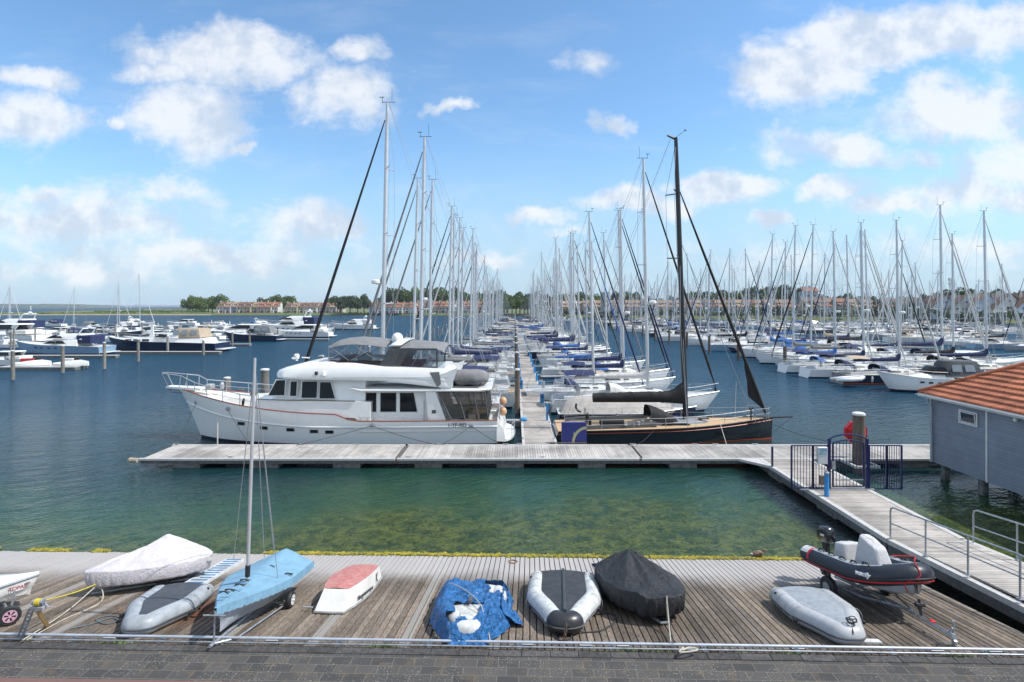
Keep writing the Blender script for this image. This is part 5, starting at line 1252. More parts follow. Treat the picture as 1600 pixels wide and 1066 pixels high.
ordn = lambda n: str(n) + ('th' if 10 <= n % 100 <= 20 else {1: 'st', 2: 'nd', 3: 'rd'}.get(n % 10, 'th'))
# left row: bows to the left, masts read from the photo then carried on
left = [(-9.87, 42.3, 23.4, 0, 'GREYC', 'BLACKC'), (-7.87, 47.2, 22.3, 1, 'GREYC', 'GREYC'), (-9.3, 51.8, 19.9, 4, 'GREYC', 'GREYC'), (-8.5, 56.4, 20.8, 0, 'GREYC', 'GREYC'), (-7.1, 61.2, 19.0, 1, 'GREYC', 'BLACKC'), (-7.2, 66, 18.9, 2, 'NAVYC', 'GREYC'), (-7.1, 70.6, 19.2, 0, 'GREYC', 'WHITEC'), (-7.1, 75.2, 18.6, 1, 'NAVYC', 'GREYC'), (-6.3, 79.8, 19.1, 4, 'GREYC', 'GREYC'), (-6.2, 84.4, 17.5, 2, 'GREYC', 'WHITEC'), (-6.2, 89, 17.8, 0, 'NAVYC', 'GREYC')]
y = 93.6
while y < 292:
    if rg.random() < 0.15: y += 4.75
    left.append((-6.4 + rg.uniform(-1.6, 1.0), y + rg.uniform(-0.8, 0.8), rg.choice([rg.uniform(11.5, 15), rg.uniform(14, 18.5), rg.uniform(16, 20)]) if abs(y - 121) > 3 else 19.2, None, None, None)); y += 4.75
for k, (xm, y, top, pi, cv, fl) in enumerate(left):
    if pi is None and rg.random() < 0.15: continue
    place_sail(xm, y, top, -1, '{h} yacht with {c} covers, ' + ordn(k + 1) + ' in the row left of the central jetty', 'yachts moored left of the central jetty', pi, cv, 0 if k < 9 else None, fl, far=y > 100, yaw=rg.uniform(-0.02, 0.02), rng=rg)
right = [(10.5, 44.8, 19.9, 0, 'WHITEC', 'BLACKC', 0, 'WHITEC'), (7.0, 50.2, 16.6, 4, 'NAVYC', 'NAVYC', 0, 'NAVYC'), (10.6, 55.2, 17.7, 0, 'NAVYC', 'NAVYC', 0, 'BEIGEC'), (11.6, 61.5, 18.6, 1, 'NAVYC', 'BLACKC', 0, 'BLUEC'), (9.2, 66.5, 15.8, 2, 'BLUEC', 'BLUEC', 1, 'BLUEC'), (11.8, 72.5, 17.6, 4, 'NAVYC', 'GREYC', 0, 'NAVYC'), (10.0, 78, 17, 0, 'NAVYC', 'BLACKC', 0, 'NAVYC'), (9.6, 84, 17.2, 1, 'BLUEC', 'WHITEC', 0, 'BLUEC'), (9.4, 89, 19.6, 2, 'NAVYC', 'BLACKC', 2, None), (9.6, 93.5, 20.4, 0, 'NAVYC', 'WHITEC', 0, None), (9.8, 98, 18.6, 1, 'BLUEC', 'NAVYC', 0, None)]
y = 102.8
while y < 292: right.append((9.0 + rg.uniform(-2.0, 1.8), y + rg.uniform(-0.8, 0.8), rg.choice([rg.uniform(12, 16), rg.uniform(15, 19), rg.uniform(18, 22)]), None, rg.choice(['NAVYC', 'NAVYC', 'BLUEC', 'GREYC', 'GREYC', 'BLACKC', 'WHITEC']), None, None, None)); y += 4.8
for k, (xm, y, top, pi, cv, fl, hl, hd) in enumerate(right):
    if pi is None and rg.random() < 0.15: continue
    place_sail(xm, y, top, 1, '{h} yacht with {c} covers, ' + ordn(k + 3) + ' in the row right of the central jetty', 'yachts moored right of the central jetty', pi, cv, hl, fl, far=y > 105, yaw=rg.uniform(-0.02, 0.02), hood=hd, rng=rg)
# hulls beyond the right fairway
def side_jetty(x, y0, y1, label):
    r_ = empty('side_jetty', (x, (y0 + y1) / 2, 0), label=label, cat='jetty'); h = (y1 - y0) / 2
    m = MB(); m.box(-1, 1, -h, h, 0.38, 0.5); m.build('deck', DECKX.copy() if False else EDGE, r_)
    m = MB(); m.box(-0.9, 0.9, -h + .1, h - .1, -0.2, 0.379); m.build('float', FASC, r_)
side_jetty(49.6, 50, 285, 'long pale jetty behind the sterns across the right fairway')
side_jetty(101, 90, 262, 'second long jetty far across the right basin')
side_jetty(149, 130, 252, 'third far jetty near the houses on the right shore')
rowA = [  # xm, y, top, bow
 (41.4, 61.2, 17.5, 1, 2, 'NAVYC'), (40.7, 66.3, 18.0, 1, 0, 'NAVYC'), (40.2, 71.2, 17.6, 1, 0, 'BLUEC'), (39.8, 76.5, 19.2, -1, 0, 'GREYC'), (39.9, 81.6, 19.8, -1, 0, 'GREYC'), (41.0, 86.5, 18.0, -1, 1, 'BLUEC'), (41.0, 91.2, 19.8, -1, 0, 'BLUEC')]
y = 96
while y < 262: rowA.append((41.6 + rg.uniform(-0.8, 1.6), y, rg.choice([rg.uniform(12, 15), rg.uniform(14, 18), rg.uniform(17, 21)]), rg.choice([-1, -1, 1]), None, None)); y += 4.8
for k, (xm, y, top, bow, hl, cv) in enumerate(rowA):
    if hl is None and rg.random() < 0.08: continue
    place_sail(xm, y, top, bow, '{h} yacht with {c} covers, ' + ordn(k + 1) + ' along the water edge across the right fairway', 'yachts facing the right fairway', None if hl is None else (3, 0, 0, 0, 1, 2, 0)[k], cv, hl, None, far=y > 100, yaw=rg.uniform(-0.03, 0.03), rng=rg)
rowB = [(54.8, 66, 19.3, 1, 'NAVYC'), (54.5, 70.6, 17.2, 1, 'BLACKC'), (56.5, 75.2, 21.6, 1, 'NAVYC'), (54.2, 80, 17.5, -1, 'GREYC'), (57, 84.6, 16.4, 1, 'NAVYC'), (55.5, 89.3, 20.3, 1, 'NAVYC'), (57.5, 94, 20.8, 1, 'BLACKC'), (58, 98.7, 20.6, 1, 'NAVYC')]
y = 103.4
while y < 262: rowB.append((57.4 + rg.uniform(-1.5, 1.5), y, rg.uniform(14.5, 20), rg.choice([-1, 1, 1]), None)); y += 4.8
for k, (xm, y, top, bow, cv) in enumerate(rowB):
    if k > 8 and rg.random() < 0.1: continue
    place_sail(xm, y, top, bow, '{h} yacht with {c} covers, ' + ordn(k + 1) + ' behind the nearest right jetty', 'yachts behind the nearest right jetty', None, cv, None, None, far=y > 84, yaw=rg.uniform(-0.03, 0.03), rng=rg)
for (x0, y0, y1, nm, n) in ((93.5, 105, 258, 'near side of the second right jetty', 0), (108.5, 119, 258, 'far side of the second right jetty', 0), (141, 156, 250, 'near side of the third right jetty', 0), (157, 175, 250, 'far side of the third right jetty', 0)):
    y = y0; k = 0
    while y < y1:
        k += 1
        if rg.random() > 0.22:
            place_sail(x0 + rg.uniform(-1.5, 1.5), y, rg.uniform(12.5, 18.5), rg.choice([-1, 1]), '{h} yacht with {c} covers, ' + ordn(k) + ', ' + nm, 'yachts on the ' + nm, None, None, None, None, far=True, yaw=rg.uniform(-0.04, 0.04), rng=rg)
        y += 5.2
# a few sailing yachts in the left basin
for k, (px, d, top, bow) in enumerate(((14, 150, 13.6, -1), (17, 172, 14.5, 1), (115, 158, 13.6, -1), (183, 165, 13.5, -1), (187, 176, 15.6, 1), (219, 162, 17.4, 1), (735, 320, 17, 1))):
    if px == 735: continue
    place_sail((px - CX) * d / F, d, top, bow, '{h} yacht with {c} covers in the left basin, ' + ordn(k + 1) + ' mast from the left', 'sailing yachts in the left basin', [2, 0, 1, 4, 0, 1][k], 'NAVYC', [0, 0, 0, 2, 0, 0][k], 'WHITEC', far=True, rng=rg)
for p in protos:
    def kill(o):
        for ch in list(o.children): kill(ch)
        bpy.data.objects.remove(o)
    kill(p)

# ---------------------------------------------------------------- the charcoal racing yacht beside the sign
def MZ():
    q = MB(); q.m = Matrix.Translation((0, 0, -0.19)); return q
def racing_yacht():
    L = 13.5; o = empty('racing_yacht', (9.35, 35.5, 0), label='charcoal sailing yacht with tan deck and black mast beside the blue sign', cat='sailing yacht')
    rings, hb, sh, xx = hull_mesh(L, 3.95, 1.36, 1.02, 0.84, rake=0.005, tr=0.93, stern_rake=-0.4, full=0.42, entry=1.55, flare=0.10)
    hull_parts(o, rings, BLACKH, REDB, ANTIB, 0.04, TEAK, camber=0.04, sheerm=BLACKR)
    X = lambda t: -L / 2 + L * t
    m = MB()
    for s in (-1, 1):
        pts = [(xx(i / 18, 0.2), s * (hb(i / 18) * 0.985 + 0.012), sh(i / 18) - 0.16) for i in range(19)]; m.tube(pts, 0.016, 4)
    m.build('orange_cove_line', REDB, o)
    m = MZ(); m.slab([(X(0.70), -hb(0.70) * 0.93 - 0.05, 0.72), (X(0.757), -hb(0.757) * 0.93 - 0.05, 0.74), (X(0.757), -hb(0.757) * 0.945 - 0.05, 0.93), (X(0.70), -hb(0.70) * 0.945 - 0.05, 0.91)], 0.012); m.build('hull_window', GLASS, o)
    m = MZ(); frustum(m, X(0.44), X(0.76), 1.16, 1.50, 1.05, 0.92, 1.7, 0.2, 0.25, tip=0.45); cr = m.build('coachroof', mat('coachroof_grey', (0.22, 0.24, 0.26), 0.4), o, smooth=True, angle=35)
    m = MZ(); side_window(m, X(0.47), X(0.60), 1.24, 1.36, 1.16, 1.50, 1.05, 0.92, 0.05, -0.2); m.build('cabin_windows', GLASS, cr)
    m = MZ(); m.box(X(0.655), X(0.70), -0.3, 0.3, 1.47, 1.53, ch=0.02); m.box(X(0.56), X(0.585), -0.5, -0.1, 1.49, 1.54, ch=0.02); m.build('deck_hatch', GLASS, cr)
    m = MZ(); m.box(X(0.02), X(0.42), -1.15, 1.15, 0.98, 1.035); m.build('cockpit_sole', mat('cockpit_grey', (0.16, 0.18, 0.20), 0.5), o)
    m = MZ()
    for s in (-1, 1): m.loft([[(X(0.05), s * 1.5, 0.98), (X(0.05), s * 1.45, 1.22), (X(0.05), s * 1.2, 1.22), (X(0.05), s * 1.1, 0.98)], [(X(0.44), s * 1.35, 1.1), (X(0.44), s * 1.3, 1.48), (X(0.44), s * 1.1, 1.5), (X(0.44), s * 1.0, 1.1)]], True, True, True)
    m.build('cockpit_coamings', DGREYC, o)
    for s in (-1, 1):
        m = MZ(); c = (X(0.14), s * 0.75, 1.55)
        m.tube([(c[0], c[1] + 0.42 * math.cos(a), c[2] + 0.42 * math.sin(a)) for a in [2 * math.pi * k / 16 for k in range(17)]], 0.02, 5); m.box(c[0] + .03, c[0] + 0.2, c[1] - 0.08, c[1] + 0.08, 1.0, 1.6, ch=0.02); m.build('steering_wheel', CARBON, o)
    for k, (tx, yy_) in enumerate(((0.30, -1.35), (0.36, -1.25), (0.42, -1.0), (0.30, 1.35), (0.36, 1.25), (0.46, 0.9), (0.385, -0.9))):
        m = MZ(); m.lathe([(0.12, 1.25), (0.09, 1.32), (0.09, 1.40), (0.11, 1.44), (0.03, 1.46)], 10, (X(tx), yy_, 0.08)); m.build('winch', STEEL, o, smooth=True, angle=40)
    m = MZ(); x0, x1 = X(0.42), X(0.54)
    m.grid(lambda a, b: Vector((x0 + (x1 - x0) * b, -1.02 * math.cos(math.pi * a), 1.45 + (0.86 - 0.7 * b ** 1.4) * math.sin(math.pi * a) ** 0.4)), 13, 6); m.build('sprayhood', BLACKC, o, smooth=True)
    m = MZ(); m.box(X(0.19), X(0.30), -1.36, -0.7, 1.24, 1.62, ch=0.08); m.build('sail_bag', BLACKC, o)
    xm = 1.33; zb = 1.30; H = 17.5; rk = lambda z: xm - 0.62 * (z - zb) / H
    m = MB(); m.tube([(rk(z), 0, z) for z in (zb - 0.2, 6, 12, 16, zb + H)], [0.17, 0.165, 0.155, 0.14, 0.11], 10); mo = m.build('mast', CARBON, o, smooth=True, angle=60)
    m = MB(); zt = zb + H; m.tube([(rk(zt) - 0.55, 0, zt + 0.14), (rk(zt), 0, zt - 0.1)], [0.05, 0.09], 6); m.tube([(rk(zt), 0, zt), (rk(zt) + 0.65, 0, zt + 0.5)], 0.012, 4); m.ell((rk(zt) + 0.6, 0, zt + 0.46), (0.08, 0.04, 0.04)); m.build('masthead_crane', CARBON, mo)
    for f in (0.31, 0.57, 0.8):
        z = zb + H * f; m = MB(); m.tube([(rk(z) - 0.5, -1.15 * (1.3 - f * .6), z + 0.08), (rk(z), 0, z), (rk(z) - 0.5, 1.15 * (1.3 - f * .6), z + 0.08)], 0.04, 5); m.build('spreader', CARBON, mo)
    m = MB(); m.tube([(rk(2.6) - 0.1, 0, 2.45), (rk(2.6) - 5.6, 0, 2.5)], 0.11, 8); bo_ = m.build('boom', CARBON, o, smooth=True, angle=60)
    m = MB()
    def cov(a, b):
        x = rk(2.6) - 5.75 + 5.8 * b; th = 2 * math.pi * a; hgt = 0.44 + 0.16 * b + 0.75 * max(0, (b - 0.82) / 0.18) ** 1.3
        if b > 0.95: hgt *= 1 - (b - 0.95) * 2
        low = -0.14 - 0.12 * max(0, b - 0.75) / 0.25
        wv = 1 + 0.09 * noise.noise(Vector((b * 14, a * 4, 1))) + 0.06 * noise.noise(Vector((b * 40, a * 9, 2)))
        return Vector((x, 0.26 * math.sin(th) * wv, 2.42 + low + (hgt - low) * (0.5 + 0.5 * math.cos(th)) * wv))
    m.grid(cov, 18, 50, True); m.add([cov(a / 18, 0) for a in range(18)], [tuple(range(18))]); m.build('sail_cover', BLACKC, bo_, smooth=True)
    xb = L / 2 - 0.42
    m = MB(); top_ = Vector((rk(15.2) + 0.1, 0, 15.5)); bot = Vector((xb, 0, 1.55)); pts = [bot.lerp(top_, k / 14) for k in range(15)]
    m.tube(pts, [0.07, 0.10, 0.105, 0.11, 0.105, 0.10, 0.10, 0.09, 0.09, 0.08, 0.08, 0.07, 0.06, 0.05, 0.03], 8)
    fs = m.build('furled_sail', BLACKC, o, smooth=True, angle=60)
    m = MB()
    p0, p1 = bot.lerp(top_, 0.03), bot.lerp(top_, 0.26)
    def clew(a, b):
        p = p0.lerp(p1, b); wd = 0.62 * (b * 4 if b < 0.25 else (1 - (b - 0.25) / 0.75)) ; k = 0.05 * math.sin(14 * b) * a
        return Vector((p.x - wd * a - 0.0, p.y - k - 0.02, p.z - 0.15 * a))
    m.grid(clew, 8, 24); m.build('sail_clew', BLACKC, fs, smooth=True)
    m = MB(); m.tube([(L / 2 - 0.6, 0, 1.33), (L / 2 + 1.25, 0, 1.38)], [0.07, 0.045], 6); m.tube([(L / 2 + 1.25, 0, 1.38), (L / 2 + 0.0, 0, 0.4)], 0.012, 3, False); m.build('bowsprit', CARBON, o)
    m = MB()
    for s in (-1, 1):
        c_ = (rk(zb) - 0.4, s * 1.75, 1.0)
        pz = [zb + H * f for f in (0.31, 0.57, 0.8)]; w_ = [1.15 * (1.3 - f * .6) for f in (0.31, 0.57, 0.8)]
        m.tube([c_] + [(rk(z) - 0.5, s * w, z + 0.08) for z, w in zip(pz, w_)] + [(rk(zt), 0, zt - 0.3)], 0.014, 3, False)
        m.tube([c_, (rk(pz[0]), 0, pz[0])], 0.012, 3, False); m.tube([(rk(pz[0]) - 0.5, s * w_[0], pz[0]), (rk(pz[1]), 0, pz[1])], 0.012, 3, False)
        m.tube([(X(0.02), s * 1.6, 1.0), (rk(zt) - 0.3, 0, zt)], 0.011, 3, False)
    m.tube([(xb - 0.9, 0, 1.7), (rk(12.5), 0, 12.5)], 0.02, 4, False); m.build('rigging', WIRE, mo)
    m = MB(); m.tube([p1 - Vector((0.45, 0, 1.6)), (X(0.80), -0.9, 1.28)], 0.014, 4); m.build('sheet', ROPEW, o)
    pts = [(xx(t, 0), hb(t) - 0.1, sh(t)) for t in (0.05, 0.19, 0.33, 0.47, 0.61, 0.75, 0.9)]
    for s in (-1, 1):
        m = MB(); p = [Vector((a, b * s, c)) for a, b, c in pts]
        for q in p: m.tube([q, q + Vector((0, 0, 0.62))], 0.015, 4)
        m.tube([q + Vector((0, 0, 0.62)) for q in p], 0.012, 4); m.tube([q + Vector((0, 0, 0.32)) for q in p], 0.009, 4); m.build('guard_rail', STEEL, o)
    m = MB(); zz = sh(0.95)
    for hz in (0.34, 0.66): m.tube([(X(0.9), 0.72, zz + hz), (X(0.97), 0.38, zz + hz), (X(0.985), 0, zz + hz), (X(0.97), -0.38, zz + hz), (X(0.9), -0.72, zz + hz)], 0.018, 5)
    for (t, w_) in ((0.9, 0.72), (0.955, 0.5), (0.97, 0.38)):
        for s in (-1, 1): m.tube([(X(t), s * w_, zz - 0.1), (X(t), s * w_, zz + 0.66)], 0.016, 5)
    m.build('bow_rail', STEEL, o)
    m = MB(); m.tube([(X(0.88), -0.66, zz), (X(0.88), -0.66, zz + 0.7)], 0.04, 6); m.tube([(X(0.88) - 0.12, -0.66, zz + 0.75), (X(0.88), -0.66, zz + 0.62), (X(0.88) + 0.12, -0.66, zz + 0.75)], 0.05, 5); m.build('anchor_cover', BLACKC, o)
    return o
RY = racing_yacht()
rope((8.2, 33.55, 0.95), cl(995, 695), 'dark thin line from the charcoal yacht amidships to the pontoon', 0.1, 0.012)
rope((15.3, 35.2, 1.3), (19.3, 31.9, 0.55), 'dark bow line from the charcoal yacht to the right end of the pontoon', 0.35)
rope((12.2, 33.75, 1.3), (11.9, 31.95, 0.52), 'pale line hanging from the charcoal yacht side to the pontoon', 0.0, 0.02, ROPEW)
# navy day sailer under a taupe cover
DS = empty('covered_dayboat', (7.9, 40.0, 0), label='low navy boat under a taupe canvas cover behind the charcoal yacht', cat='day boat')
rings, hb, sh, xx = hull_mesh(9.8, 2.9, 1.25, 0.95, 0.9, rake=0.04, tr=0.8, full=0.45)
hull_parts(DS, rings, NAVY, REDB, ANTI, 0.1, GREYW)
m = MB()
def dcov(a, b):
    t = 0.02 + 0.80 * b; w_ = (hb(t) + 0.03); th = math.pi * a
    rd = 0.30 + 0.88 * min(1, b / 0.10) ** 0.6 * (1 - 0.78 * max(0, (b - 0.38) / 0.62) ** 1.3)
    sag = -0.07 * math.sin(b * 15.0) ** 2
    z = sh(t) - 0.14 + (rd + sag) * (1 - abs(math.cos(th)) ** 1.15) + 0.05 * noise.noise(Vector((b * 7, a * 4, 0)))
    return Vector((-4.9 + 9.8 * t, -w_ * math.cos(th), z))
m.grid(dcov, 17, 26); m.build('canvas_cover', TAUPEC, DS, smooth=True)
m = MB(); m.add([(-3.3 + 0.5 * math.cos(a) * r_ , -1.36 + 0.12 * r_ , 1.45 - 0.45 * math.sin(a) * r_) for r_, a in [(1.0, R(100 + 10 * k)) for k in range(12)] + [(0.72, R(210 - 10 * k)) for k in range(12)]], [tuple(range(24))]); m.build('cover_emblem', DGREYC, DS)
m = MB()
for s in (-1, 1): m.tube([(-4.7, s * 1.0, 0.9), (-4.7, s * 1.0, 1.55), (-3.9, s * 1.15, 1.55), (-3.9, s * 1.15, 0.9)], 0.018, 5)
m.build('stern_rail', STEEL, DS)
m = MB(); frustum(m, 0.9, 3.4, 1.0, 1.35, 0.8, 0.6, 1.2, 0.1, 0.2, tip=0.5); m.build('coachroof', WHITE, DS, smooth=True, angle=35)

# ---------------------------------------------------------------- motor boats
def motor_proto(L=13.0, B=4.1, style='flybridge', hullm=WHITE, canvas=NAVYC, stripem=NAVY):
    o = empty('motor_boat')
    low = style in ('sport', 'express')
    fb = 1.75 if not low else 1.55
    rings, hb, sh, xx = hull_mesh(L, B, fb + 0.2, fb * 0.78, fb * 0.66, rake=0.14 if low else 0.09, tr=0.93, full=0.5, entry=2.0, flare=0.14)
    hull_parts(o, rings, hullm, stripem, ANTI, 0.14, WHITE2)
    X = lambda t: -L / 2 + L * t
    z0 = fb * 0.70
    if style == 'flybridge':
        m = MB(); frustum(m, X(0.24), X(0.80), z0, z0 + 0.95, B * 0.42, B * 0.38, L * 0.24, 0.1, 0.3, tip=0.5); sa = m.build('saloon', WHITE, o, smooth=True, angle=35)
        m = MB(); side_window(m, X(0.36), X(0.60), z0 + 0.35, z0 + 0.78, z0, z0 + 0.95, B * 0.42, B * 0.38, 0.5, -0.9); m.build('saloon_windows', GLASS, sa)
        m = MB(); frustum(m, X(0.20), X(0.64), z0 + 0.955, z0 + 1.75, B * 0.37, B * 0.32, L * 0.18, 0.1, 0.3, tip=0.6); fl = m.build('upper_house', WHITE, o, smooth=True, angle=35)
        m = MB(); side_window(m, X(0.40), X(0.55), z0 + 1.15, z0 + 1.45, z0 + 0.955, z0 + 1.75, B * 0.37, B * 0.32, 0.4, -0.7)
        m.slab([(X(0.625), -B * 0.2, z0 + 1.08), (X(0.625), B * 0.2, z0 + 1.08), (X(0.55), B * 0.18, z0 + 1.5), (X(0.55), -B * 0.18, z0 + 1.5)], 0.03); m.build('windscreen', GLASS, fl)
        m = MB(); m.box(X(0.10), X(0.26), -B * 0.36, B * 0.36, z0 + 0.4, z0 + 1.55, ch=0.1); m.build('canvas_back', canvas, o)
        m = MB(); m.tube([(X(0.24), -B * 0.34, z0 + 1.7), (X(0.20), -B * 0.30, z0 + 2.5), (X(0.20), B * 0.30, z0 + 2.5), (X(0.24), B * 0.34, z0 + 1.7)], 0.09, 6); m.lathe([(0.2, z0 + 2.55), (0.3, z0 + 2.6), (0.3, z0 + 2.75), (0.1, z0 + 2.85)], 10, (X(0.2), 0, 0)); m.build('radar_arch', WHITE, o)
    elif style == 'sport':
        m = MB(); frustum(m, X(0.30), X(0.86), z0, z0 + 0.75, B * 0.40, B * 0.34, L * 0.30, 0.1, 0.35, tip=0.4); sa = m.build('cabin', WHITE, o, smooth=True, angle=35)
        m = MB(); frustum(m, X(0.24), X(0.64), z0 + 0.755, z0 + 1.35, B * 0.38, B * 0.30, L * 0.18, 0.6, 0.3, tip=0.6); t2 = m.build('windscreen', GLASS, sa, smooth=True, angle=35)
        m = MB(); frustum(m, X(0.16), X(0.47), z0 + 1.352, z0 + 1.50, B * 0.34, B * 0.30, 0.6, 0.2, 0.3, tip=0.8); m.build('hardtop', WHITE, o, smooth=True, angle=35)
        m = MB(); m.box(X(0.08), X(0.24), -B * 0.38, B * 0.38, z0 + 0.1, z0 + 0.65, ch=0.08); m.build('aft_seats', WHITE2, o)
        m = MB(); m.slab([(X(0.24), -B * 0.39, z0 + 0.3), (X(0.30), -B * 0.39, z0 + 0.3), (X(0.24), -B * 0.35, z0 + 1.4), (X(0.17), -B * 0.35, z0 + 1.4)], 0.08); m.slab([(X(0.24), B * 0.31, z0 + 0.3), (X(0.30), B * 0.31, z0 + 0.3), (X(0.24), B * 0.31, z0 + 1.4), (X(0.17), B * 0.31, z0 + 1.4)], 0.08); m.build('arch_leg', WHITE, o)
    elif style == 'express':
        m = MB(); frustum(m, X(0.36), X(0.84), z0, z0 + 0.55, B * 0.38, B * 0.32, L * 0.25, 0.1, 0.3, tip=0.4); m.build('cabin', WHITE, o, smooth=True, angle=35)
        m = MB(); frustum(m, X(0.40), X(0.58), z0 + 0.5, z0 + 1.15, B * 0.38, B * 0.34, 0.8, 0.5, 0.3, tip=0.7); m.build('windscreen', GLASS, o, smooth=True, angle=35)
        m = MB(); frustum(m, X(0.10), X(0.47), z0 + 0.3, z0 + 1.65, B * 0.40, B * 0.32, 0.7, 0.5, 0.3, tip=0.9); cn = m.build('canvas_top', canvas, o, smooth=True, angle=35)
        m = MB(); side_window(m, X(0.17), X(0.26), z0 + 0.75, z0 + 1.35, z0 + 0.3, z0 + 1.65, B * 0.40, B * 0.32, 0.1, 0.05); side_window(m, X(0.29), X(0.38), z0 + 0.75, z0 + 1.35, z0 + 0.3, z0 + 1.65, B * 0.40, B * 0.32, 0.05, 0.0); m.build('clear_panel', mat('vinyl_grey', (0.25, 0.29, 0.33), 0.15, var=0.1), cn)
    elif style == 'cruiser':   # steel cruiser with aft cabin and beige canvas
        m = MB(); frustum(m, X(0.10), X(0.86), z0, z0 + 0.62, B * 0.40, B * 0.36, L * 0.10, 0.2, 0.3, tip=0.45); sa = m.build('cabin', WHITE, o, smooth=True, angle=35)
        m = MB()
        for k in range(3): side_window(m, X(0.57 + 0.075 * k), X(0.57 + 0.075 * k + 0.06), z0 + 0.12, z0 + 0.50, z0, z0 + 0.62, B * 0.40, B * 0.36, 0.0, -0.1 if k == 2 else 0)
        m.build('cabin_windows', GLASS, sa)
        m = MB(); frustum(m, X(0.33), X(0.58), z0 + 0.622, z0 + 1.25, B * 0.36, B * 0.30, 1.4, 0.1, 0.3, tip=0.75); wh = m.build('windscreen', WHITE, o, smooth=True, angle=35)
        m = MB(); side_window(m, X(0.42), X(0.54), z0 + 0.74, z0 + 1.15, z0 + 0.622, z0 + 1.25, B * 0.36, B * 0.30, 0.1, -0.9); m.build('pane', GLASS, wh)
        m = MB(); frustum(m, X(0.14), X(0.42), z0 + 0.7, z0 + 1.95, B * 0.35, B * 0.30, 0.8, 0.3, 0.3, tip=0.9); cn = m.build('canvas_top', canvas, o, smooth=True, angle=35)
        m = MB()
        for k in range(3): side_window(m, X(0.17 + 0.075 * k), X(0.17 + 0.075 * k + 0.055), z0 + 1.1, z0 + 1.7, z0 + 0.7, z0 + 1.95, B * 0.35, B * 0.30, 0.05, 0.0)
        m.build('clear_panel', mat('vinyl_grey', (0.25, 0.29, 0.33), 0.15, var=0.1), cn)
        m = MB(); m.slab([(X(0.60), -0.06, z0 + 0.7), (X(0.64), -0.06, z0 + 0.7), (X(0.625), -0.06, z0 + 2.3), (X(0.61), -0.06, z0 + 2.3)], 0.12); m.build('mast', WHITE, o)
    if style != 'cruiser':
        m = MB(); xs = [X(t) for t in (0.36, 0.44, 0.5)]
        for k, t in enumerate((0.45, 0.52, 0.60, 0.67)):
            for s in (-1, 1):
                c = (X(t), s * (hb(t) * 0.955 + 0.02), sh(t) * 0.72); m.box(c[0] - 0.2, c[0] + 0.2, c[1] - 0.03, c[1] + 0.03, c[2] - 0.07, c[2] + 0.07)
        m.build('portholes', GLASS, o, kind='stuff')
    pts = [(xx(t, 0), hb(t) - 0.1, sh(t)) for t in (0.45, 0.58, 0.72, 0.85, 0.95)]
    m = MB()
    for s in (-1, 1):
        p = [Vector((a, b * s, c)) for a, b, c in pts]
        for q in p: m.tube([q, q + Vector((0, 0, 0.6))], 0.016, 4)
        m.tube([q + Vector((0, 0, 0.6)) for q in p] + [Vector((L / 2, 0, sh(1) + 0.62))], 0.018, 4)
    m.build('bow_rail', STEEL, o)
    m = MB(); m.box(X(0) - 0.9, X(0) + 0.05, -B * 0.38, B * 0.38, 0.28, 0.38, ch=0.03); m.build('swim_platform', WHITE2, o)
    return o
MP = {k: motor_proto(*v) for k, v in {'flybridge': (14.0, 4.2, 'flybridge', WHITE, NAVYC, NAVY), 'sport': (13.5, 4.0, 'sport', WHITE, NAVYC, NAVY), 'express': (11, 3.6, 'express', WHITE, DGREYC, NAVY), 'cruiser': (14.0, 4.1, 'cruiser', WHITE, BEIGEC, NAVY)}.items()}
MPL = {'flybridge': 14.0, 'sport': 13.5, 'express': 11.0, 'cruiser': 14.0}
def place_motor(style, x, y, L, rz, label, hull=WHITE, canvas=None, group='motor boats in the left basin', zs=1.0):
    c = copy_tree(MP[style]); s = L / MPL[style]; c.scale = (s, s, s * zs); c.rotation_euler = (0, 0, rz); c.location = (x, y, 0)
    def walk(o):
        nm = o.name.split('.')[0]
        if nm == 'hull': setmat(o, hull)
        if canvas and nm in ('canvas_back', 'canvas_top'): setmat(o, canvas)
        for ch in o.children: walk(ch)
    walk(c); tag(c, label, 'motor boat', group); return c
PIr = math.pi
def pm(style, pxl, pxr, d, bow, label, hull=WHITE, canvas=None, zs=1.0):
    x0, x1 = (pxl - CX) * d / F, (pxr - CX) * d / F
    return place_motor(style, (x0 + x1) / 2, d, (x1 - x0) * (1.0 if d < 100 else 1.12), 0 if bow > 0 else PIr, label, hull, canvas, zs=zs * (0.92 if style == 'cruiser' else 1.1))
pm('flybridge', 24, 168, 98, -1, 'pale blue hulled motor yacht with dark blue rear canvas at the left pontoon', BLUEH, NAVYC, 0.95)
pm('cruiser', 178, 338, 105, -1, 'navy steel cruiser with beige canvas wheelhouse cover', NAVY, BEIGEC, 0.95)
pm('sport', -60, 50, 79, -1, 'white motor boat cut by the left picture edge beside the low platform', WHITE)
pm('sport', -70, 58, 128, -1, 'white open motor yacht with navy waterline at the left edge', WHITE)
pm('flybridge', -50, 66, 146, -1, 'white motor yacht with blue canvas behind the open one at left', WHITE, NAVYC)
pm('cruiser', 52, 104, 140, -1, 'white cabin cruiser with green tinted wheelhouse windows', WHITE, WHITEC)
pm('flybridge', 84, 122, 178, -1, 'small white flybridge boat far behind the pale blue motor yacht', WHITE, GREYC)
pm('express', 106, 166, 138, 1, 'white bow-right motor boat with dark canopy behind the pale blue yacht', WHITE, NAVYC)
pm('sport', 246, 300, 150, -1, 'navy hulled sports boat with tan deck behind the steel cruiser', NAVY)
pm('flybridge', 240, 284, 178, -1, 'grey and white pilot motor boat far beyond the steel cruiser', WHITE, GREYC)
pm('cruiser', 254, 290, 160, 1, 'small white trawler with upright windows beyond the steel cruiser', WHITE, WHITEC)
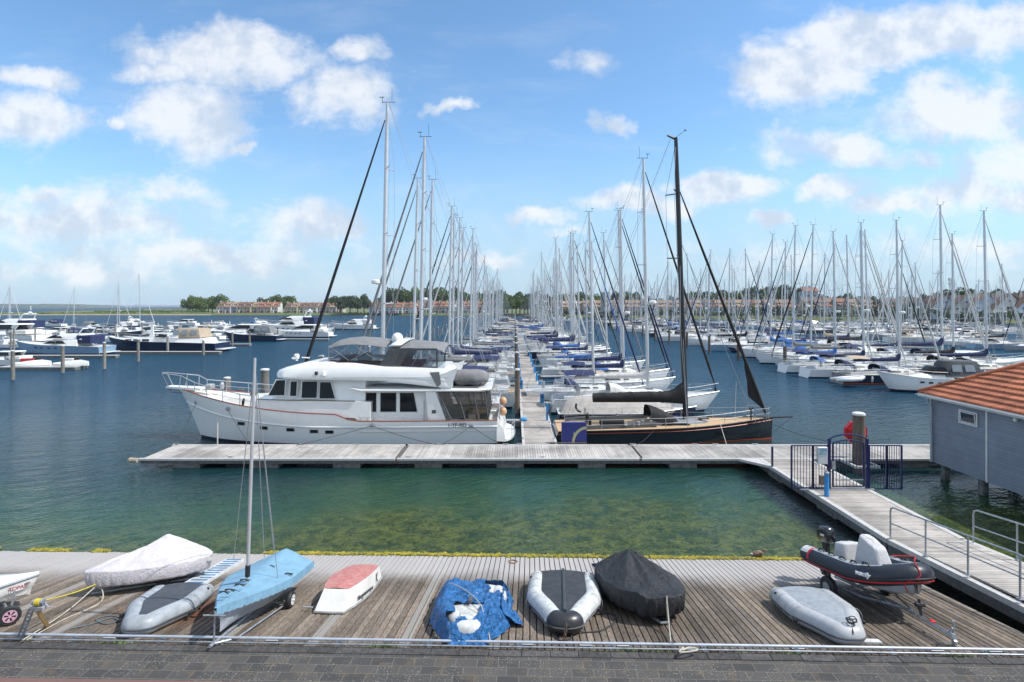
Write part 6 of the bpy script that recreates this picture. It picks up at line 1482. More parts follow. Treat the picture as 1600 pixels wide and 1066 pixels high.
pm('sport', 276, 344, 137, -1, 'long motor yacht with blue canvas just behind the steel cruiser', WHITE, NAVYC)
pm('express', 318, 352, 123, 1, 'white motor boat with cream cover astern of the steel cruiser', WHITE, WHITEC)
pm('sport', 322, 416, 146, -1, 'large white sports yacht with swept windows behind the navy sports boat', WHITE)
pm('express', 354, 432, 134, -1, 'navy sports boat with white deck moored left of the pile row', NAVY, GREYC)
pm('flybridge', 402, 500, 168, -1, 'largest white flybridge motor yacht at the far end of the left basin', WHITE, NAVYC, 1.1)
pm('sport', 426, 512, 150, -1, 'white motor yacht with long navy top in front of the flybridge yacht', WHITE)
pm('flybridge', 455, 512, 196, 1, 'white motor yacht half hidden behind the largest flybridge yacht', WHITE, GREYC)
pm('flybridge', 520, 582, 200, -1, 'white motor yacht alone by the row of piles before the houses', WHITE, WHITEC)
pm('express', 296, 330, 190, -1, 'small white boat with cream canvas far behind the sports yachts', WHITE, BEIGEC)
pm('cruiser', 330, 376, 205, 1, 'white cabin boat far behind the largest sports yacht', WHITE, WHITEC)
pm('express', 378, 412, 215, -1, 'low white boat near the far grass bank', WHITE, GREYC)
pm('express', 130, 168, 205, 1, 'small white boat between two sailing yachts in the left basin', WHITE, GREYC)
pm('sport', 14, 60, 205, -1, 'small white sports boat far away at the left', WHITE)
for k, (st, a_, b_, dd, bw, hh_, cc) in enumerate((('sport', 60, 108, 165, -1, WHITE, NAVYC), ('express', -30, 22, 165, 1, WHITE, BLUEC), ('flybridge', 160, 214, 190, -1, WHITE, WHITEC), ('cruiser', 222, 262, 200, 1, NAVY, GREYC), ('sport', 300, 352, 172, 1, WHITE, NAVYC), ('express', 352, 392, 176, -1, WHITE2, BEIGEC), ('flybridge', 392, 440, 205, 1, WHITE, BLUEC), ('cruiser', 440, 478, 222, -1, NAVY, WHITEC), ('sport', 476, 516, 214, 1, WHITE, GREYC), ('express', 60, 98, 226, -1, WHITE, NAVYC), ('flybridge', 196, 240, 232, 1, WHITE, GREYC), ('sport', 262, 306, 236, -1, WHITE, NAVYC), ('cruiser', 318, 352, 240, -1, WHITE2, GREYC), ('sport', 130, 172, 176, -1, NAVY, GREYC), ('flybridge', 96, 150, 152, -1, WHITE, NAVYC), ('sport', 196, 262, 128, -1, WHITE, GREYC), ('flybridge', 0, 52, 112, 1, WHITE, WHITEC), ('cruiser', 150, 204, 130, 1, WHITE, NAVYC), ('flybridge', 340, 396, 158, 1, WHITE, GREYC), ('sport', 226, 280, 145, 1, WHITE2, BEIGEC), ('flybridge', 280, 330, 152, -1, WHITE, NAVYC), ('express', 470, 520, 172, 1, WHITE, NAVYC), ('sport', -20, 40, 190, 1, WHITE, NAVYC), ('flybridge', 176, 222, 160, 1, NAVY, WHITEC))):
    pm(st, a_, b_, dd, bw, '%s %s motor boat, %s in the crowded back of the left basin' % ({'NAVYC': 'blue topped', 'x': ''}.get('NAVYC' if cc is NAVYC else 'x') or 'pale topped', {'sport': 'low', 'express': 'canopied', 'flybridge': 'two-decked', 'cruiser': 'upright'}[st], ordn(k + 1)), hh_, cc)
# right side: cabin cruiser near the orange roof and others
place_motor('express', 40.6, 55.6, 10.4, PIr, 'white cabin cruiser with dark grey canopy just above the orange roof', WHITE, DGREYC, 'motor boats in the right basin', 1.15)
place_motor('sport', 60.5, 73.5, 13, 0, 'white motor yacht with black stripe beyond the boathouse roof', WHITE, None, 'motor boats in the right basin')
rg2 = random.Random(5)
for k, (x, y, st) in enumerate(((96, 98, 'express'), (99, 160, 'sport'), (118, 150, 'flybridge'), (130, 165, 'express'), (136, 205, 'sport'), (120, 225, 'flybridge'), (98, 250, 'sport'), (90, 268, 'express'), (70, 272, 'flybridge'), (60, 278, 'sport'), (42, 285, 'express'), (150, 205, 'sport'), (165, 200, 'express'), (172, 222, 'flybridge'), (160, 238, 'sport'), (24, 300, 'flybridge'), (27, 312, 'express'), (46, 302, 'sport'))):
    place_motor(st, x, y, rg2.uniform(9, 13), rg2.choice([0, PIr]), 'white %s motor boat in the far right basin, %s from the boathouse outwards' % ({'express': 'canvas covered', 'sport': 'low swept', 'flybridge': 'two-decked'}[st], ordn(k + 1)), WHITE, rg2.choice([NAVYC, GREYC, WHITEC]), 'motor boats in the right basin')
for p in MP.values(): kill(p)
# rubber dinghy carried at the sterns
dg = empty('rubber_dinghy', (34.6, 58.4, 0.75), label='white rubber dinghy hung at a stern beside the cabin cruiser', cat='dinghy')
m = MB(); m.tube([(-1.9, -0.55, 0), (-0.4, -0.6, 0.05), (0.6, -0.55, 0.12), (1.2, 0, 0.2), (0.6, 0.55, 0.12), (-0.4, 0.6, 0.05), (-1.9, 0.55, 0)], [0.12, 0.22, 0.22, 0.22, 0.22, 0.22, 0.12], 10); m.build('tubes', WHITE, dg, smooth=True)
m = MB(); m.box(-1.5, 0.8, -0.5, 0.5, -0.16, -0.1); m.build('floor', DGREYC, dg)

# low platforms and walkways of the left basin
def left_pontoon(pxl, pxr, d, label, w_=1.6, z=0.42):
    x0, x1 = (pxl - CX) * d / F, (pxr - CX) * d / F; o = empty('low_pontoon', ((x0 + x1) / 2, d, 0), label=label, cat='pontoon', group='pontoons in the left basin'); h = (x1 - x0) / 2
    m = MB(); m.box(-h, h, -w_ / 2, w_ / 2, z - 0.08, z, ch=0.01); m.build('deck', EDGE, o)
    m = MB(); m.box(-h + 0.05, h - 0.05, -w_ / 2 + 0.04, w_ / 2 - 0.04, -0.1, z - 0.082); m.build('float', CONC, o)
left_pontoon(8, 128, 74.5, 'low grey platform carrying two white personal watercraft', 2.4)
left_pontoon(40, 184, 91, 'long pale pontoon in front of the pale blue motor yacht', 1.0)
left_pontoon(184, 345, 97.5, 'dark openwork pontoon in front of the navy steel cruiser', 1.0, 0.5)
left_pontoon(338, 392, 118, 'short pontoon astern of the steel cruiser', 1.0)
left_pontoon(372, 514, 136, 'pontoon under the row of piles in the middle of the left basin', 1.0)
left_pontoon(-40, 120, 118, 'pontoon behind the pale blue motor yacht', 1.0)
left_pontoon(512, 600, 205, 'thin pontoon in front of the lone motor yacht', 1.0)
for k, (px, d, rz, cm) in enumerate(((50, 74.6, 0.2, WHITE), (112, 74.6, 0.0, WHITE))):
    q = P(px, 560, d); js = empty('jet_ski', (q.x, d, 0.42), rz, label=['white jet ski with dark red seat on the left platform', 'long white jet ski at the right end of the left platform'][k], cat='jet ski')
    m = MB(); m.loft([[(x, -w_, 0.05), (x, -w_, 0.35), (x, -w_ * 0.5, h_), (x, w_ * 0.5, h_), (x, w_, 0.35), (x, w_, 0.05)] for x, w_, h_ in ((-2.2, 0.45, 0.45), (-1.2, 0.6, 0.55), (0.2, 0.6, 0.75), (1.0, 0.5, 0.8), (2.2, 0.12, 0.62))], True, True, True); m.build('body', cm, js, smooth=True, angle=40)
    m = MB(); m.box(-1.3, 0.3, -0.2, 0.2, 0.55, 1.0, ch=0.08); m.build('seat', REDC if k == 0 else WHITE2, js)
    m = MB(); m.tube([(0.45, -0.4, 1.15), (0.65, 0, 1.05), (0.45, 0.4, 1.15)], 0.04, 6); m.box(0.4, 1.0, -0.15, 0.15, 0.7, 1.06, ch=0.05); m.build('handlebar', BLACKR, js)
# ---------------------------------------------------------------- boats resting on the slipway (local X along the boat, Z out of the boards)
def infl(name, label, a, b, W, r, tubem, floorm, nose=None, keel=None, taper=0.30, rubm=DGREYC, length=None, flat=False):
    o, L0 = ramp_root(name, a, b, 0.0, label=label, cat='inflatable boat')
    L = length or L0; w_ = W / 2 - r; xs = -L / 2
    base = [(xs, w_, 0.25), (xs + 0.12, w_, 0.75), (xs + 0.30, w_, 1.0), (xs + L * 0.35, w_, 1.0), (xs + L * 0.50, w_, 1.0), (xs + L * 0.56, w_ * 0.93, 1.0), (xs + L * 0.66, w_ * 0.73, 1.0), (xs + L * 0.76, w_ * 0.53, 1.0), (xs + L * 0.85, w_ * 0.38, 1.0), (xs + L * 0.92, w_ * 0.27, 1.0), (L / 2 - r, 0, 1.0)]
    pts = base + [(x, -y, k) for x, y, k in reversed(base[:-1])]
    def zc(x): return r + 0.0 + (0.10 if flat else -0.02) * max(0, (x - 0.1 * L) / (0.4 * L)) ** 2
    # subdivide
    P2 = []
    for i in range(len(pts) - 1):
        for q in range(3):
            f = q / 3; P2.append(tuple(pts[i][j] + (pts[i + 1][j] - pts[i][j]) * f for j in range(3)))
    P2.append(pts[-1])
    for _ in range(2):
        P2 = [P2[0]] + [tuple((P2[i - 1][j] + 2 * P2[i][j] + P2[i + 1][j]) / 4 for j in range(3)) for i in range(1, len(P2) - 1)] + [P2[-1]]
    n = len(P2)
    def seg(i0, i1, nm, mt, rad=r, zadd=0.0):
        m = MB(); m.tube([(x, y, zc(x) + zadd) for x, y, k in P2[i0:i1]], [rad * k for x, y, k in P2[i0:i1]], 14); return m.build(nm, mt, o, smooth=True, angle=70)
    if nose:
        a_ = n // 2 - 4; b_ = n // 2 + 5; seg(0, a_ + 1, 'tube', tubem); seg(b_ - 1, n, 'tube', tubem); seg(a_, b_, 'nose', nose, r * 1.012)
    else: seg(0, n, 'tube', tubem)
    # rubbing strip round the outside
    m = MB(); rb = []
    for i, (x, y, k) in enumerate(P2[5:-5]):
        j = i + 5; tx = P2[j + 1][0] - P2[j - 1][0]; ty = P2[j + 1][1] - P2[j - 1][1]; q = math.hypot(tx, ty) or 1; nx, ny = -ty / q, tx / q
        rb.append((x + nx * r * k, y + ny * r * k, zc(x) - r * 0.12))
    m.tube(rb, 0.022, 6); m.build('rub_strake', rubm, o)
    # bottom panel drawn tight between the tubes
    m = MB(); xs0 = xs + 0.16; N = 22
    prof = [(x, abs(y)) for x, y, k in P2 if y >= 0 and x > xs0]
    rings_ = []
    for x, y in prof:
        yy = max(0.0, y - r * 0.35); z0 = zc(x) + r * 0.80; crown = 0.05 * (1 - 0.4 * (x - xs) / L) if not flat else -0.06
        rings_.append([(min(x, L / 2 - r * 1.25), -yy, z0), (min(x, L / 2 - r * 1.25), -yy * 0.5, z0 + crown * 0.7), (min(x, L / 2 - r * 1.25), 0, z0 + crown), (min(x, L / 2 - r * 1.25), yy * 0.5, z0 + crown * 0.7), (min(x, L / 2 - r * 1.25), yy, z0)])
    m.loft(rings_, False); m.add(rings_[0] + [(xs0, w_ * 0.8, 0.05), (xs0, -w_ * 0.8, 0.05)], [(0, 1, 2, 3, 4, 5, 6)])
    m.build('bottom_panel', floorm, o, smooth=True, angle=50)
    if keel:
        m = MB(); k_ = [(x, 0, zc(x) + r * 0.8 + 0.055) for x, y in prof[:-3]]; m.tube(k_, 0.045, 6); m.build('keel_strip', keel, o)
    return o, L, zc
TGREY = mat('tube_grey', (0.36, 0.39, 0.42), 0.45, var=0.16, vs=4, bump=0.15, bs=10, bd=0.01)
TGREY2 = mat('tube_grey_pale', (0.44, 0.45, 0.46), 0.42, var=0.08, vs=4)
TWHITE = mat('tube_white', (0.62, 0.63, 0.62), 0.42, var=0.16, vs=6, bump=0.15, bs=9)
FBLACK = mat('floor_black', (0.022, 0.024, 0.028), 0.55, col2=(0.05, 0.05, 0.052), vs=5, bump=0.3, bs=6, bd=0.03)
FDARK = mat('floor_slate', (0.06, 0.066, 0.078), 0.55, var=0.2, vs=5)
FGREY = mat('floor_grey', (0.32, 0.35, 0.38), 0.5, var=0.14, vs=5, bump=0.3, bs=5, bd=0.03)
O1, L1, z1_ = infl('inflatable_boat', 'upturned white inflatable with black bottom and black nose in the middle of the slipway', on_ramp(880, 915), on_ramp(883, 998), 1.88, 0.235, TWHITE, FBLACK, nose=mat('nose_black', (0.03, 0.03, 0.032), 0.35), keel=FDARK)
O2, L2, z2_ = infl('inflatable_boat', 'upturned pale grey inflatable with grey bottom beside the trailer', on_ramp(1246, 940), on_ramp(1334, 1014), 1.62, 0.215, TGREY2, FGREY)
O3, L3, z3_ = infl('inflatable_boat', 'upturned grey inflatable with slate bottom next to the striped duckboard', on_ramp(292, 934), on_ramp(207, 999), 1.55, 0.215, TGREY, FDARK)
for (o, L, k) in ((O1, L1, 0), (O2, L2, 1), (O3, L3, 2)):
    m = MB()
    for s in (-1, 1):
        for x in (-0.15, 0.12): m.box(L * x - 0.05, L * x + 0.05, s * (0.84 if k == 0 else 0.77) - 0.03, s * (0.84 if k == 0 else 0.77) + 0.03, 0.12, 0.2, ch=0.01)
    m.build('rope_patches', BLACKR, o)
    W_ = (1.88, 1.62, 1.55)[k]; r_t = (0.235, 0.215, 0.215)[k]
    m = MB()
    for s in (-1, 1):
        for x in (-0.36, -0.22, -0.05, 0.08):
            m.tube([(L * x, s * (W_ / 2 - r_t) + (r_t + 0.001) * math.cos(a), r_t + (r_t + 0.001) * math.sin(a)) for a in [2 * math.pi * q / 20 for q in range(21)]], 0.006, 4)
    m.build('seams', FGREY if k else TGREY, o, kind='stuff')
    m = MB()
    for s in (-1, 1):
        x = L * -0.30; yy = s * (W_ / 2 - r_t * 0.3); m.tube([(x, yy, r_t * 1.72), (x, yy + s * 0.01, r_t * 1.80)], 0.035, 8)
    m.build('valves', BLACKR, o)
# chain and painter at the nose of the middle boat
def line_on(o, pts, r, mt, name='painter', label=None, cat_='rope', group=None):
    m = MB(); pts = [Vector(p) for p in pts]
    sm_ = []
    for i in range(len(pts) - 1):
        p0, p1, p2, p3 = pts[max(i - 1, 0)], pts[i], pts[i + 1], pts[min(i + 2, len(pts) - 1)]
        for k in range(6):
            t = k / 6; sm_.append(0.5 * ((2 * p1) + (-p0 + p2) * t + (2 * p0 - 5 * p1 + 4 * p2 - p3) * t * t + (-p0 + 3 * p1 - 3 * p2 + p3) * t ** 3))
    sm_.append(pts[-1])
    if o is None:
        c = sum(sm_, Vector()) / len(sm_); m.tube([p - c for p in sm_], r, 6); ob = m.build(name, mt, None, label=label, cat=cat_, group=group); ob.location = c; return ob
    m.tube(sm_, r, 6); return m.build(name, mt, o)
g_ = lambda px, py, h=0.02: on_ramp(px, py, h)
line_on(None, [g_(884, 975, .35), g_(900, 985, .1), g_(915, 988), g_(940, 985), g_(960, 972), g_(962, 962), g_(945, 958, 0.03), g_(925, 960, .05)], 0.016, ROPE, 'painter', 'dark rope looped on the boards beside the white and black inflatable')
ch_ = empty('chain', tuple(g_(884, 984, 0)), label='rusty chain hanging from the black nose of the middle inflatable', cat='chain')
for k in range(9):
    m = MB(); p = g_(885 - k * 0.5, 977 + k * 3.4, 0.42 - 0.05 * k) - Vector(ch_.location)
    m.tube([p + Vector((0.028 * math.cos(a) if k % 2 else 0, 0.028 * math.cos(a) if not k % 2 else 0, 0.045 * math.sin(a))) for a in [2 * math.pi * q / 10 for q in range(11)]], 0.010, 5); m.build('link', mat('rusty_iron', (0.20, 0.13, 0.09), 0.7, var=0.3, vs=20), ch_)
line_on(None, [g_(884, 980, .2), g_(872, 986), g_(868, 996), g_(880, 1001), g_(893, 996), g_(890, 985, .1)], 0.014, ROPE, 'rope_loop', 'short dark rope loop at the pipe rail under the middle inflatable')
def fabric(name, col, rough, st=0.85, seams=True):
    m = bpy.data.materials.new(name); m.use_nodes = True; t = NT(m.node_tree); b = t.n['Principled BSDF']; oc = t.new('ShaderNodeTexCoord').outputs['Object']
    f1 = t.noise(t.vmath('MULTIPLY', oc, (1, 2.2, 1)), 4.5, 5, 0.6, dist=1.2); f2 = t.noise(oc, 60, 2); f3 = t.noise(t.vmath('MULTIPLY', oc, (2.5, 0.8, 1)), 6, 4, 0.6, dist=0.8)
    x, y, z = t.sep(oc); seam = t.ramp(t.math('ABSOLUTE', t.math('SUBTRACT', t.math('FRACT', t.math('MULTIPLY', x, 0.9)), 0.5)), 0.0, 0.012, 1.0, 0.0)
    h = t.math('ADD', t.math('ADD', t.math('ABSOLUTE', t.math('SUBTRACT', f1, 0.5)), t.math('MULTIPLY', t.math('ABSOLUTE', t.math('SUBTRACT', f3, 0.5)), 0.6)), t.math('MULTIPLY', f2, 0.01))
    h = t.math('ADD', h, t.math('MULTIPLY', seam, 0.04 if seams else 0.0))
    c = t.mix(t.ramp(t.noise(oc, 2.5, 4, 0.7), 0.4, 0.75), col, tuple(v * 0.82 for v in col)); t.put(b.inputs['Base Color'], c); b.inputs['Roughness'].default_value = rough
    t.put(b.inputs['Normal'], t.bump(h, st, 0.10)); MATS[name] = m; return m
# blue tarp
def drape(o, L, W, H, name, mt, seedv, nu=64, nv=26, apex=(0.0, 0.0), power=0.5, wr=0.03, skirt=0.10, ridge=None, nose=0.7, bowend=0.62, foldf=11, rlen=0.0, slope=0.6, sag=0.05, side=0.14):
    "closed canvas over a boat: superellipse plan narrowing to the bow (+X), gathered hem"
    def f(a, b):
        th = 2 * math.pi * a; c, s = math.cos(th), math.sin(th)
        ex = abs(c) ** nose * (1 if c > 0 else -1); ey = abs(s) ** nose * (1 if s > 0 else -1)
        bowk = 1 - (1 - bowend) * max(0, ex) ** 1.3
        X = ex * L / 2; Y = ey * W / 2 * bowk; ax = apex[0] * L / 2; rl = rlen * L / 2
        ax = max(ax - rl, min(ax + rl, X)); hz = H if abs(X - apex[0] * L / 2) <= rl else H
        if b < 0.56:
            q = b / 0.56; x = ax + (X - ax) * q; y = Y * q
            drop = abs(ax - apex[0] * L / 2) / (L / 2) * slope
            top = skirt + (H - drop) * (1 - q) ** 1.05 - sag * math.sin(math.pi * q) + wr * 0.9 * math.sin(th * foldf * 0.5 + seedv) * math.sin(math.pi * q) + 0.03 * math.sin(q * math.pi)
        elif b < 0.84:
            k = (b - 0.56) / 0.28; x, y = X, Y; top = skirt + 0.02 - (skirt + side) * k; sh = 1 + 0.015 * math.sin(k * 3.1) - 0.05 * k * k; x *= sh; y *= sh
        else:
            k = (b - 0.84) / 0.16; x, y = X * (0.95 - 0.15 * k), Y * (0.95 - 0.22 * k); top = -side - 0.05 * k
        q2 = max(0, (b - 0.35) / 0.65)
        fr_ = noise.noise(Vector((math.cos(th) * foldf * 0.8 + seedv, math.sin(th) * foldf * 0.8, b * 1.5)))
        fold = 1 + wr * 1.6 * (abs(fr_) - 0.2) * q2 ** 0.7 + wr * 0.5 * math.sin(th * foldf * 2.1) * q2 ** 3
        wv = noise.noise(Vector((x * 2.6 + seedv, y * 2.6, b * 2))) * wr * 0.8 - abs(noise.noise(Vector((x * 5 + seedv, y * 5, b * 4)))) * wr * 0.7
        return Vector((x * fold, y * fold, top + wv))
    m = MB(); m.grid(lambda a, b: f(a, 0.0005 + b * 0.9995), nu, nv, True); return m.build(name, mt, o, smooth=True)
def crinkle(name, col, scale=14, dist=0.05, rough=0.45, strength=0.9):
    m = bpy.data.materials.new(name); m.use_nodes = True; t = NT(m.node_tree); b = t.n['Principled BSDF']; oc = t.new('ShaderNodeTexCoord').outputs['Object']
    vo = t.new('ShaderNodeTexVoronoi'); vo.feature = 'F1'; t.put(vo.inputs['Vector'], t.vmath('ADD', oc, t.vmath('MULTIPLY', t.noise(oc, 3, 3, out=1), (0.35, 0.35, 0.35)))); vo.inputs['Scale'].default_value = scale * 0.35
    h = t.math('ADD', vo.outputs['Distance'], t.noise(oc, scale, 4, 0.65, dist=0.8))
    c = t.mix(t.ramp(t.noise(oc, 5, 3), 0.4, 0.7), col, tuple(v * 0.75 for v in col)); t.put(b.inputs['Base Color'], c); b.inputs['Roughness'].default_value = rough
    t.put(b.inputs['Normal'], t.bump(h, strength, dist)); return m
BTARP = crinkle('blue_tarpaulin', (0.03, 0.17, 0.44), 7, 0.18, 0.34, 1.0)
O4, L4, z4_ = infl('tarpaulined_inflatable', 'white inflatable wrapped in a crumpled blue tarpaulin tied with string', on_ramp(742, 936), on_ramp(730, 1007), 1.68, 0.22, TWHITE, TWHITE)
def tarp_piece(f, name='tarpaulin', nu=46, nv=30):
    m = MB(); m.grid(f, nu, nv); return m.build(name, BTARP, O4, smooth=True)
def tarp(a, b):
    # a across, b from stern to bow ; leaves the port bow and part of the starboard tube bare
    x = -L4 / 2 - 0.12 + (L4 + 0.24) * b; w0 = 0.98 * (1 if b < 0.55 else 1 - 0.60 * ((b - 0.55) / 0.45) ** 1.6)
    y = -w0 + 2 * w0 * a; e = abs(2 * a - 1)
    z = 0.50 - 0.05 * (1 - e)
    if e > 0.66: z = 0.50 - 0.48 * ((e - 0.66) / 0.34) ** 1.7
    if e > 0.9: y *= 0.985
    if b < 0.06: z *= 0.5 + 0.5 * b / 0.06
    if b > 0.86: z *= max(0.04, 1 - ((b - 0.86) / 0.14) ** 1.6)
    k = 0.5 + min(1, e * 1.3)
    z += (0.05 * noise.noise(Vector((x * 2.2, y * 3.0, 1))) + 0.05 * noise.noise(Vector((x * 6, y * 7, 4))) + 0.03 * noise.noise(Vector((x * 14, y * 14, 9)))) * min(1, z * 4 + 0.1)
    y += 0.06 * noise.noise(Vector((x * 7, e * 3, 8))) * e + 0.05 * math.sin(x * 11 + 3 * math.sin(x * 4)) * max(0, e - 0.7)
    return Vector((x, y, max(0.012, z + 0.02)))
m = MB(); NU, NV = 90, 80; m.grid(tarp, NU, NV)
def bare(p):
    x, y = p[0], p[1]
    return (0.22 < x / (L4 / 2) < 0.86 + 0.05 * math.sin(13 * y) and -0.46 + 0.06 * math.sin(11 * x) < y - 0.25 * (0.8 - x / (L4 / 2)) < 0.16 + 0.05 * math.sin(9 * x)) or (-0.95 < x / (L4 / 2) < -0.28 and 0.36 + 0.10 * math.sin(7 * x) < y < 0.88)
fs = []; rs = []
for f, r_ in zip(m.f, m.r):
    c = [sum(m.v[i][k] for i in f) / 4 for k in range(3)]
    if not bare(c): fs.append(f); rs.append(r_)
m.f, m.r = fs, rs; m.build('tarpaulin', BTARP, O4, smooth=True)
def flap(a, b):
    x = -L4 * 0.10 + 0.95 * b - 0.15; y = 0.72 + (0.30 + 0.25 * b) * a
    return Vector((x, y, max(0.03, 0.50 - 0.62 * a ** 0.6) + 0.07 * noise.noise(Vector((x * 5, y * 6, 2))) + 0.03))
tarp_piece(flap, 'tarpaulin_flap', 14, 20)
tarp_piece(lambda a, b: Vector((-L4 / 2 + 0.15 + 0.75 * b, 0.75 + 0.28 * a * (1 - b * .3), max(0.03, 0.42 - 0.5 * a) + 0.06 * noise.noise(Vector((b * 5, a * 4, 7))))), 'tarpaulin_flap', 12, 16)
for k_, pts in enumerate(([(-0.9, -0.85, 0.2), (-0.7, -0.6, 0.58), (-0.1, -0.1, 0.58), (0.6, 0.25, 0.52), (1.15, 0.35, 0.4), (1.35, 0.4, 0.1)], [(0.75, -0.1, 0.56), (1.2, -0.25, 0.35), (1.4, -0.45, 0.05)], [(0.75, -0.1, 0.56), (1.1, 0.35, 0.4), (1.4, 0.5, 0.05)])):
    line_on(O4, pts, 0.011, ROPEW, 'string')
m = MB(); m.box(0.12, 0.42, -0.06, 0.03, 0.50, 0.58, ch=0.015); m.build('valve_strap', DGREYC, O4)
# black covered boat
O5, L5 = ramp_root('covered_boat', on_ramp(972, 897, 0.38), on_ramp(1030, 944, 0.38), 0.0, label='boat on a launching trolley under a tall pointed black cover', cat='covered boat')
drape(O5, L5 + 0.80, 1.95, 0.56, 'cover', fabric('cover_black', (0.020, 0.021, 0.024), 0.5), 3.3, 150, 56, apex=(-0.40, 0.0), wr=0.07, skirt=0.28, nose=0.78, bowend=0.82, foldf=9, sag=0.02, side=0.16)
m = MB()
rings, hb, sh, xx = hull_mesh(L5 + 0.7, 1.75, 0.32, 0.25, 0.22, rake=0.08, draft=0.22, tr=0.9, full=0.5); m.loft(rings, False, True); m.build('hull', NAVY, O5, smooth=True)
m = MB(); m.tube([(-L5 / 2, -0.55, -0.28), (L5 / 2 + 0.3, -0.1, -0.3), (L5 / 2 + 0.3, 0.1, -0.3), (-L5 / 2, 0.55, -0.28)], 0.03, 6); m.build('trolley_frame', GALV, O5)
for s in (-1, 1):
    m = MB(); m.tube([(-0.5, s * 0.62, -0.22), (-0.5, s * 0.76, -0.22)], 0.16, 14); m.build('wheel', BLACKR, O5, smooth=True, angle=50)
m = MB(); m.tube([(-0.75, -0.98, 0.15), (-0.75, -1.02, -0.12)], 0.06, 8); m.build('fender', TGREY, O5, smooth=True)
for k_, q in enumerate(((0.02, -0.9), (0.3, 0.15))):
    pass
line_on(O5, [(L5 / 2 + 0.42, 0.0, 0.32), (L5 / 2 + 0.45, -0.02, 0.1), (L5 / 2 + 0.40, 0.02, -0.2)], 0.02, ROPEW, 'lashing')
b5 = O5.matrix_world @ Vector((L5 / 2 + 0.44, 0, 0.2))
line_on(None, [b5, b5.lerp(g_(1048, 1002), 0.5) - Vector((0, 0, 0.06)), g_(1048, 1003, 0.15)], 0.012, ROPEW, 'mooring_line', 'pale rope from the black covered boat down to the pipe rail', group='mooring lines')
line_on(None, [b5, b5.lerp(g_(1052, 1003), 0.5) - Vector((0, 0, 0.1)), g_(1053, 1004, 0.15)], 0.012, ROPE, 'mooring_line', 'darker second rope from the black covered boat to the pipe rail', group='mooring lines')
# lavender covered dinghy
O6, L6 = ramp_root('covered_dinghy', on_ramp(306, 878, 0.40), on_ramp(160, 904, 0.40), 0.0, label='dinghy under a pale lilac cover with gathered hem at the left of the slipway', cat='covered boat')
LIL = fabric('cover_lilac', (0.56, 0.53, 0.55), 0.75, 0.5)
def lil_ridge(x, y, q): return 0.30 * math.exp(-((x + 0.35) / 0.5) ** 2) * (1 - q ** 2)
drape(O6, L6 + 0.8, 1.62, 0.66, 'cover', LIL, 9.1, 180, 48, apex=(-0.22, 0.0), wr=0.035, skirt=0.26, nose=0.82, bowend=0.42, foldf=16, rlen=0.34, slope=0.75, sag=0.03, side=0.12)
rings, hb, sh, xx = hull_mesh(L6 + 0.55, 1.45, 0.22, 0.22, 0.22, rake=0.08, draft=0.28, tr=0.8, full=0.45)
m = MB(); m.loft(rings, False, True); m.build('hull', WHITE2, O6, smooth=True)
m = MB(); m.tube([(-L6 / 2, -0.5, -0.32), (L6 / 2 + 0.2, 0, -0.34), (-L6 / 2, 0.5, -0.32)], 0.025, 6); m.build('trolley_frame', GALV, O6)
for s in (-1, 1):
    m = MB(); m.tube([(-0.2, s * 0.52, -0.24), (-0.2, s * 0.62, -0.24)], 0.15, 14); m.build('wheel', BLACKR, O6, smooth=True, angle=50)
b6 = O6.matrix_world @ Vector((L6 / 2 + 0.05, 0, -0.1))
# winch post with timber prop
wp = empty('winch_post', tuple(g_(31, 1000, 0)), label='galvanised winch post with timber prop at the left end of the pipe rail', cat='winch')
wl = lambda px, py, h: g_(px, py, h) - Vector(wp.location)
m = MB(); p0 = Vector((0, 0, 0.05)); p1 = wl(50, 950, 0.74)
for dx in (-0.05, 0.05): m.tube([p0 + Vector((dx, 0, 0)), p1 + Vector((dx, 0, 0))], 0.028, 4)
for k in range(8): q = p0.lerp(p1, (k + .5) / 8); m.box(q.x - 0.05, q.x + 0.05, q.y - 0.01, q.y + 0.01, q.z - 0.02, q.z + 0.02)
m.build('post', GALV, wp)
m = MB(); m.tube([p1 + Vector((0.10, 0.02, -0.05)), wl(74, 978, 0.05)], 0.05, 4); m.build('timber_prop', mat('fresh_timber', (0.50, 0.31, 0.12), 0.6, var=0.1), wp)
m = MB(); c = p1 + Vector((0.08, 0.05, 0.1)); m.tube([c - Vector((0.10, 0, 0)), c + Vector((0.14, 0, 0))], 0.06, 12); wd = m.build('winch_drum', GALV, wp, smooth=True, angle=40)
m = MB(); m.tube([c - Vector((0.04, 0, 0)), c + Vector((0.07, 0, 0))], 0.075, 12); m.build('strap_roll', ROPEY, wd)
m = MB(); m.box(c.x - 0.12, c.x + 0.16, c.y - 0.06, c.y + 0.06, c.z - 0.17, c.z - 0.08, ch=0.01); m.tube([c + Vector((0.16, 0, 0)), c + Vector((0.22, 0.02, -0.12)), c + Vector((0.30, 0.02, -0.12))], 0.015, 5); m.build('winch_handle', STEEL, wp)
wc = Vector(wp.location) + c
line_on(None, [wc, wc.lerp(b6, 0.5) - Vector((0, 0, 0.05)), b6], 0.016, ROPEY, 'winch_strap', 'yellow strap from the winch to the lilac covered dinghy')
line_on(None, [b6, b6.lerp(g_(38, 998), 0.5) - Vector((0, 0, 0.1)), g_(36, 1000, 0.1)], 0.014, ROPEW, 'mooring_line', 'upper of two pale ropes from the lilac covered dinghy to the rail', group='mooring lines')
line_on(None, [b6, g_(158, 940), g_(100, 968), g_(42, 1000, 0.05)], 0.014, ROPEW, 'mooring_line', 'lower slack pale rope lying on the boards near the winch', group='mooring lines')
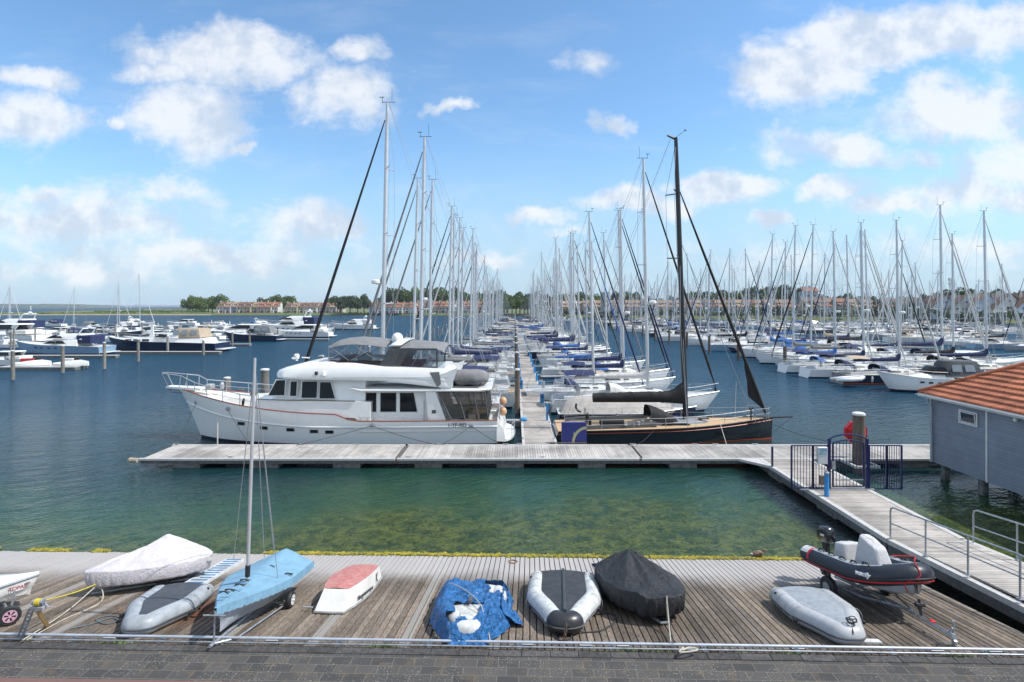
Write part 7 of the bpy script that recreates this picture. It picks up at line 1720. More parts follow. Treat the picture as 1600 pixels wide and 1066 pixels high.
line_on(None, [g_(190, 965), g_(170, 962), g_(150, 968), g_(165, 975), g_(185, 970), g_(172, 966), g_(140, 976), g_(112, 982)], 0.013, mat('rope_bluegrey', (0.12, 0.17, 0.20), 0.9), 'rope_heap', 'tangled blue grey rope on the boards left of the slate bottomed inflatable')
# striped duckboard
DB, LD = ramp_root('striped_duckboard', on_ramp(300, 917), on_ramp(367, 877), 0.0, label='blue and white striped duckboard between the lilac cover and the blue cover', cat='duckboard')
nst = 22
BLS = mat('slat_blue', (0.06, 0.22, 0.42), 0.6, var=0.2); WHS = mat('slat_white', (0.62, 0.64, 0.64), 0.6, var=0.15)
ma, mb2 = MB(), MB()
for k in range(nst):
    x0 = -LD / 2 + LD * k / nst; (ma if k % 2 else mb2).box(x0, x0 + LD / nst - 0.01, -0.24, 0.24, 0.04, 0.065)
ma.build('blue_slats', BLS, DB, kind='stuff'); mb2.build('white_slats', WHS, DB, kind='stuff')
m = MB(); m.box(-LD / 2, LD / 2, -0.29, -0.25, 0.0, 0.08); m.box(-LD / 2, LD / 2, 0.25, 0.29, 0.0, 0.08); m.build('side_rails', WHS, DB)
# blue covered sailing dinghy with mast
O7, L7 = ramp_root('sailing_dinghy', on_ramp(444, 898, 0.42), on_ramp(342, 973, 0.42), 0.0, label='racing dinghy on a trolley under a pale blue cover with its mast stepped', cat='sailing dinghy')
L7 += 0.3
rings, hb7, sh7, xx7 = hull_mesh(L7, 1.65, 0.34, 0.34, 0.30, rake=0.06, draft=0.22, tr=0.88, full=0.40, entry=1.5, flare=0.30)
m = MB(); m.loft(rings, False, True); m.build('hull', mat('dinghy_hull_grey', (0.40, 0.43, 0.47), 0.3, var=0.05), O7, smooth=True, angle=50)
CYB = mat('cover_sky_blue', (0.185, 0.345, 0.47), 0.8, var=0.10, bump=0.4, bs=5, bd=0.04)
xm7 = L7 * 0.13
def c7(a, b):
    t = min(1, max(0, b)); th = math.pi * a; h = max(0.03, hb7(t) * 1.03); x = xx7(t, 0) + (0.04 if b > .98 else 0)
    tent = 0.26 * max(0, 1 - abs(x + 0.45 * L7) / (L7 * 0.75)) + 0.10
    e = -math.cos(th)
    if a in (0.0, 1.0) : return Vector((x, h * e * 0.99, sh7(t) - 0.13 + 0.02 * math.sin(b * 70)))
    z = sh7(t) + 0.02 + tent * (1 - abs(e) ** 1.1) * (1 - t ** 3) + 0.016 * noise.noise(Vector((x * 5, e * 5, 3)))
    if t < 0.01: z -= 0.05
    return Vector((x, h * e * (1.0), z))
m = MB(); m.grid(c7, 15, 40); m.build('cover', CYB, O7, smooth=True, angle=60)
m = MB(); NH = 90
for s in (-1, 1):
    m.loft([[(xx7(k / NH, 0), s * (hb7(k / NH) * 1.035 + 0.012 * math.sin(k * 1.9)), sh7(k / NH) + 0.03 ), (xx7(k / NH, 0), s * (hb7(k / NH) * 1.03 + 0.03 * math.sin(k * 1.9) * (1 if k % 2 else .4)), sh7(k / NH) - 0.15)] for k in range(NH + 1)], False)
m.build('cover_hem', CYB, O7, smooth=True)
# mast: follows the true vertical, so it leans against the tilted hull
M7 = O7.matrix_world.inverted()
base = Vector((xm7, 0, sh7(0.6) + 0.10)); wb = O7.matrix_world @ base
wtop = P(397, 560, wb.y - 0.1); wtop.y = wb.y - 0.05
m = MB(); m.tube([M7 @ (wb - (wtop - wb) * 0.05), M7 @ wb.lerp(wtop, 0.5), M7 @ wtop], [0.043, 0.040, 0.032], 8); mo7 = m.build('mast', ALU, O7, smooth=True, angle=60)
m = MB(); m.tube([M7 @ wb.lerp(wtop, 0.03), M7 @ wb.lerp(wtop, 0.08)], 0.06, 8); m.build('mast_collar', BLACKR, mo7)
m = MB(); tp = wb.lerp(wtop, 0.97)
for (px, py, h) in ((365, 874, 0.2), (413, 871, 1.0), (428, 862, 1.0), (434, 903, 0.85)): m.tube([M7 @ tp, M7 @ g_(px, py, h)], 0.009, 4, False)
m.build('shrouds', WIRE, mo7)
m = MB(); m.tube([(-L7 * 0.12, -0.62, -0.30), (-L7 * 0.12, 0.62, -0.30)], 0.025, 6); m.tube([(-L7 * 0.12, 0, -0.30), (L7 / 2 + 0.15, 0, -0.36)], 0.035, 6)
m.tube([(L7 / 2 - 0.02, -0.01, -0.36), (L7 / 2 + 0.05, 0, 0.3)], 0.022, 6); m.tube([(L7 / 2 + 0.06, -0.24, 0.22), (L7 / 2 + 0.06, 0.24, 0.22)], 0.018, 6); m.tube([(L7 / 2 - 0.3, 0.35, -0.36), (-L7 * 0.12, 0.60, -0.32)], 0.022, 6); m.tube([(L7 / 2, 0, -0.36), (L7 / 2 - 0.3, 0.35, -0.36)], 0.022, 6)
m.build('trolley_frame', GALV, O7)
def wheel(o, x, y, z, r=0.2, w_=0.11, rim=WHITE, axis='y'):
    m = MB(); m.loft([[(x + rr_ * math.cos(a), y + yy_, z + rr_ * math.sin(a)) for a in [2 * math.pi * k / 18 for k in range(18)]] for rr_, yy_ in ((r * 0.55, -w_ / 2), (r * 0.88, -w_ / 2), (r, -w_ / 4), (r, w_ / 4), (r * 0.88, w_ / 2), (r * 0.55, w_ / 2))], True, True, True)
    t = m.build('wheel', BLACKR, o, smooth=True, angle=40)
    m = MB()
    for sgn in (-1, 1):
        for k in range(6):
            a0, a1 = 2 * math.pi * k / 6, 2 * math.pi * (k + 0.62) / 6
            q = [(x + rr_ * math.cos(a), y + sgn * (w_ / 2 + 0.004), z + rr_ * math.sin(a)) for rr_, a in ((0.16 * r, a0 + .2), (0.56 * r, a0), (0.56 * r, a1), (0.16 * r, a1 - .2))]
            m.slab(q if sgn < 0 else q[::-1], 0.008)
        m.tube([(x, y + sgn * w_ / 2, z), (x, y + sgn * (w_ / 2 + 0.02), z)], 0.15 * r, 8)
        m.loft([[(x + rr_ * math.cos(a), y + sgn * (w_ / 2 + 0.012), z + rr_ * math.sin(a)) for a in [2 * math.pi * k / 18 for k in range(18)]] for rr_ in (0.52 * r, 0.62 * r)], True)
    m.build('rim', rim, t)
for s in (-1, 1): wheel(O7, -L7 * 0.12, s * 0.70, -0.22, 0.2, 0.12)
m = MB()
for k, (x, y) in enumerate(((0.62, 0.0), (0.95, 0.05), (1.3, 0.0), (1.45, -0.05), (-0.3, 0.65), (-0.5, 0.1))):
    tz = sh7((x + L7 / 2) / L7) + (0.20 if abs(y) < .2 else 0.08); m.tube([(x - 0.06, y - 0.13, tz), (x, y, tz + 0.03), (x + 0.05, y + 0.13, tz)], 0.014, 4); m.tube([(x + 0.06, y - 0.10, tz), (x, y, tz + 0.03), (x - 0.05, y + 0.12, tz)], 0.012, 4)
m.build('tie_straps', BLACKR, O7)
# white dinghy at the left edge with pink wheel
O8, L8 = ramp_root('white_dinghy', on_ramp(-105, 950, 0.38), on_ramp(44, 922, 0.38), 0.0, label='white dinghy on a trolley with pink wheel cut by the left edge', cat='dinghy')
L8 += 0.35
rings, hb8, sh8, xx8 = hull_mesh(L8, 1.5, 0.34, 0.34, 0.34, rake=0.06, draft=0.12, tr=0.8, full=0.42, entry=1.4, flare=0.12)
m = MB(); m.loft(rings, False, True); m.build('hull', WHITE2, O8, smooth=True, angle=40)
m = MB(); m.loft([[(xx8(k / 16, 0), s * hb8(k / 16) * 1.01, sh8(k / 16) + 0.02 + 0.06 * (1 - s * s)) for s in (-1, -.5, 0, .5, 1)] for k in range(17)], False); m.build('deck', WHITE, O8, smooth=True)
m = MB()
for s in (-1, 1): m.tube([(xx8(k / 16, 0), s * hb8(k / 16) * 1.02, sh8(k / 16)) for k in range(17)], 0.03, 6)
m.build('gunwale', TGREY, O8)
text('TOPAZ', mat('lettering_red', (0.35, 0.05, 0.09), 0.5), O8, frame((L8 * 0.20, -hb8(0.70) * 0.985 - 0.012, 0.17), (1, 0.24, 0.02), (0, -0.1, 1)), 0.115, extrude=0.006, offs=0.002)
text('uno', mat('lettering_dark', (0.03, 0.03, 0.035), 0.5), O8, frame((L8 * 0.355, -hb8(0.855) * 0.96 - 0.012, 0.20), (1, 0.55, 0.02), (0, -0.1, 1)), 0.09, extrude=0.006)
xw8 = (M8 := O8.matrix_world.inverted()) @ on_ramp(15, 962, 0.22)
wheel(O8, xw8.x, xw8.y, -0.16, 0.215, 0.12, rim=mat('rim_pink', (0.62, 0.36, 0.45), 0.5)); wheel(O8, xw8.x, -xw8.y, -0.16, 0.215, 0.12, rim=MATS['rim_pink'])
m = MB(); m.tube([(xw8.x, xw8.y, -0.16), (xw8.x, -xw8.y, -0.16)], 0.03, 6); m.tube([(xw8.x, xw8.y + 0.05, -0.1), (xw8.x + 0.05, xw8.y + 0.02, 0.36)], 0.022, 6); m.build('trolley_frame', GALV, O8)
# upturned pram
O9, L9 = ramp_root('upturned_pram', on_ramp(571, 904), on_ramp(514, 959), 0.0, label='upturned white pram dinghy with faded pink red bottom', cat='dinghy')
PR = [(-0.50, 0.46, 0.39, 0.36), (-0.30, 0.52, 0.47, 0.42), (0.0, 0.56, 0.50, 0.46), (0.22, 0.52, 0.42, 0.46), (0.34, 0.46, 0.32, 0.44), (0.5, 0.36, 0.30, 0.06)]
PRM = mat('pram_white', (0.66, 0.65, 0.61), 0.4, var=0.06); PRR = mat('pram_pink', (0.42, 0.115, 0.11), 0.6, col2=(0.50, 0.27, 0.23), vs=9, bump=0.1)
m = MB(); top = MB(); LR = L9 * 1.02
sec = [(x * LR, w0, w1, h) for x, w0, w1, h in PR]
def interp(sec, n=4):
    out = []
    for i in range(len(sec) - 1):
        for k in range(n): out.append(tuple(a + (b - a) * k / n for a, b in zip(sec[i], sec[i + 1])))
    return out + [sec[-1]]
main_ = interp(sec[:-1])
m.loft([[(x, -w0, 0.0), (x, -w0 * 1.0, 0.05), (x, -w1, h)] for x, w0, w1, h in main_], False); m.loft([[(x, w1, h), (x, w0, 0.05), (x, w0, 0.0)] for x, w0, w1, h in main_], False)
xe, we0, we1, he = sec[-2]; xn, wn0, wn1, hn = sec[-1]
m.add([(xe, -we1, he), (xe, we1, he), (xn, wn0, 0.04), (xn, -wn0, 0.04), (xe, -we0, 0.04), (xe, we0, 0.04)], [(0, 1, 2, 3), (0, 3, 4), (1, 5, 2)])
x0_, a0_, b0_, h0_ = sec[0]; m.add([(x0_, -a0_, 0), (x0_, a0_, 0), (x0_, b0_, h0_), (x0_, -b0_, h0_)], [(0, 1, 2, 3)])
m.build('sides', PRM, O9)
top.loft([[(x, -w1, h), (x, 0, h + 0.03), (x, w1, h)] for x, w0, w1, h in main_], False); top.build('bottom', PRR, O9)
m = MB(); m.tube([(x, -w0 - 0.015, 0.035) for x, w0, w1, h in main_] + [(xn, -wn0, 0.035), (xn + 0.02, 0, 0.035), (xn, wn0, 0.035)] + [(x, w0 + 0.015, 0.035) for x, w0, w1, h in main_[::-1]], 0.03, 6); m.build('gunwale', mat('gunwale_grey', (0.33, 0.33, 0.32), 0.6, var=0.2), O9)
# the pram's own name runs upside down hull, readable from the quay
ld = MATS['lettering_dark']
sgn_far = 1
text('Bergumermeer', ld, O9, frame((LR * 0.27, sec[2][1] * 0.93, 0.12), (-1, 0.10, 0.0), (0, -0.12, 1)), 0.15, extrude=0.004, offs=0.002)
text('K', ld, O9, frame((-LR * 0.24, sec[2][1] * 0.925, 0.10), (-1, -0.02, 0), (0, -0.12, 1)), 0.30, extrude=0.004, offs=0.01, shear=0.25)
m = MB(); m.tube([(xn - 0.12, -0.45, 0.10), (xn - 0.12, -0.70, 0.10)], 0.02, 6); m.build('tow_peg', STEEL, O9)
# RIB on its trailer
SB = on_ramp(1305, 884, 0.55); BB = on_ramp(1434, 930, 0.66)
OR, LRb = ramp_root('rib_boat', SB, BB, 0.0, label='dark navy rigid inflatable with covered console and black outboard on a road trailer', cat='rigid inflatable')
LRb += 0.1; W = 1.95; r = 0.235; w_ = W / 2 - r; xs = -LRb / 2
NAVYT = mat('tube_navy', (0.020, 0.025, 0.038), 0.42, var=0.1)
base = [(xs - 0.35, w_, 0.15), (xs - 0.2, w_, 0.75), (xs, w_, 1.0), (xs + LRb * 0.3, w_, 1), (xs + LRb * 0.55, w_, 1), (xs + LRb * 0.72, w_ * 0.96, 1), (xs + LRb * 0.84, w_ * 0.80, 1), (xs + LRb * 0.92, w_ * 0.5, 1), (LRb / 2, 0, 1)]
pts = base + [(x, -y, k) for x, y, k in reversed(base[:-1])]
P2 = []
for i in range(len(pts) - 1):
    for q in range(4): P2.append(tuple(pts[i][j] + (pts[i + 1][j] - pts[i][j]) * q / 4 for j in range(3)))
P2.append(pts[-1])
for _ in range(3): P2 = [P2[0]] + [tuple((P2[i - 1][j] + 2 * P2[i][j] + P2[i + 1][j]) / 4 for j in range(3)) for i in range(1, len(P2) - 1)] + [P2[-1]]
zr = lambda x: 0.25 + 0.30 * max(0, (x - 0.0) / (LRb / 2)) ** 1.8
m = MB(); m.tube([(x, y, zr(x)) for x, y, k in P2], [r * k for x, y, k in P2], 16); tb = m.build('tube', NAVYT, OR, smooth=True, angle=70)
def side_line(off, z_off, rad, mt, nm, i0=6, up=0):
    m = MB(); rb = []
    for j in range(i0, len(P2) - i0):
        x, y, k = P2[j]; tx = P2[j + 1][0] - P2[j - 1][0]; ty = P2[j + 1][1] - P2[j - 1][1]; q = math.hypot(tx, ty) or 1; nx, ny = -ty / q, tx / q
        ang = off; rb.append((x + nx * (r + 0.006) * math.cos(ang), y + ny * (r + 0.006) * math.cos(ang), zr(x) + (r + 0.006) * math.sin(ang)))
    m.tube(rb, rad, 6); return m.build(nm, mt, tb)
side_line(R(-32), 0, 0.016, REDP, 'red_stripe'); side_line(R(-12), 0, 0.02, BLACKR, 'rub_strake')
m = MB()   # grey anti-slip strip along the top of the tubes
for half in (P2[7:len(P2) // 2 - 7], P2[len(P2) // 2 + 7:-7]):
    m.loft([[(x, y - 0.10, zr(x) + r * 0.93), (x, y, zr(x) + r + 0.008), (x, y + 0.10, zr(x) + r * 0.93)] for x, y, k in half], False)
m.build('tube_top_strip', TGREY, tb)
m = MB()
for s in (-1, 1):
    for k in range(5): x = xs + LRb * (0.18 + 0.14 * k); m.tube([(x - 0.11, s * w_, zr(x) + r), (x - 0.08, s * w_, zr(x) + r + 0.05), (x + 0.08, s * w_, zr(x) + r + 0.05), (x + 0.11, s * w_, zr(x) + r)], 0.022, 6)
m.build('grab_handles', BLACKR, tb)
m = MB(); m.loft([[(xs - 0.1, -r * 1.02 * math.cos(a) - w_, zr(xs) + r * 1.02 * math.sin(a)) for a in [R(30 + 20 * k) for k in range(7)]], [(xs + 0.18, -r * 1.02 * math.cos(a) - w_, zr(xs) + r * 1.02 * math.sin(a)) for a in [R(30 + 20 * k) for k in range(7)]]], False); m.build('white_panel', WHITE2, tb)
m = MB(); m.loft([[(xs + 0.185, -r * 1.03 * math.cos(a) - w_, zr(xs) + r * 1.03 * math.sin(a)) for a in [R(-20 + 20 * k) for k in range(9)]], [(xs + 0.27, -r * 1.03 * math.cos(a) - w_, zr(xs) + r * 1.03 * math.sin(a)) for a in [R(-20 + 20 * k) for k in range(9)]]], False); m.build('red_band', REDP, tb)
m = MB(); m.loft([[(x, -h_, 0.30), (x, -h_ * 0.9, 0.05), (x, 0, k_), (x, h_ * 0.9, 0.05), (x, h_, 0.30)] for x, h_, k_ in ((xs + 0.1, w_, -0.18), (0, w_, -0.20), (LRb * 0.25, w_ * 0.9, -0.14), (LRb * 0.40, w_ * 0.5, 0.08), (LRb * 0.47, 0.05, 0.30))], False, True); m.build('hull', GREYH, OR, smooth=True)
m = MB(); m.box(xs + 0.12, LRb * 0.33, -w_ + r * .7, w_ - r * .7, 0.16, 0.20); m.build('floor', TGREY2, OR)
m = MB(); m.loft([[(LRb * 0.30, -0.42, 0.45), (LRb * 0.30, 0.42, 0.45), (LRb * 0.30, 0.42, 0.62), (LRb * 0.30, -0.42, 0.62)], [(LRb * 0.44, -0.25, 0.5), (LRb * 0.44, 0.25, 0.5), (LRb * 0.44, 0.25, 0.74), (LRb * 0.44, -0.25, 0.74)]], True, True, True); m.build('bow_step', TGREY, OR)
cvm = fabric('cover_pale_grey', (0.52, 0.515, 0.52), 0.75, 0.30, False)
def cvr(x0, x1, w2, zt0, zt1, nm, top_in=0.75, s_=0):
    m = MB()
    def f(a, b):
        th = 2 * math.pi * a; c, s = math.cos(th), math.sin(th); cx = (x0 + x1) / 2; hx = (x1 - x0) / 2
        ex = abs(c) ** 0.45 * (1 if c > 0 else -1); ey = abs(s) ** 0.45 * (1 if s > 0 else -1)
        if b < 0.75: k = 1 - (1 - top_in) * (b / 0.75); z = 0.2 + (b / 0.75)
        else: k = top_in * math.cos((b - 0.75) / 0.25 * math.pi / 2) ** 0.6; z = 1.2
        zt = zt0 + (zt1 - zt0) * (ex * k * 0.5 + 0.5); zz = 0.2 + (zt - 0.2) * min(1, z - 0.2 + 0.0) + (0.05 * math.sin((b - 0.75) / 0.25 * math.pi / 2) if b > 0.75 else 0)
        wv = 1 + 0.05 * noise.noise(Vector((c * 1.2 + s_, s * 1.2, b * 2))) + 0.012 * noise.noise(Vector((c * 4 + s_, s * 4, b * 4)))
        return Vector((cx + ex * hx * k * wv, ey * w2 * k * wv, zz * (1 + 0.02 * noise.noise(Vector((c * 4, s * 4, 1))))))
    m.grid(f, 48, 18, True); return m.build(nm, cvm, OR, smooth=True)
cvr(-0.40, 0.60, 0.32, 1.16, 0.70, 'console_cover', 0.58, 3)
cvr(-1.05, -0.60, 0.34, 0.66, 0.70, 'seat_cover', 0.85, 8)
ob = empty('outboard_motor', (0, 0, 0)); ob.parent = OR
m = MB(); cx_ = xs - 0.18
m.loft([[(cx_ - 0.30 * k, -0.17 * k, z), (cx_ + 0.16 * k, -0.17 * k, z), (cx_ + 0.22 * k, 0, z), (cx_ + 0.16 * k, 0.17 * k, z), (cx_ - 0.30 * k, 0.17 * k, z), (cx_ - 0.36 * k, 0, z)] for z, k in ((0.52, 0.6), (0.57, 0.82), (0.80, 0.86), (0.90, 0.75), (0.95, 0.5))], True, True, True); m.build('cowling', mat('cowl_black', (0.015, 0.016, 0.02), 0.18, var=0, coat=0.4), ob, smooth=True, angle=50)
m = MB(); m.box(cx_ - 0.18, cx_ + 0.0, -0.07, 0.07, -0.25, 0.64, ch=0.02); m.box(cx_ - 0.35, cx_ + 0.0, -0.02, 0.02, -0.45, -0.2); m.tube([(cx_ - 0.35, 0, -0.33), (cx_ - 0.18, 0, -0.33)], 0.06, 8); m.build('lower_leg', BLACKR, ob)
m = MB(); m.box(cx_ - 0.36, cx_ - 0.30, 0.05, 0.09, 0.68, 0.8); m.box(cx_ - 0.1, cx_ + 0.06, -0.162, -0.148, 0.70, 0.75); m.build('cowl_badge', WHITE2, ob)
text('wavefly', mat('lettering_white', (0.75, 0.75, 0.75), 0.5), OR, frame((LRb * 0.20, -(w_ + r * 0.985) + 0.0, zr(LRb * 0.2) + 0.04), (1, 0.05, 0.05), (0, 0.15, 1)), 0.15, extrude=0.006, offs=0.006, shear=0.3)
line_on(OR, [(LRb * 0.36, -0.3, 0.86), (LRb * 0.44, 0.1, 0.88), (LRb * 0.5, -0.05, 0.82), (LRb * 0.56, -0.1, 0.55), (LRb * 0.5, -0.35, 0.35), (LRb * 0.46, -0.2, 0.1)], 0.014, ROPER, 'red_painter')
# trailer
tr0 = empty('boat_trailer', tuple(g_(1395, 950, 0)), label='galvanised road trailer with jockey wheel under the dark rigid inflatable', cat='trailer')
TM = Matrix.Translation(-Vector(tr0.location)); gl2 = lambda px, py, h: TM @ g_(px, py, h)
Pst, Pbw, Phit = TM @ (SB - Vector((0, 0, 0.3))), TM @ (BB - Vector((0, 0, 0.42))), gl2(1492, 996, 0.22)
yd = (Pbw - Pst).normalized().cross(Vector((0, 0, 1)))
m = MB(); m.tube([Pst, Pst.lerp(Pbw, 0.75), Phit], 0.045, 4); m.build('drawbar', GALV, tr0)
for s in (-1, 1):
    m = MB(); m.tube([Pst + yd * 0.55 * s, Pst.lerp(Pbw, 0.55) + yd * 0.50 * s, Pst.lerp(Pbw, 0.95)], 0.035, 4); m.build('side_beam', GALV, tr0)
m = MB(); ax = Pst.lerp(Pbw, 0.30); m.tube([ax - yd * 0.85, ax + yd * 0.85], 0.035, 6); m.build('axle', GALV, tr0)
# wheels
for s in (-1, 1):
    wpos = ax + yd * 0.86 * s; wpos.z = (ramp_z((SM.inverted() @ (Vector(tr0.location) + wpos)).y)) + 0.27 - tr0.location.z
    q = Vector((0, 1, 0)).rotation_difference(yd).to_matrix().to_4x4(); m = MB(); m.m = Matrix.Translation(wpos) @ q
    m.loft([[(rr_ * math.cos(a), yy_, rr_ * math.sin(a)) for a in [2 * math.pi * k / 18 for k in range(18)]] for rr_, yy_ in ((0.14, -0.08), (0.24, -0.08), (0.27, -0.05), (0.27, 0.05), (0.24, 0.08), (0.14, 0.08))], True, True, True); wt_ = m.build('wheel', BLACKR, tr0, smooth=True, angle=40)
    m = MB(); m.m = Matrix.Translation(wpos) @ q; m.tube([(0, -0.09, 0), (0, 0.09, 0)], 0.13, 12); m.build('rim', GALV, wt_, smooth=True, angle=40)
m = MB(); h = Pbw.lerp(Phit, 0.30); m.tube([Pbw.lerp(Phit, 0.10), Pbw.lerp(Phit, 0.03) + Vector((0, 0, 0.34))], 0.04, 4); m.tube([Pbw.lerp(Phit, 0.12), Pbw.lerp(Phit, -0.03) + Vector((0, 0, 0.22))], 0.03, 4); m.tube([Pbw.lerp(Phit, 0.05) + Vector((-0.09, 0, 0.22)), Pbw.lerp(Phit, 0.05) + Vector((0.11, 0, 0.22))], 0.055, 8); m.build('winch_post', BLACKR, tr0)
m = MB(); h = Pbw.lerp(Phit, 0.93); m.tube([h + Vector((0.05, 0.03, 0.30)), h + Vector((0.05, 0.0, -0.14))], 0.026, 6); m.tube([h + Vector((0.05, 0.0, -0.14)) - Vector((0.03, 0, 0)), h + Vector((0.08, 0.0, -0.14))], 0.06, 10); m.build('jockey_wheel', GALV, tr0)
m = MB(); m.tube([Phit - (Phit - Pbw).normalized() * 0.22, Phit], [0.05, 0.06], 6); m.tube([Phit - (Phit - Pbw).normalized() * 0.2 + Vector((0, 0, 0.03)), Phit + Vector((-0.05, 0, 0.2))], 0.02, 5); m.build('coupling', STEEL, tr0)
m = MB(); q = Pbw.lerp(Phit, 0.42); m.box(q.x - 0.05, q.x + 0.05, q.y - 0.05, q.y + 0.05, q.z + 0.0, q.z + 0.05, ch=0.01); m.build('red_reflector', REDP, tr0)
# white board and small things
BDo, LB_ = ramp_root('white_board', on_ramp(1304, 1001), on_ramp(1376, 1004), 0.0, label='flat white board lying under the bow of the pale grey inflatable', cat='board')
m = MB(); m.box(-LB_ / 2, LB_ / 2, -0.09, 0.09, 0.0, 0.035); m.build('panel', CAPW, BDo)
line_on(None, [g_(1330, 975, .42), g_(1333, 990, .3), g_(1330, 1003, 0.05), g_(1338, 1006, 0.05)], 0.013, ROPE, 'painter', 'dark painter from the pale grey inflatable to the pipe rail')
m = MB()
for k in range(4): m.tube([Vector((0.06 * math.cos(a + k) * (1 + .3 * k), 0.10 * math.sin(a + k), 0.02 * k + 0.03 * math.sin(2 * a))) for a in [2 * math.pi * q / 10 for q in range(10)]], 0.012, 4)
m.build('rope_knot', ROPE, None, label='dark knotted rope on the bow of the pale grey inflatable', cat='rope').location = g_(1330, 972, 0.46)
line_on(None, [g_(1068, 1012, .1), g_(1062, 1019, .1), g_(1080, 1018, .1), g_(1090, 1015, .1), g_(1078, 1012, .12), g_(1066, 1016, .12)], 0.018, ROPEW, 'rope_coil', 'pale coiled rope beside the pipe rail below the black covered boat')
line_on(None, [g_(794, 877), g_(800, 875), g_(808, 877), g_(803, 880), g_(795, 879)], 0.016, mat('rope_rust', (0.25, 0.13, 0.07), 0.9), 'rope_ring', 'small rust brown rope ring on the boards near the waterline')
# duck at the waterline
dk = empty('duck', tuple(g_(1186, 873, 0.0) + Vector((0, 0.05, 0.02))), label='brown duck with white tail sitting on the weed at the waterline', cat='duck')
DK = mat('feathers_brown', (0.26, 0.18, 0.12), 0.8, col2=(0.08, 0.05, 0.035), vs=18)
m = MB(); m.tube([(-0.24, 0, 0.13), (-0.19, 0, 0.12), (-0.12, 0, 0.12), (-0.03, 0, 0.13), (0.06, 0, 0.14), (0.12, 0, 0.15), (0.155, 0, 0.185), (0.165, 0, 0.225), (0.185, 0, 0.25), (0.215, 0, 0.25), (0.235, 0, 0.243)], [0.012, 0.045, 0.085, 0.105, 0.095, 0.065, 0.036, 0.032, 0.042, 0.036, 0.012], 14); m.build('body', DK, dk, smooth=True)
m = MB(); m.ell((0.265, 0, 0.235), (0.038, 0.018, 0.010), 10, 6); m.build('bill', mat('bill_orange', (0.45, 0.22, 0.04), 0.5), dk, smooth=True)
for s in (-1, 1):
    m = MB(); m.grid(lambda a, b: Vector((0.07 - 0.26 * b, s * (0.098 + 0.012 * math.sin(math.pi * a)) * (1 - 0.55 * b ** 2), 0.10 + 0.10 * a * (1 - 0.5 * b))), 6, 8); m.build('wing', mat('feathers_dark', (0.13, 0.09, 0.065), 0.8, var=0.3, vs=25), dk, smooth=True)
    m = MB(); m.tube([(0.0, s * 0.035, 0.06), (0.01, s * 0.035, 0.0)], 0.008, 5); m.box(0.0, 0.05, s * 0.035 - 0.02, s * 0.035 + 0.02, 0.0, 0.006); m.build('leg', MATS['bill_orange'], dk)
    m = MB(); m.ell((0.20, s * 0.036, 0.262), (0.007, 0.004, 0.007), 8, 6); m.build('eye', BLACKR, dk)
m = MB(); m.ell((-0.21, 0, 0.125), (0.05, 0.05, 0.022), 10, 6); m.build('tail', mat('feathers_white', (0.7, 0.68, 0.62), 0.8), dk, smooth=True)
# ---------------------------------------------------------------- land, houses and trees across the water
GRASS = mat('grass_bank', (0.085, 0.125, 0.030), 0.9, col2=(0.13, 0.135, 0.05), vs=0.08)
SAND = mat('shore_sand', (0.36, 0.32, 0.25), 0.9, var=0.1, vs=0.2)
def land(name, near, far_d, z, m_, bank=3.0):
    "near: list of (px, d) shoreline; rises over a short bank to height z"
    m = MB(); a = [((px - CX) * d / F, d, -0.3) for px, d in near]; b = [((px - CX) * (d + bank) / F, d + bank, z) for px, d in near]; c = [((px - CX) * fd / F, fd, z + 0.3) for (px, d), fd in zip(near, far_d)]
    e = [((px - CX) * fd / F, fd + 3, -0.4) for (px, d), fd in zip(near, far_d)]
    m.loft([a, b, c, e], False); return m.build(name, m_, kind='structure')
land('shore', [(318, 505), (500, 505), (640, 498), (760, 480), (835, 440), (900, 400), (1000, 375), (1150, 345), (1300, 310), (1450, 285), (1620, 262), (1900, 235)], [2600] * 12, 1.7, GRASS, 4)
land('shore_sand', [(-60, 508), (60, 507), (200, 506), (330, 503)], [516, 540, 620, 700], 0.6, SAND, 3)
land('grass_spit', [(-20, 509.5), (60, 510.5), (95, 509.5), (200, 509), (330, 506)], [514, 560, 640, 900, 1100], 1.9, GRASS, 3)
FARM = mat('far_island', (0.085, 0.12, 0.10), 1.0, var=0.2, vs=0.02)  # foliage green pushed towards blue, distance haze put into the colour
m = MB(); rr = random.Random(2)
def isl(px0, px1, d, h, mt, nm, seed):
    m = MB(); n = 90; f = []; b = []; t_ = []
    for k in range(n + 1):
        px = px0 + (px1 - px0) * k / n; x = (px - CX) * d / F; e = min(1, k / 8, (n - k) / 8)
        hh = h * e * (0.75 + 0.5 * noise.noise(Vector((k * 0.35, seed, 0))) + 0.3 * noise.noise(Vector((k * 1.3, seed, 3))))
        f.append((x, d, -1)); t_.append((x, d + 20, hh)); b.append((x, d + 300, hh * 0.9))
    m.loft([f, t_, b], False); return m.build(nm, mt, kind='structure')
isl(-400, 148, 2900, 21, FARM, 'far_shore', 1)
isl(120, 420, 6000, 20, mat('farthest_land', (0.16, 0.22, 0.28), 1.0, var=0.1), 'far_shore', 5)  # paler and bluer still, the haze of distance is in the colour
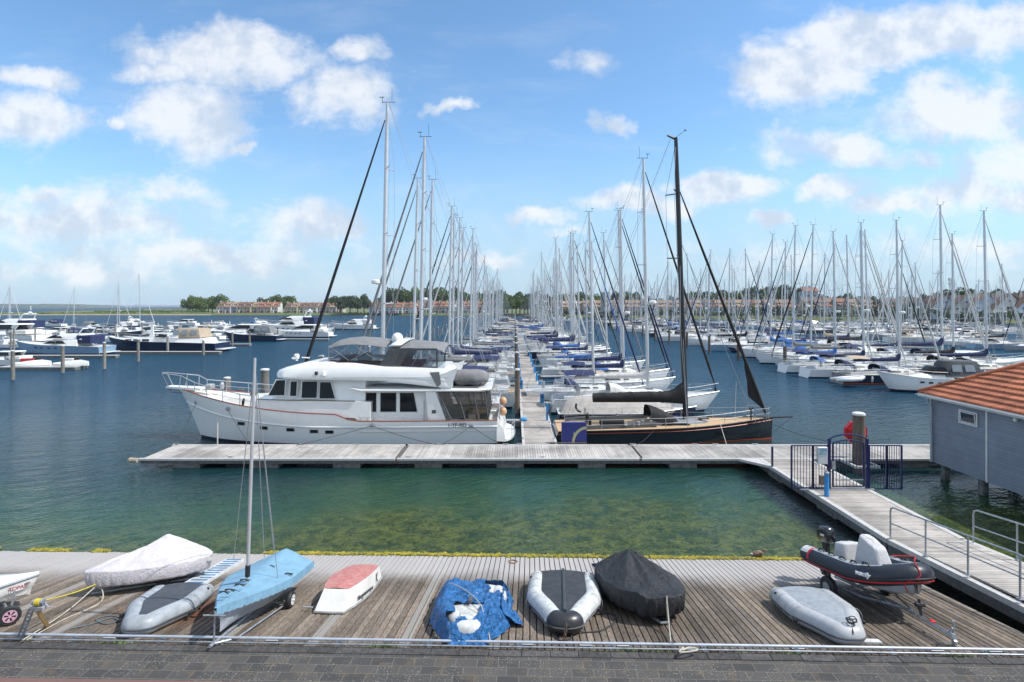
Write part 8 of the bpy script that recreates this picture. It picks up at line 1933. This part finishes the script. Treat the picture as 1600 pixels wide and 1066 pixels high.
# --- trees
LEAFS = [mat('leaves_mid', (0.075, 0.120, 0.028), 0.85, col2=(0.045, 0.08, 0.02), vs=0.5, rndv=0.45), mat('leaves_light', (0.11, 0.165, 0.035), 0.85, col2=(0.07, 0.11, 0.025), vs=0.5, rndv=0.4), mat('leaves_dark', (0.035, 0.065, 0.022), 0.85, col2=(0.02, 0.04, 0.015), vs=0.5, rndv=0.4)]
BARK = mat('bark', (0.08, 0.06, 0.045), 0.9)
def crown_mesh(seed, wide=1.0, n=1500):
    r_ = random.Random(seed); m = MB(); lobes = []
    for k in range(11):
        a = r_.uniform(0, 6.28); q = r_.uniform(0, 0.62); lobes.append((q * math.cos(a) * wide, q * math.sin(a) * wide, r_.uniform(0.38, 0.86), r_.uniform(0.2, 0.36)))
    lobes.append((0, 0, 0.55, 0.42))
    for k in range(n):
        lx_, ly_, lz_, lr_ = r_.choice(lobes); u_ = r_.uniform(-0.75, 1); a = r_.uniform(0, 6.28); q = math.sqrt(max(0, 1 - u_ * u_)); rad = lr_ * r_.uniform(0.75, 1.06)
        p = Vector((lx_ + rad * q * math.cos(a), ly_ + rad * q * math.sin(a), lz_ + rad * u_ * 0.8))
        nrm = Vector((q * math.cos(a), q * math.sin(a), u_)) + Vector((r_.gauss(0, .5), r_.gauss(0, .5), r_.gauss(0, .5))); nrm.normalize()
        t1 = nrm.orthogonal().normalized(); t2 = nrm.cross(t1); s = r_.uniform(0.030, 0.062)
        m.add([p + t1 * s, p + t2 * s * 0.8, p - t1 * s, p - t2 * s * 0.8], [(0, 1, 2, 3)], r_.random())
    return m
CR = []
for sd_ in range(4):
    mb_ = crown_mesh(sd_ + 10, 1.0 if sd_ % 2 else 1.25); me = None
    o = mb_.build('crown', LEAFS[0]); CR.append(o.data); bpy.data.objects.remove(o)
mb_ = MB(); mb_.tube([(0, 0, -0.05), (0.01, 0, 0.25), (0, 0.01, 0.6)], [0.035, 0.026, 0.012], 7); mb_.tube([(0.01, 0, 0.25), (0.18, 0.05, 0.5)], [0.016, 0.007], 5); mb_.tube([(0.01, 0, 0.22), (-0.16, -0.06, 0.52)], [0.016, 0.007], 5); tk = mb_.build('trunk', BARK); TRK = tk.data; bpy.data.objects.remove(tk)
def tree(x, y, z, h, w_, leaf, label, group='trees on the far shore', seed=0):
    o = empty('tree', (x, y, z), (seed * 1.7) % 6.28, label=label, cat='tree', group=group)
    c = bpy.data.objects.new('crown', CR[seed % 4]); COL.objects.link(c); c.parent = o; c.scale = (w_, w_, h); setmat(c, LEAFS[leaf])
    t = bpy.data.objects.new('trunk', TRK); COL.objects.link(t); t.parent = o; t.scale = (h, h, h); return o
rt = random.Random(77); tn = 0
def belt(px0, px1, d0, d1, h0, h1, step, leafs, where):
    global tn
    px = px0; k = 0
    while px < px1:
        f = (px - px0) / max(1, px1 - px0); d = d0 + (d1 - d0) * f + rt.uniform(-8, 8); h = rt.uniform(h0, h1); k += 1; tn += 1
        w_ = h * rt.uniform(0.62, 0.85); lf = rt.choice(leafs)
        tree((px - CX) * d / F, d, 1.6, h, w_, lf, ['mid green', 'light green', 'dark green'][lf] + ' tree ' + where + ', %s from its left end' % ordn(k), 'trees ' + where, tn)
        px += step * 0.72 * rt.uniform(0.7, 1.3)
belt(297, 352, 560, 560, 9, 17, 7, [0, 1, 0], 'at the left end of the far houses')
belt(418, 458, 575, 575, 15, 18, 8, [0, 1, 2], 'between the two left terraces')
belt(532, 572, 500, 500, 15, 17, 16, [2], 'in front of the left terraces')
belt(515, 535, 580, 580, 14, 17, 9, [0, 1], 'behind the second left terrace')
belt(606, 720, 570, 560, 20, 24, 10, [0, 0, 2, 1], 'behind the middle terrace')
belt(726, 792, 560, 540, 17, 21, 11, [0, 2, 1], 'right of the middle terrace')
belt(784, 835, 470, 455, 14, 18, 8, [0, 1, 2], 'at the end of the central jetty')
belt(838, 1010, 480, 440, 13, 18, 11, [0, 1, 2], 'behind the central houses')
belt(1016, 1062, 450, 430, 11, 14, 12, [0, 2], 'left of the bright green clump')
belt(1072, 1165, 430, 420, 15, 18.5, 9, [1, 0, 1], 'in the bright green clump')
belt(1165, 1262, 420, 400, 17, 21, 9, [0, 2, 0], 'in the tallest right clump')
belt(1265, 1330, 380, 360, 11, 15, 12, [0, 2], 'right of the tower house')
belt(1335, 1470, 350, 330, 9, 14.5, 13, [0, 2, 1], 'behind the right houses')
belt(1475, 1640, 330, 300, 12, 16, 15, [2, 0, 0], 'behind the far right houses')
belt(1340, 1460, 290, 285, 4, 8, 12, [1, 0, 0], 'in front of the right houses')
belt(1470, 1640, 268, 262, 2.5, 5, 11, [1, 0, 0], 'along the right shore garden')
belt(1180, 1330, 325, 310, 3, 7, 13, [0, 2, 1], 'below the tower house')
belt(850, 1170, 392, 350, 2, 5, 15, [0, 1, 2], 'along the central shore gardens')
# bushes of the spit and banks
def bushes(name, label, px0, px1, d0, d1, n, h, leaf):
    r_ = random.Random(len(name) + px0); m = MB()
    for k in range(n):
        px = r_.uniform(px0, px1); d = r_.uniform(d0, d1); x = (px - CX) * d / F; hh = h * r_.uniform(0.4, 1.0) * (0.5 + 0.5 * (px - px0) / (px1 - px0))
        for q in range(22):
            a = r_.uniform(0, 6.28); rad = r_.uniform(0, 1) ** 0.5 * hh * 1.5; p = Vector((x + rad * math.cos(a), d + rad * math.sin(a), 1.6 + hh * (1 - (rad / (hh * 1.5)) ** 2) * r_.uniform(0.4, 1))); s = r_.uniform(0.3, 0.6)
            nrm = Vector((r_.gauss(0, 1), r_.gauss(0, 1) - 0.4, 1)).normalized(); t1 = nrm.orthogonal().normalized(); t2 = nrm.cross(t1); m.add([p + t1 * s, p + t2 * s, p - t1 * s, p - t2 * s], [(0, 1, 2, 3)], r_.random())
    o = m.build(name, LEAFS[leaf], kind='stuff', label=label); o['category'] = 'bushes'
bushes('spit_bushes', 'low scrub growing over the grass spit at the left', 150, 325, 520, 640, 230, 4.2, 0)
bushes('spit_grass_clumps', 'pale low growth on the thin end of the grass spit', 46, 240, 512, 530, 130, 1.6, 1)
bushes('garden_scrub', 'hedges and scrub at the foot of the houses', 330, 760, 512, 530, 130, 1.4, 2)
# --- houses
WC = {'cream': (0.50, 0.46, 0.38), 'pink': (0.52, 0.38, 0.36), 'blue': (0.24, 0.36, 0.58), 'white': (0.62, 0.61, 0.58), 'grey': (0.40, 0.40, 0.39), 'sand': (0.44, 0.36, 0.25), 'lilac': (0.42, 0.38, 0.45), 'pale blue': (0.42, 0.50, 0.58), 'dark red': (0.26, 0.09, 0.09)}
WM = {k: mat('render_' + k.replace(' ', '_'), v, 0.85, var=0.08, vs=0.4) for k, v in WC.items()}
RO = {'orange': mat('pantile_orange', (0.29, 0.125, 0.075), 0.8, var=0.15, vs=0.5, bump=0.4, bs=2.5, bd=0.05), 'brown': mat('pantile_brown', (0.19, 0.11, 0.075), 0.8, var=0.2, vs=0.5, bump=0.4, bs=2.5, bd=0.05), 'tan': mat('pantile_tan', (0.30, 0.20, 0.13), 0.8, var=0.15, vs=0.5)}
WINM = mat('house_glass', (0.04, 0.05, 0.06), 0.15, var=0)
def house_proto(w_=6.0, kind=0):
    o = empty('terrace_house')
    # front volume two storeys with its roof falling to the water, rear volume one storey higher with a ridge
    m = MB(); m.box(-w_ / 2, w_ / 2, 0, 5.0, 0, 5.6); m.box(-w_ / 2 + 0.003, w_ / 2 - 0.003, 5.0, 10.5, 0, 8.0)
    if kind == 1: m.box(-w_ / 2, -w_ / 2 + 2.6, -1.6, 0, 0, 2.7)
    g = [(-w_ / 2 + 0.003, 5.0, 8.0), (-w_ / 2 + 0.003, 10.5, 8.0), (-w_ / 2 + 0.003, 7.75, 9.8)]; m.add(g, [(0, 1, 2)]); m.add([(-a, b, c) for a, b, c in g], [(2, 1, 0)])
    m.build('wall', WM['cream'], o)
    m = MB(); e = 0.15
    m.slab([(-w_ / 2 - 0.02, -0.5, 5.55), (w_ / 2 + 0.02, -0.5, 5.55), (w_ / 2 + 0.02, 4.98, 7.4), (-w_ / 2 - 0.02, 4.98, 7.4)], 0.18)
    m.slab([(-w_ / 2 - 0.02, 4.6, 8.0), (w_ / 2 + 0.02, 4.6, 8.0), (w_ / 2 + 0.02, 7.75, 10.0), (-w_ / 2 - 0.02, 7.75, 10.0)], 0.18); m.slab([(-w_ / 2 - 0.02, 7.76, 10.0), (w_ / 2 + 0.02, 7.76, 10.0), (w_ / 2 + 0.02, 10.9, 8.0), (-w_ / 2 - 0.02, 10.9, 8.0)], 0.18)
    rf = m.build('roof', RO['orange'], o)
    m = MB(); m.box(-w_ / 2 - 0.1, -w_ / 2 + 0.75, 6.9, 7.7, 8.6, 11.3); m.build('chimney', WM['white'], rf)
    m = MB(); m.box(0.6, 2.4, 3.0, 4.9, 6.4, 7.95); dm = m.build('dormer', WM['white'], rf)
    m = MB(); m.box(0.8, 2.2, 2.965, 2.995, 6.95, 7.8); m.build('pane', WINM, dm)
    for (x, z, a, b) in ((-1.4, 3.9, 0.75, 0.65), (1.2, 3.9, 0.75, 0.65), (1.0, 1.3, 1.1, 1.0)):
        m = MB(); m.box(x - a - 0.08, x + a + 0.08, -0.05, -0.003, z - b - 0.08, z + b + 0.08); f = m.build('window', WM['white'], o)
        m = MB(); m.box(x - a, x - 0.05, -0.07, -0.052, z - b, z + b); m.box(x + 0.05, x + a, -0.07, -0.052, z - b, z + b); m.build('pane', WINM, f)
    m = MB(); m.box(-2.0, -1.05, -0.06 - (1.6 if kind == 1 else 0), -0.004 - (1.6 if kind == 1 else 0), 0, 2.15); m.build('door', WM['dark red'], o)
    return o
HP = [house_proto(6.0, 0), house_proto(6.4, 1)]
rh = random.Random(12); hn = 0
def place_house(px, d, walls, roofs, label, group, z=1.7, s=1.0, kind=None, rz=0.0, wide=1.0):
    k = rh.randrange(2) if kind is None else kind
    c = copy_tree(HP[k]); c.location = ((px - CX) * d / F, d, z); c.scale = (s * wide, s, s); c.rotation_euler.z = rz
    wc = rh.choice(walls); rc = rh.choice(roofs)
    for ch in c.children:
        nm = ch.name.split('.')[0]
        if nm == 'wall': setmat(ch, WM[wc])
        elif nm == 'roof': setmat(ch, RO[rc])
    tag(c, label.format(w=wc, r=rc), 'house', group); return c
def terrace(px0, px1, d0, d1, walls, roofs, where, s=1.0, z=1.7, wide=1.0, rz=0.0, wseq=None):
    px = px0; k = 0
    while px < px1:
        f = (px - px0) / max(1, px1 - px0); d = d0 + (d1 - d0) * f; k += 1; step = 6.25 * s * wide * F / d
        ws = [wseq[(k - 1) % len(wseq)]] if wseq else walls
        place_house(px + step / 2, d + (2.5 if k % 3 == 0 else 0), ws, roofs, '{w} house with {r} roof, ' + ordn(k) + ' from the left ' + where, 'houses ' + where, z, s, None, rz, wide)
        px += step
terrace(338, 428, 520, 520, None, ['orange', 'tan', 'brown'], 'in the far left terrace', 1.0, wseq=['white', 'lilac', 'blue', 'cream', 'sand', 'grey', 'pink', 'cream', 'white', 'white'])
terrace(444, 534, 520, 520, ['cream', 'white', 'sand', 'grey'], ['orange', 'tan', 'brown'], 'in the second left terrace', 0.95)
terrace(576, 640, 500, 500, ['pale blue', 'white', 'white'], ['orange', 'brown'], 'just left of the tall masts', 0.95)
terrace(650, 788, 505, 500, ['white', 'cream', 'grey', 'pink'], ['orange', 'tan', 'brown'], 'in the middle terrace', 1.05)
terrace(864, 905, 415, 410, ['grey', 'white', 'sand'], ['tan', 'brown'], 'behind the right row masts', 1.0)
terrace(912, 960, 405, 400, ['cream', 'pale blue'], ['tan'], 'beside the pale tower block', 1.05)
terrace(962, 1052, 385, 372, ['grey', 'cream', 'pink', 'dark red', 'white'], ['orange', 'brown', 'tan'], 'in the central terrace', 1.05)
terrace(1058, 1250, 372, 352, ['grey', 'white', 'cream', 'pale blue', 'grey'], ['orange', 'tan', 'tan', 'brown'], 'in the long right terrace', 1.05)
terrace(1262, 1330, 345, 335, ['grey', 'pale blue', 'sand'], ['orange', 'brown'], 'right of the tower house', 1.1)
terrace(1335, 1460, 330, 318, ['grey', 'sand', 'grey'], ['brown', 'orange', 'tan'], 'behind the right shore trees', 1.05)
# the light facades at the right: stepped monopitch roofs seen end on
for k, (px, d, s, w_) in enumerate(((1432, 285, 0.95, 'grey'), (1470, 282, 1.05, 'pale blue'), (1503, 280, 1.05, 'grey'), (1536, 278, 1.12, 'pale blue'), (1572, 275, 1.12, 'white'), (1608, 272, 1.12, 'pale blue'), (1646, 268, 1.1, 'pale blue'))):
    o = empty('shore_house', ((px - CX) * d / F, d, 1.7), label='%s gabled shore house with brownish sloping roof, %s of the right shore row' % (w_, ordn(k + 1)), cat='house', group='gabled houses at the right shore')
    W2 = 5.6 * s; H1, H2 = 7.2 * s, 11.2 * s
    m = MB(); pr2 = [(-W2, 0), (W2, 0), (W2, H1 * 1.08), (W2 * 0.35, H2), (-W2, H1 * 0.62)]
    m.loft([[(a, 0, b) for a, b in pr2], [(a, 11, b) for a, b in pr2]], True, True, True); m.box(-W2, W2 * 0.5, -2.6, -0.003, 0, 2.9 * s); m.build('wall', WM[w_], o)
    m = MB(); m.slab([(-W2 - 0.5, -0.4, H1 * 0.60), (W2 * 0.36, -0.4, H2 + 0.05), (W2 * 0.36, 11.3, H2 + 0.05), (-W2 - 0.5, 11.3, H1 * 0.60)][::-1], -0.2); m.slab([(W2 * 0.37, -0.4, H2 + 0.05), (W2 + 0.4, -0.4, H1 * 1.05), (W2 + 0.4, 11.3, H1 * 1.05), (W2 * 0.37, 11.3, H2 + 0.05)][::-1], -0.2); rf = m.build('roof', RO['brown' if k % 3 else 'tan'], o)
    m = MB(); m.box(-0.5, 0.4, 4, 5, H2 * 0.8, H2 + 1.3); m.build('chimney', WM['white'], rf)
    for (x, z, a, b) in ((-2.2, 4.9, 0.7, 0.6), (1.4, 4.9, 1.3, 0.7), (2.0, 8.0, 0.8, 0.6), (-2.8, 1.4, 1.0, 1.0), (2.9, 1.5, 1.0, 1.1)):
        m = MB(); yv = -0.06 if not (x < 2.5 and z < 2) else -2.66; m.box((x - a) * s, (x + a) * s, yv, yv + 0.055, (z - b) * s, (z + b) * s); f = m.build('window', WM['white'], o)
        m = MB(); m.box((x - a + 0.12) * s, (x + a - 0.12) * s, yv - 0.02, yv - 0.003, (z - b + 0.1) * s, (z + b - 0.1) * s); m.build('pane', WINM, f)
# tower house and pale block
tw = empty('tower_house', ((1268 - CX) * 360 / F, 360, 1.7), label='tall pale blue tower house with orange roof above the right trees', cat='house')
m = MB(); m.box(-4.2, 4.2, 0, 8, 0, 15.5); m.box(4.203, 8, 0.5, 8, 0, 12.5); m.build('wall', WM['pale blue'], tw)
m = MB(); m.slab([(-4.8, -0.5, 15.5), (4.8, -0.5, 15.5), (4.8, 4.2, 18.4), (-4.8, 4.2, 18.4)], 0.2); m.slab([(-4.8, 4.21, 18.4), (4.8, 4.21, 18.4), (4.8, 8.6, 15.5), (-4.8, 8.6, 15.5)], 0.2); m.slab([(4.3, 0, 12.5), (8.5, 0, 12.5), (8.5, 8.2, 13.6), (4.3, 8.2, 13.6)], 0.2); m.build('roof', RO['orange'], tw)
for (x, z) in ((-2, 13), (1.8, 13), (-2, 9.5), (1.8, 9.5), (-2, 6), (1.8, 6)):
    m = MB(); m.box(x - 0.9, x + 0.9, -0.06, -0.003, z - 0.8, z + 0.8); f = m.build('window', WM['white'], tw); m = MB(); m.box(x - 0.75, x + 0.75, -0.085, -0.063, z - 0.65, z + 0.65); m.build('pane', WINM, f)
ob_ = empty('round_tower', ((945 - CX) * 395 / F, 392, 1.7), label='pale round stair tower among the central houses', cat='tower')
m = MB(); m.lathe([(3.4, 0), (3.4, 15.2), (3.6, 15.3), (3.6, 15.9)], 20); m.build('wall', WM['grey'], ob_, smooth=True, angle=40)
for k in range(4):
    m = MB(); m.box(-0.6, 0.6, -3.5, -3.38, 2.4 + k * 3.3, 3.9 + k * 3.3); m.build('window', WINM, ob_)
# lattice telecom mast
lm = empty('telecom_mast', ((1486 - CX) * 420 / F, 420, 1.7), label='grey lattice telecom mast with antennas behind the right houses', cat='telecom mast')
m = MB(); H = 27
for sx, sy in ((-1, -1), (1, -1), (1, 1), (-1, 1)): m.tube([(sx * 1.2, sy * 1.2, 0), (sx * 0.7, sy * 0.7, H)], 0.10, 4)
for k in range(14):
    z0, z1 = H * k / 14, H * (k + 1) / 14; a0, a1 = 1.2 - 0.5 * k / 14, 1.2 - 0.5 * (k + 1) / 14
    for (p, q) in (((-1, -1), (1, -1)), ((1, -1), (1, 1)), ((1, 1), (-1, 1)), ((-1, 1), (-1, -1))): m.tube([(p[0] * a0, p[1] * a0, z0), (q[0] * a1, q[1] * a1, z1)], 0.06, 3)
m.build('lattice', GALV, lm)
for k in range(8):
    a = 2 * math.pi * k / 4 + (0.4 if k > 3 else 0); z = 23 if k < 4 else 26; m = MB(); m.box(1.6 * math.cos(a) - 0.25, 1.6 * math.cos(a) + 0.25, 1.6 * math.sin(a) - 0.25, 1.6 * math.sin(a) + 0.25, z - 1.1, z + 1.1); m.build('antenna', WHITEC, lm)
for p in HP: kill(p)
# channel buoys and a beacon
for k, (px, py) in enumerate(((48, 482), (204, 478.6))):
    d = 1250 if k == 0 else 2600; q = ((px - CX) * d / F, d, 0)
    bo_ = empty('beacon', q, label=['pale beacon standing in the open water beyond the spit', 'small white sailing boat far out on the lake'][k], cat=['beacon', 'sailing boat'][k])
    m = MB()
    if k == 0: m.lathe([(2.2, -0.5), (2.2, 1.0), (0.8, 1.2), (0.6, 5), (1.2, 5.2), (0.9, 7.5), (0.2, 8)], 10); m.build('tower', WHITE2, bo_)
    else:
        m.loft([[(-5, -1, 0), (-5, 1, 0), (-5, 1, 1), (-5, -1, 1)], [(4, -1.2, 0), (4, 1.2, 0), (4, 1.2, 1.2), (4, -1.2, 1.2)]], True, True, True); m.build('hull', WHITE, bo_)
        m = MB(); m.slab([(-4, 0, 2), (2.5, 0, 2), (2.5, 0, 14)], 0.1); m.build('sail', WHITE, bo_); bo_.name = 'distant_sailing_boat'
# ---------------------------------------------------------------- the air over the water
hz = MB(); hz.box(-7600, 7600, -60, 7600, -4.0, 34.0)
HZ = bpy.data.materials.new('summer_haze'); HZ.use_nodes = True; t_ = NT(HZ.node_tree); t_.n.clear()
pv = t_.new('ShaderNodeVolumePrincipled'); pv.inputs['Color'].default_value = (0.86, 0.92, 1.0, 1); pv.inputs['Density'].default_value = 0.00009
o_ = t_.new('ShaderNodeOutputMaterial'); t_.l.new(pv.outputs[0], o_.inputs['Volume'])
hz.build('haze', HZ, kind='stuff')
SC.cycles.volume_bounces = 0
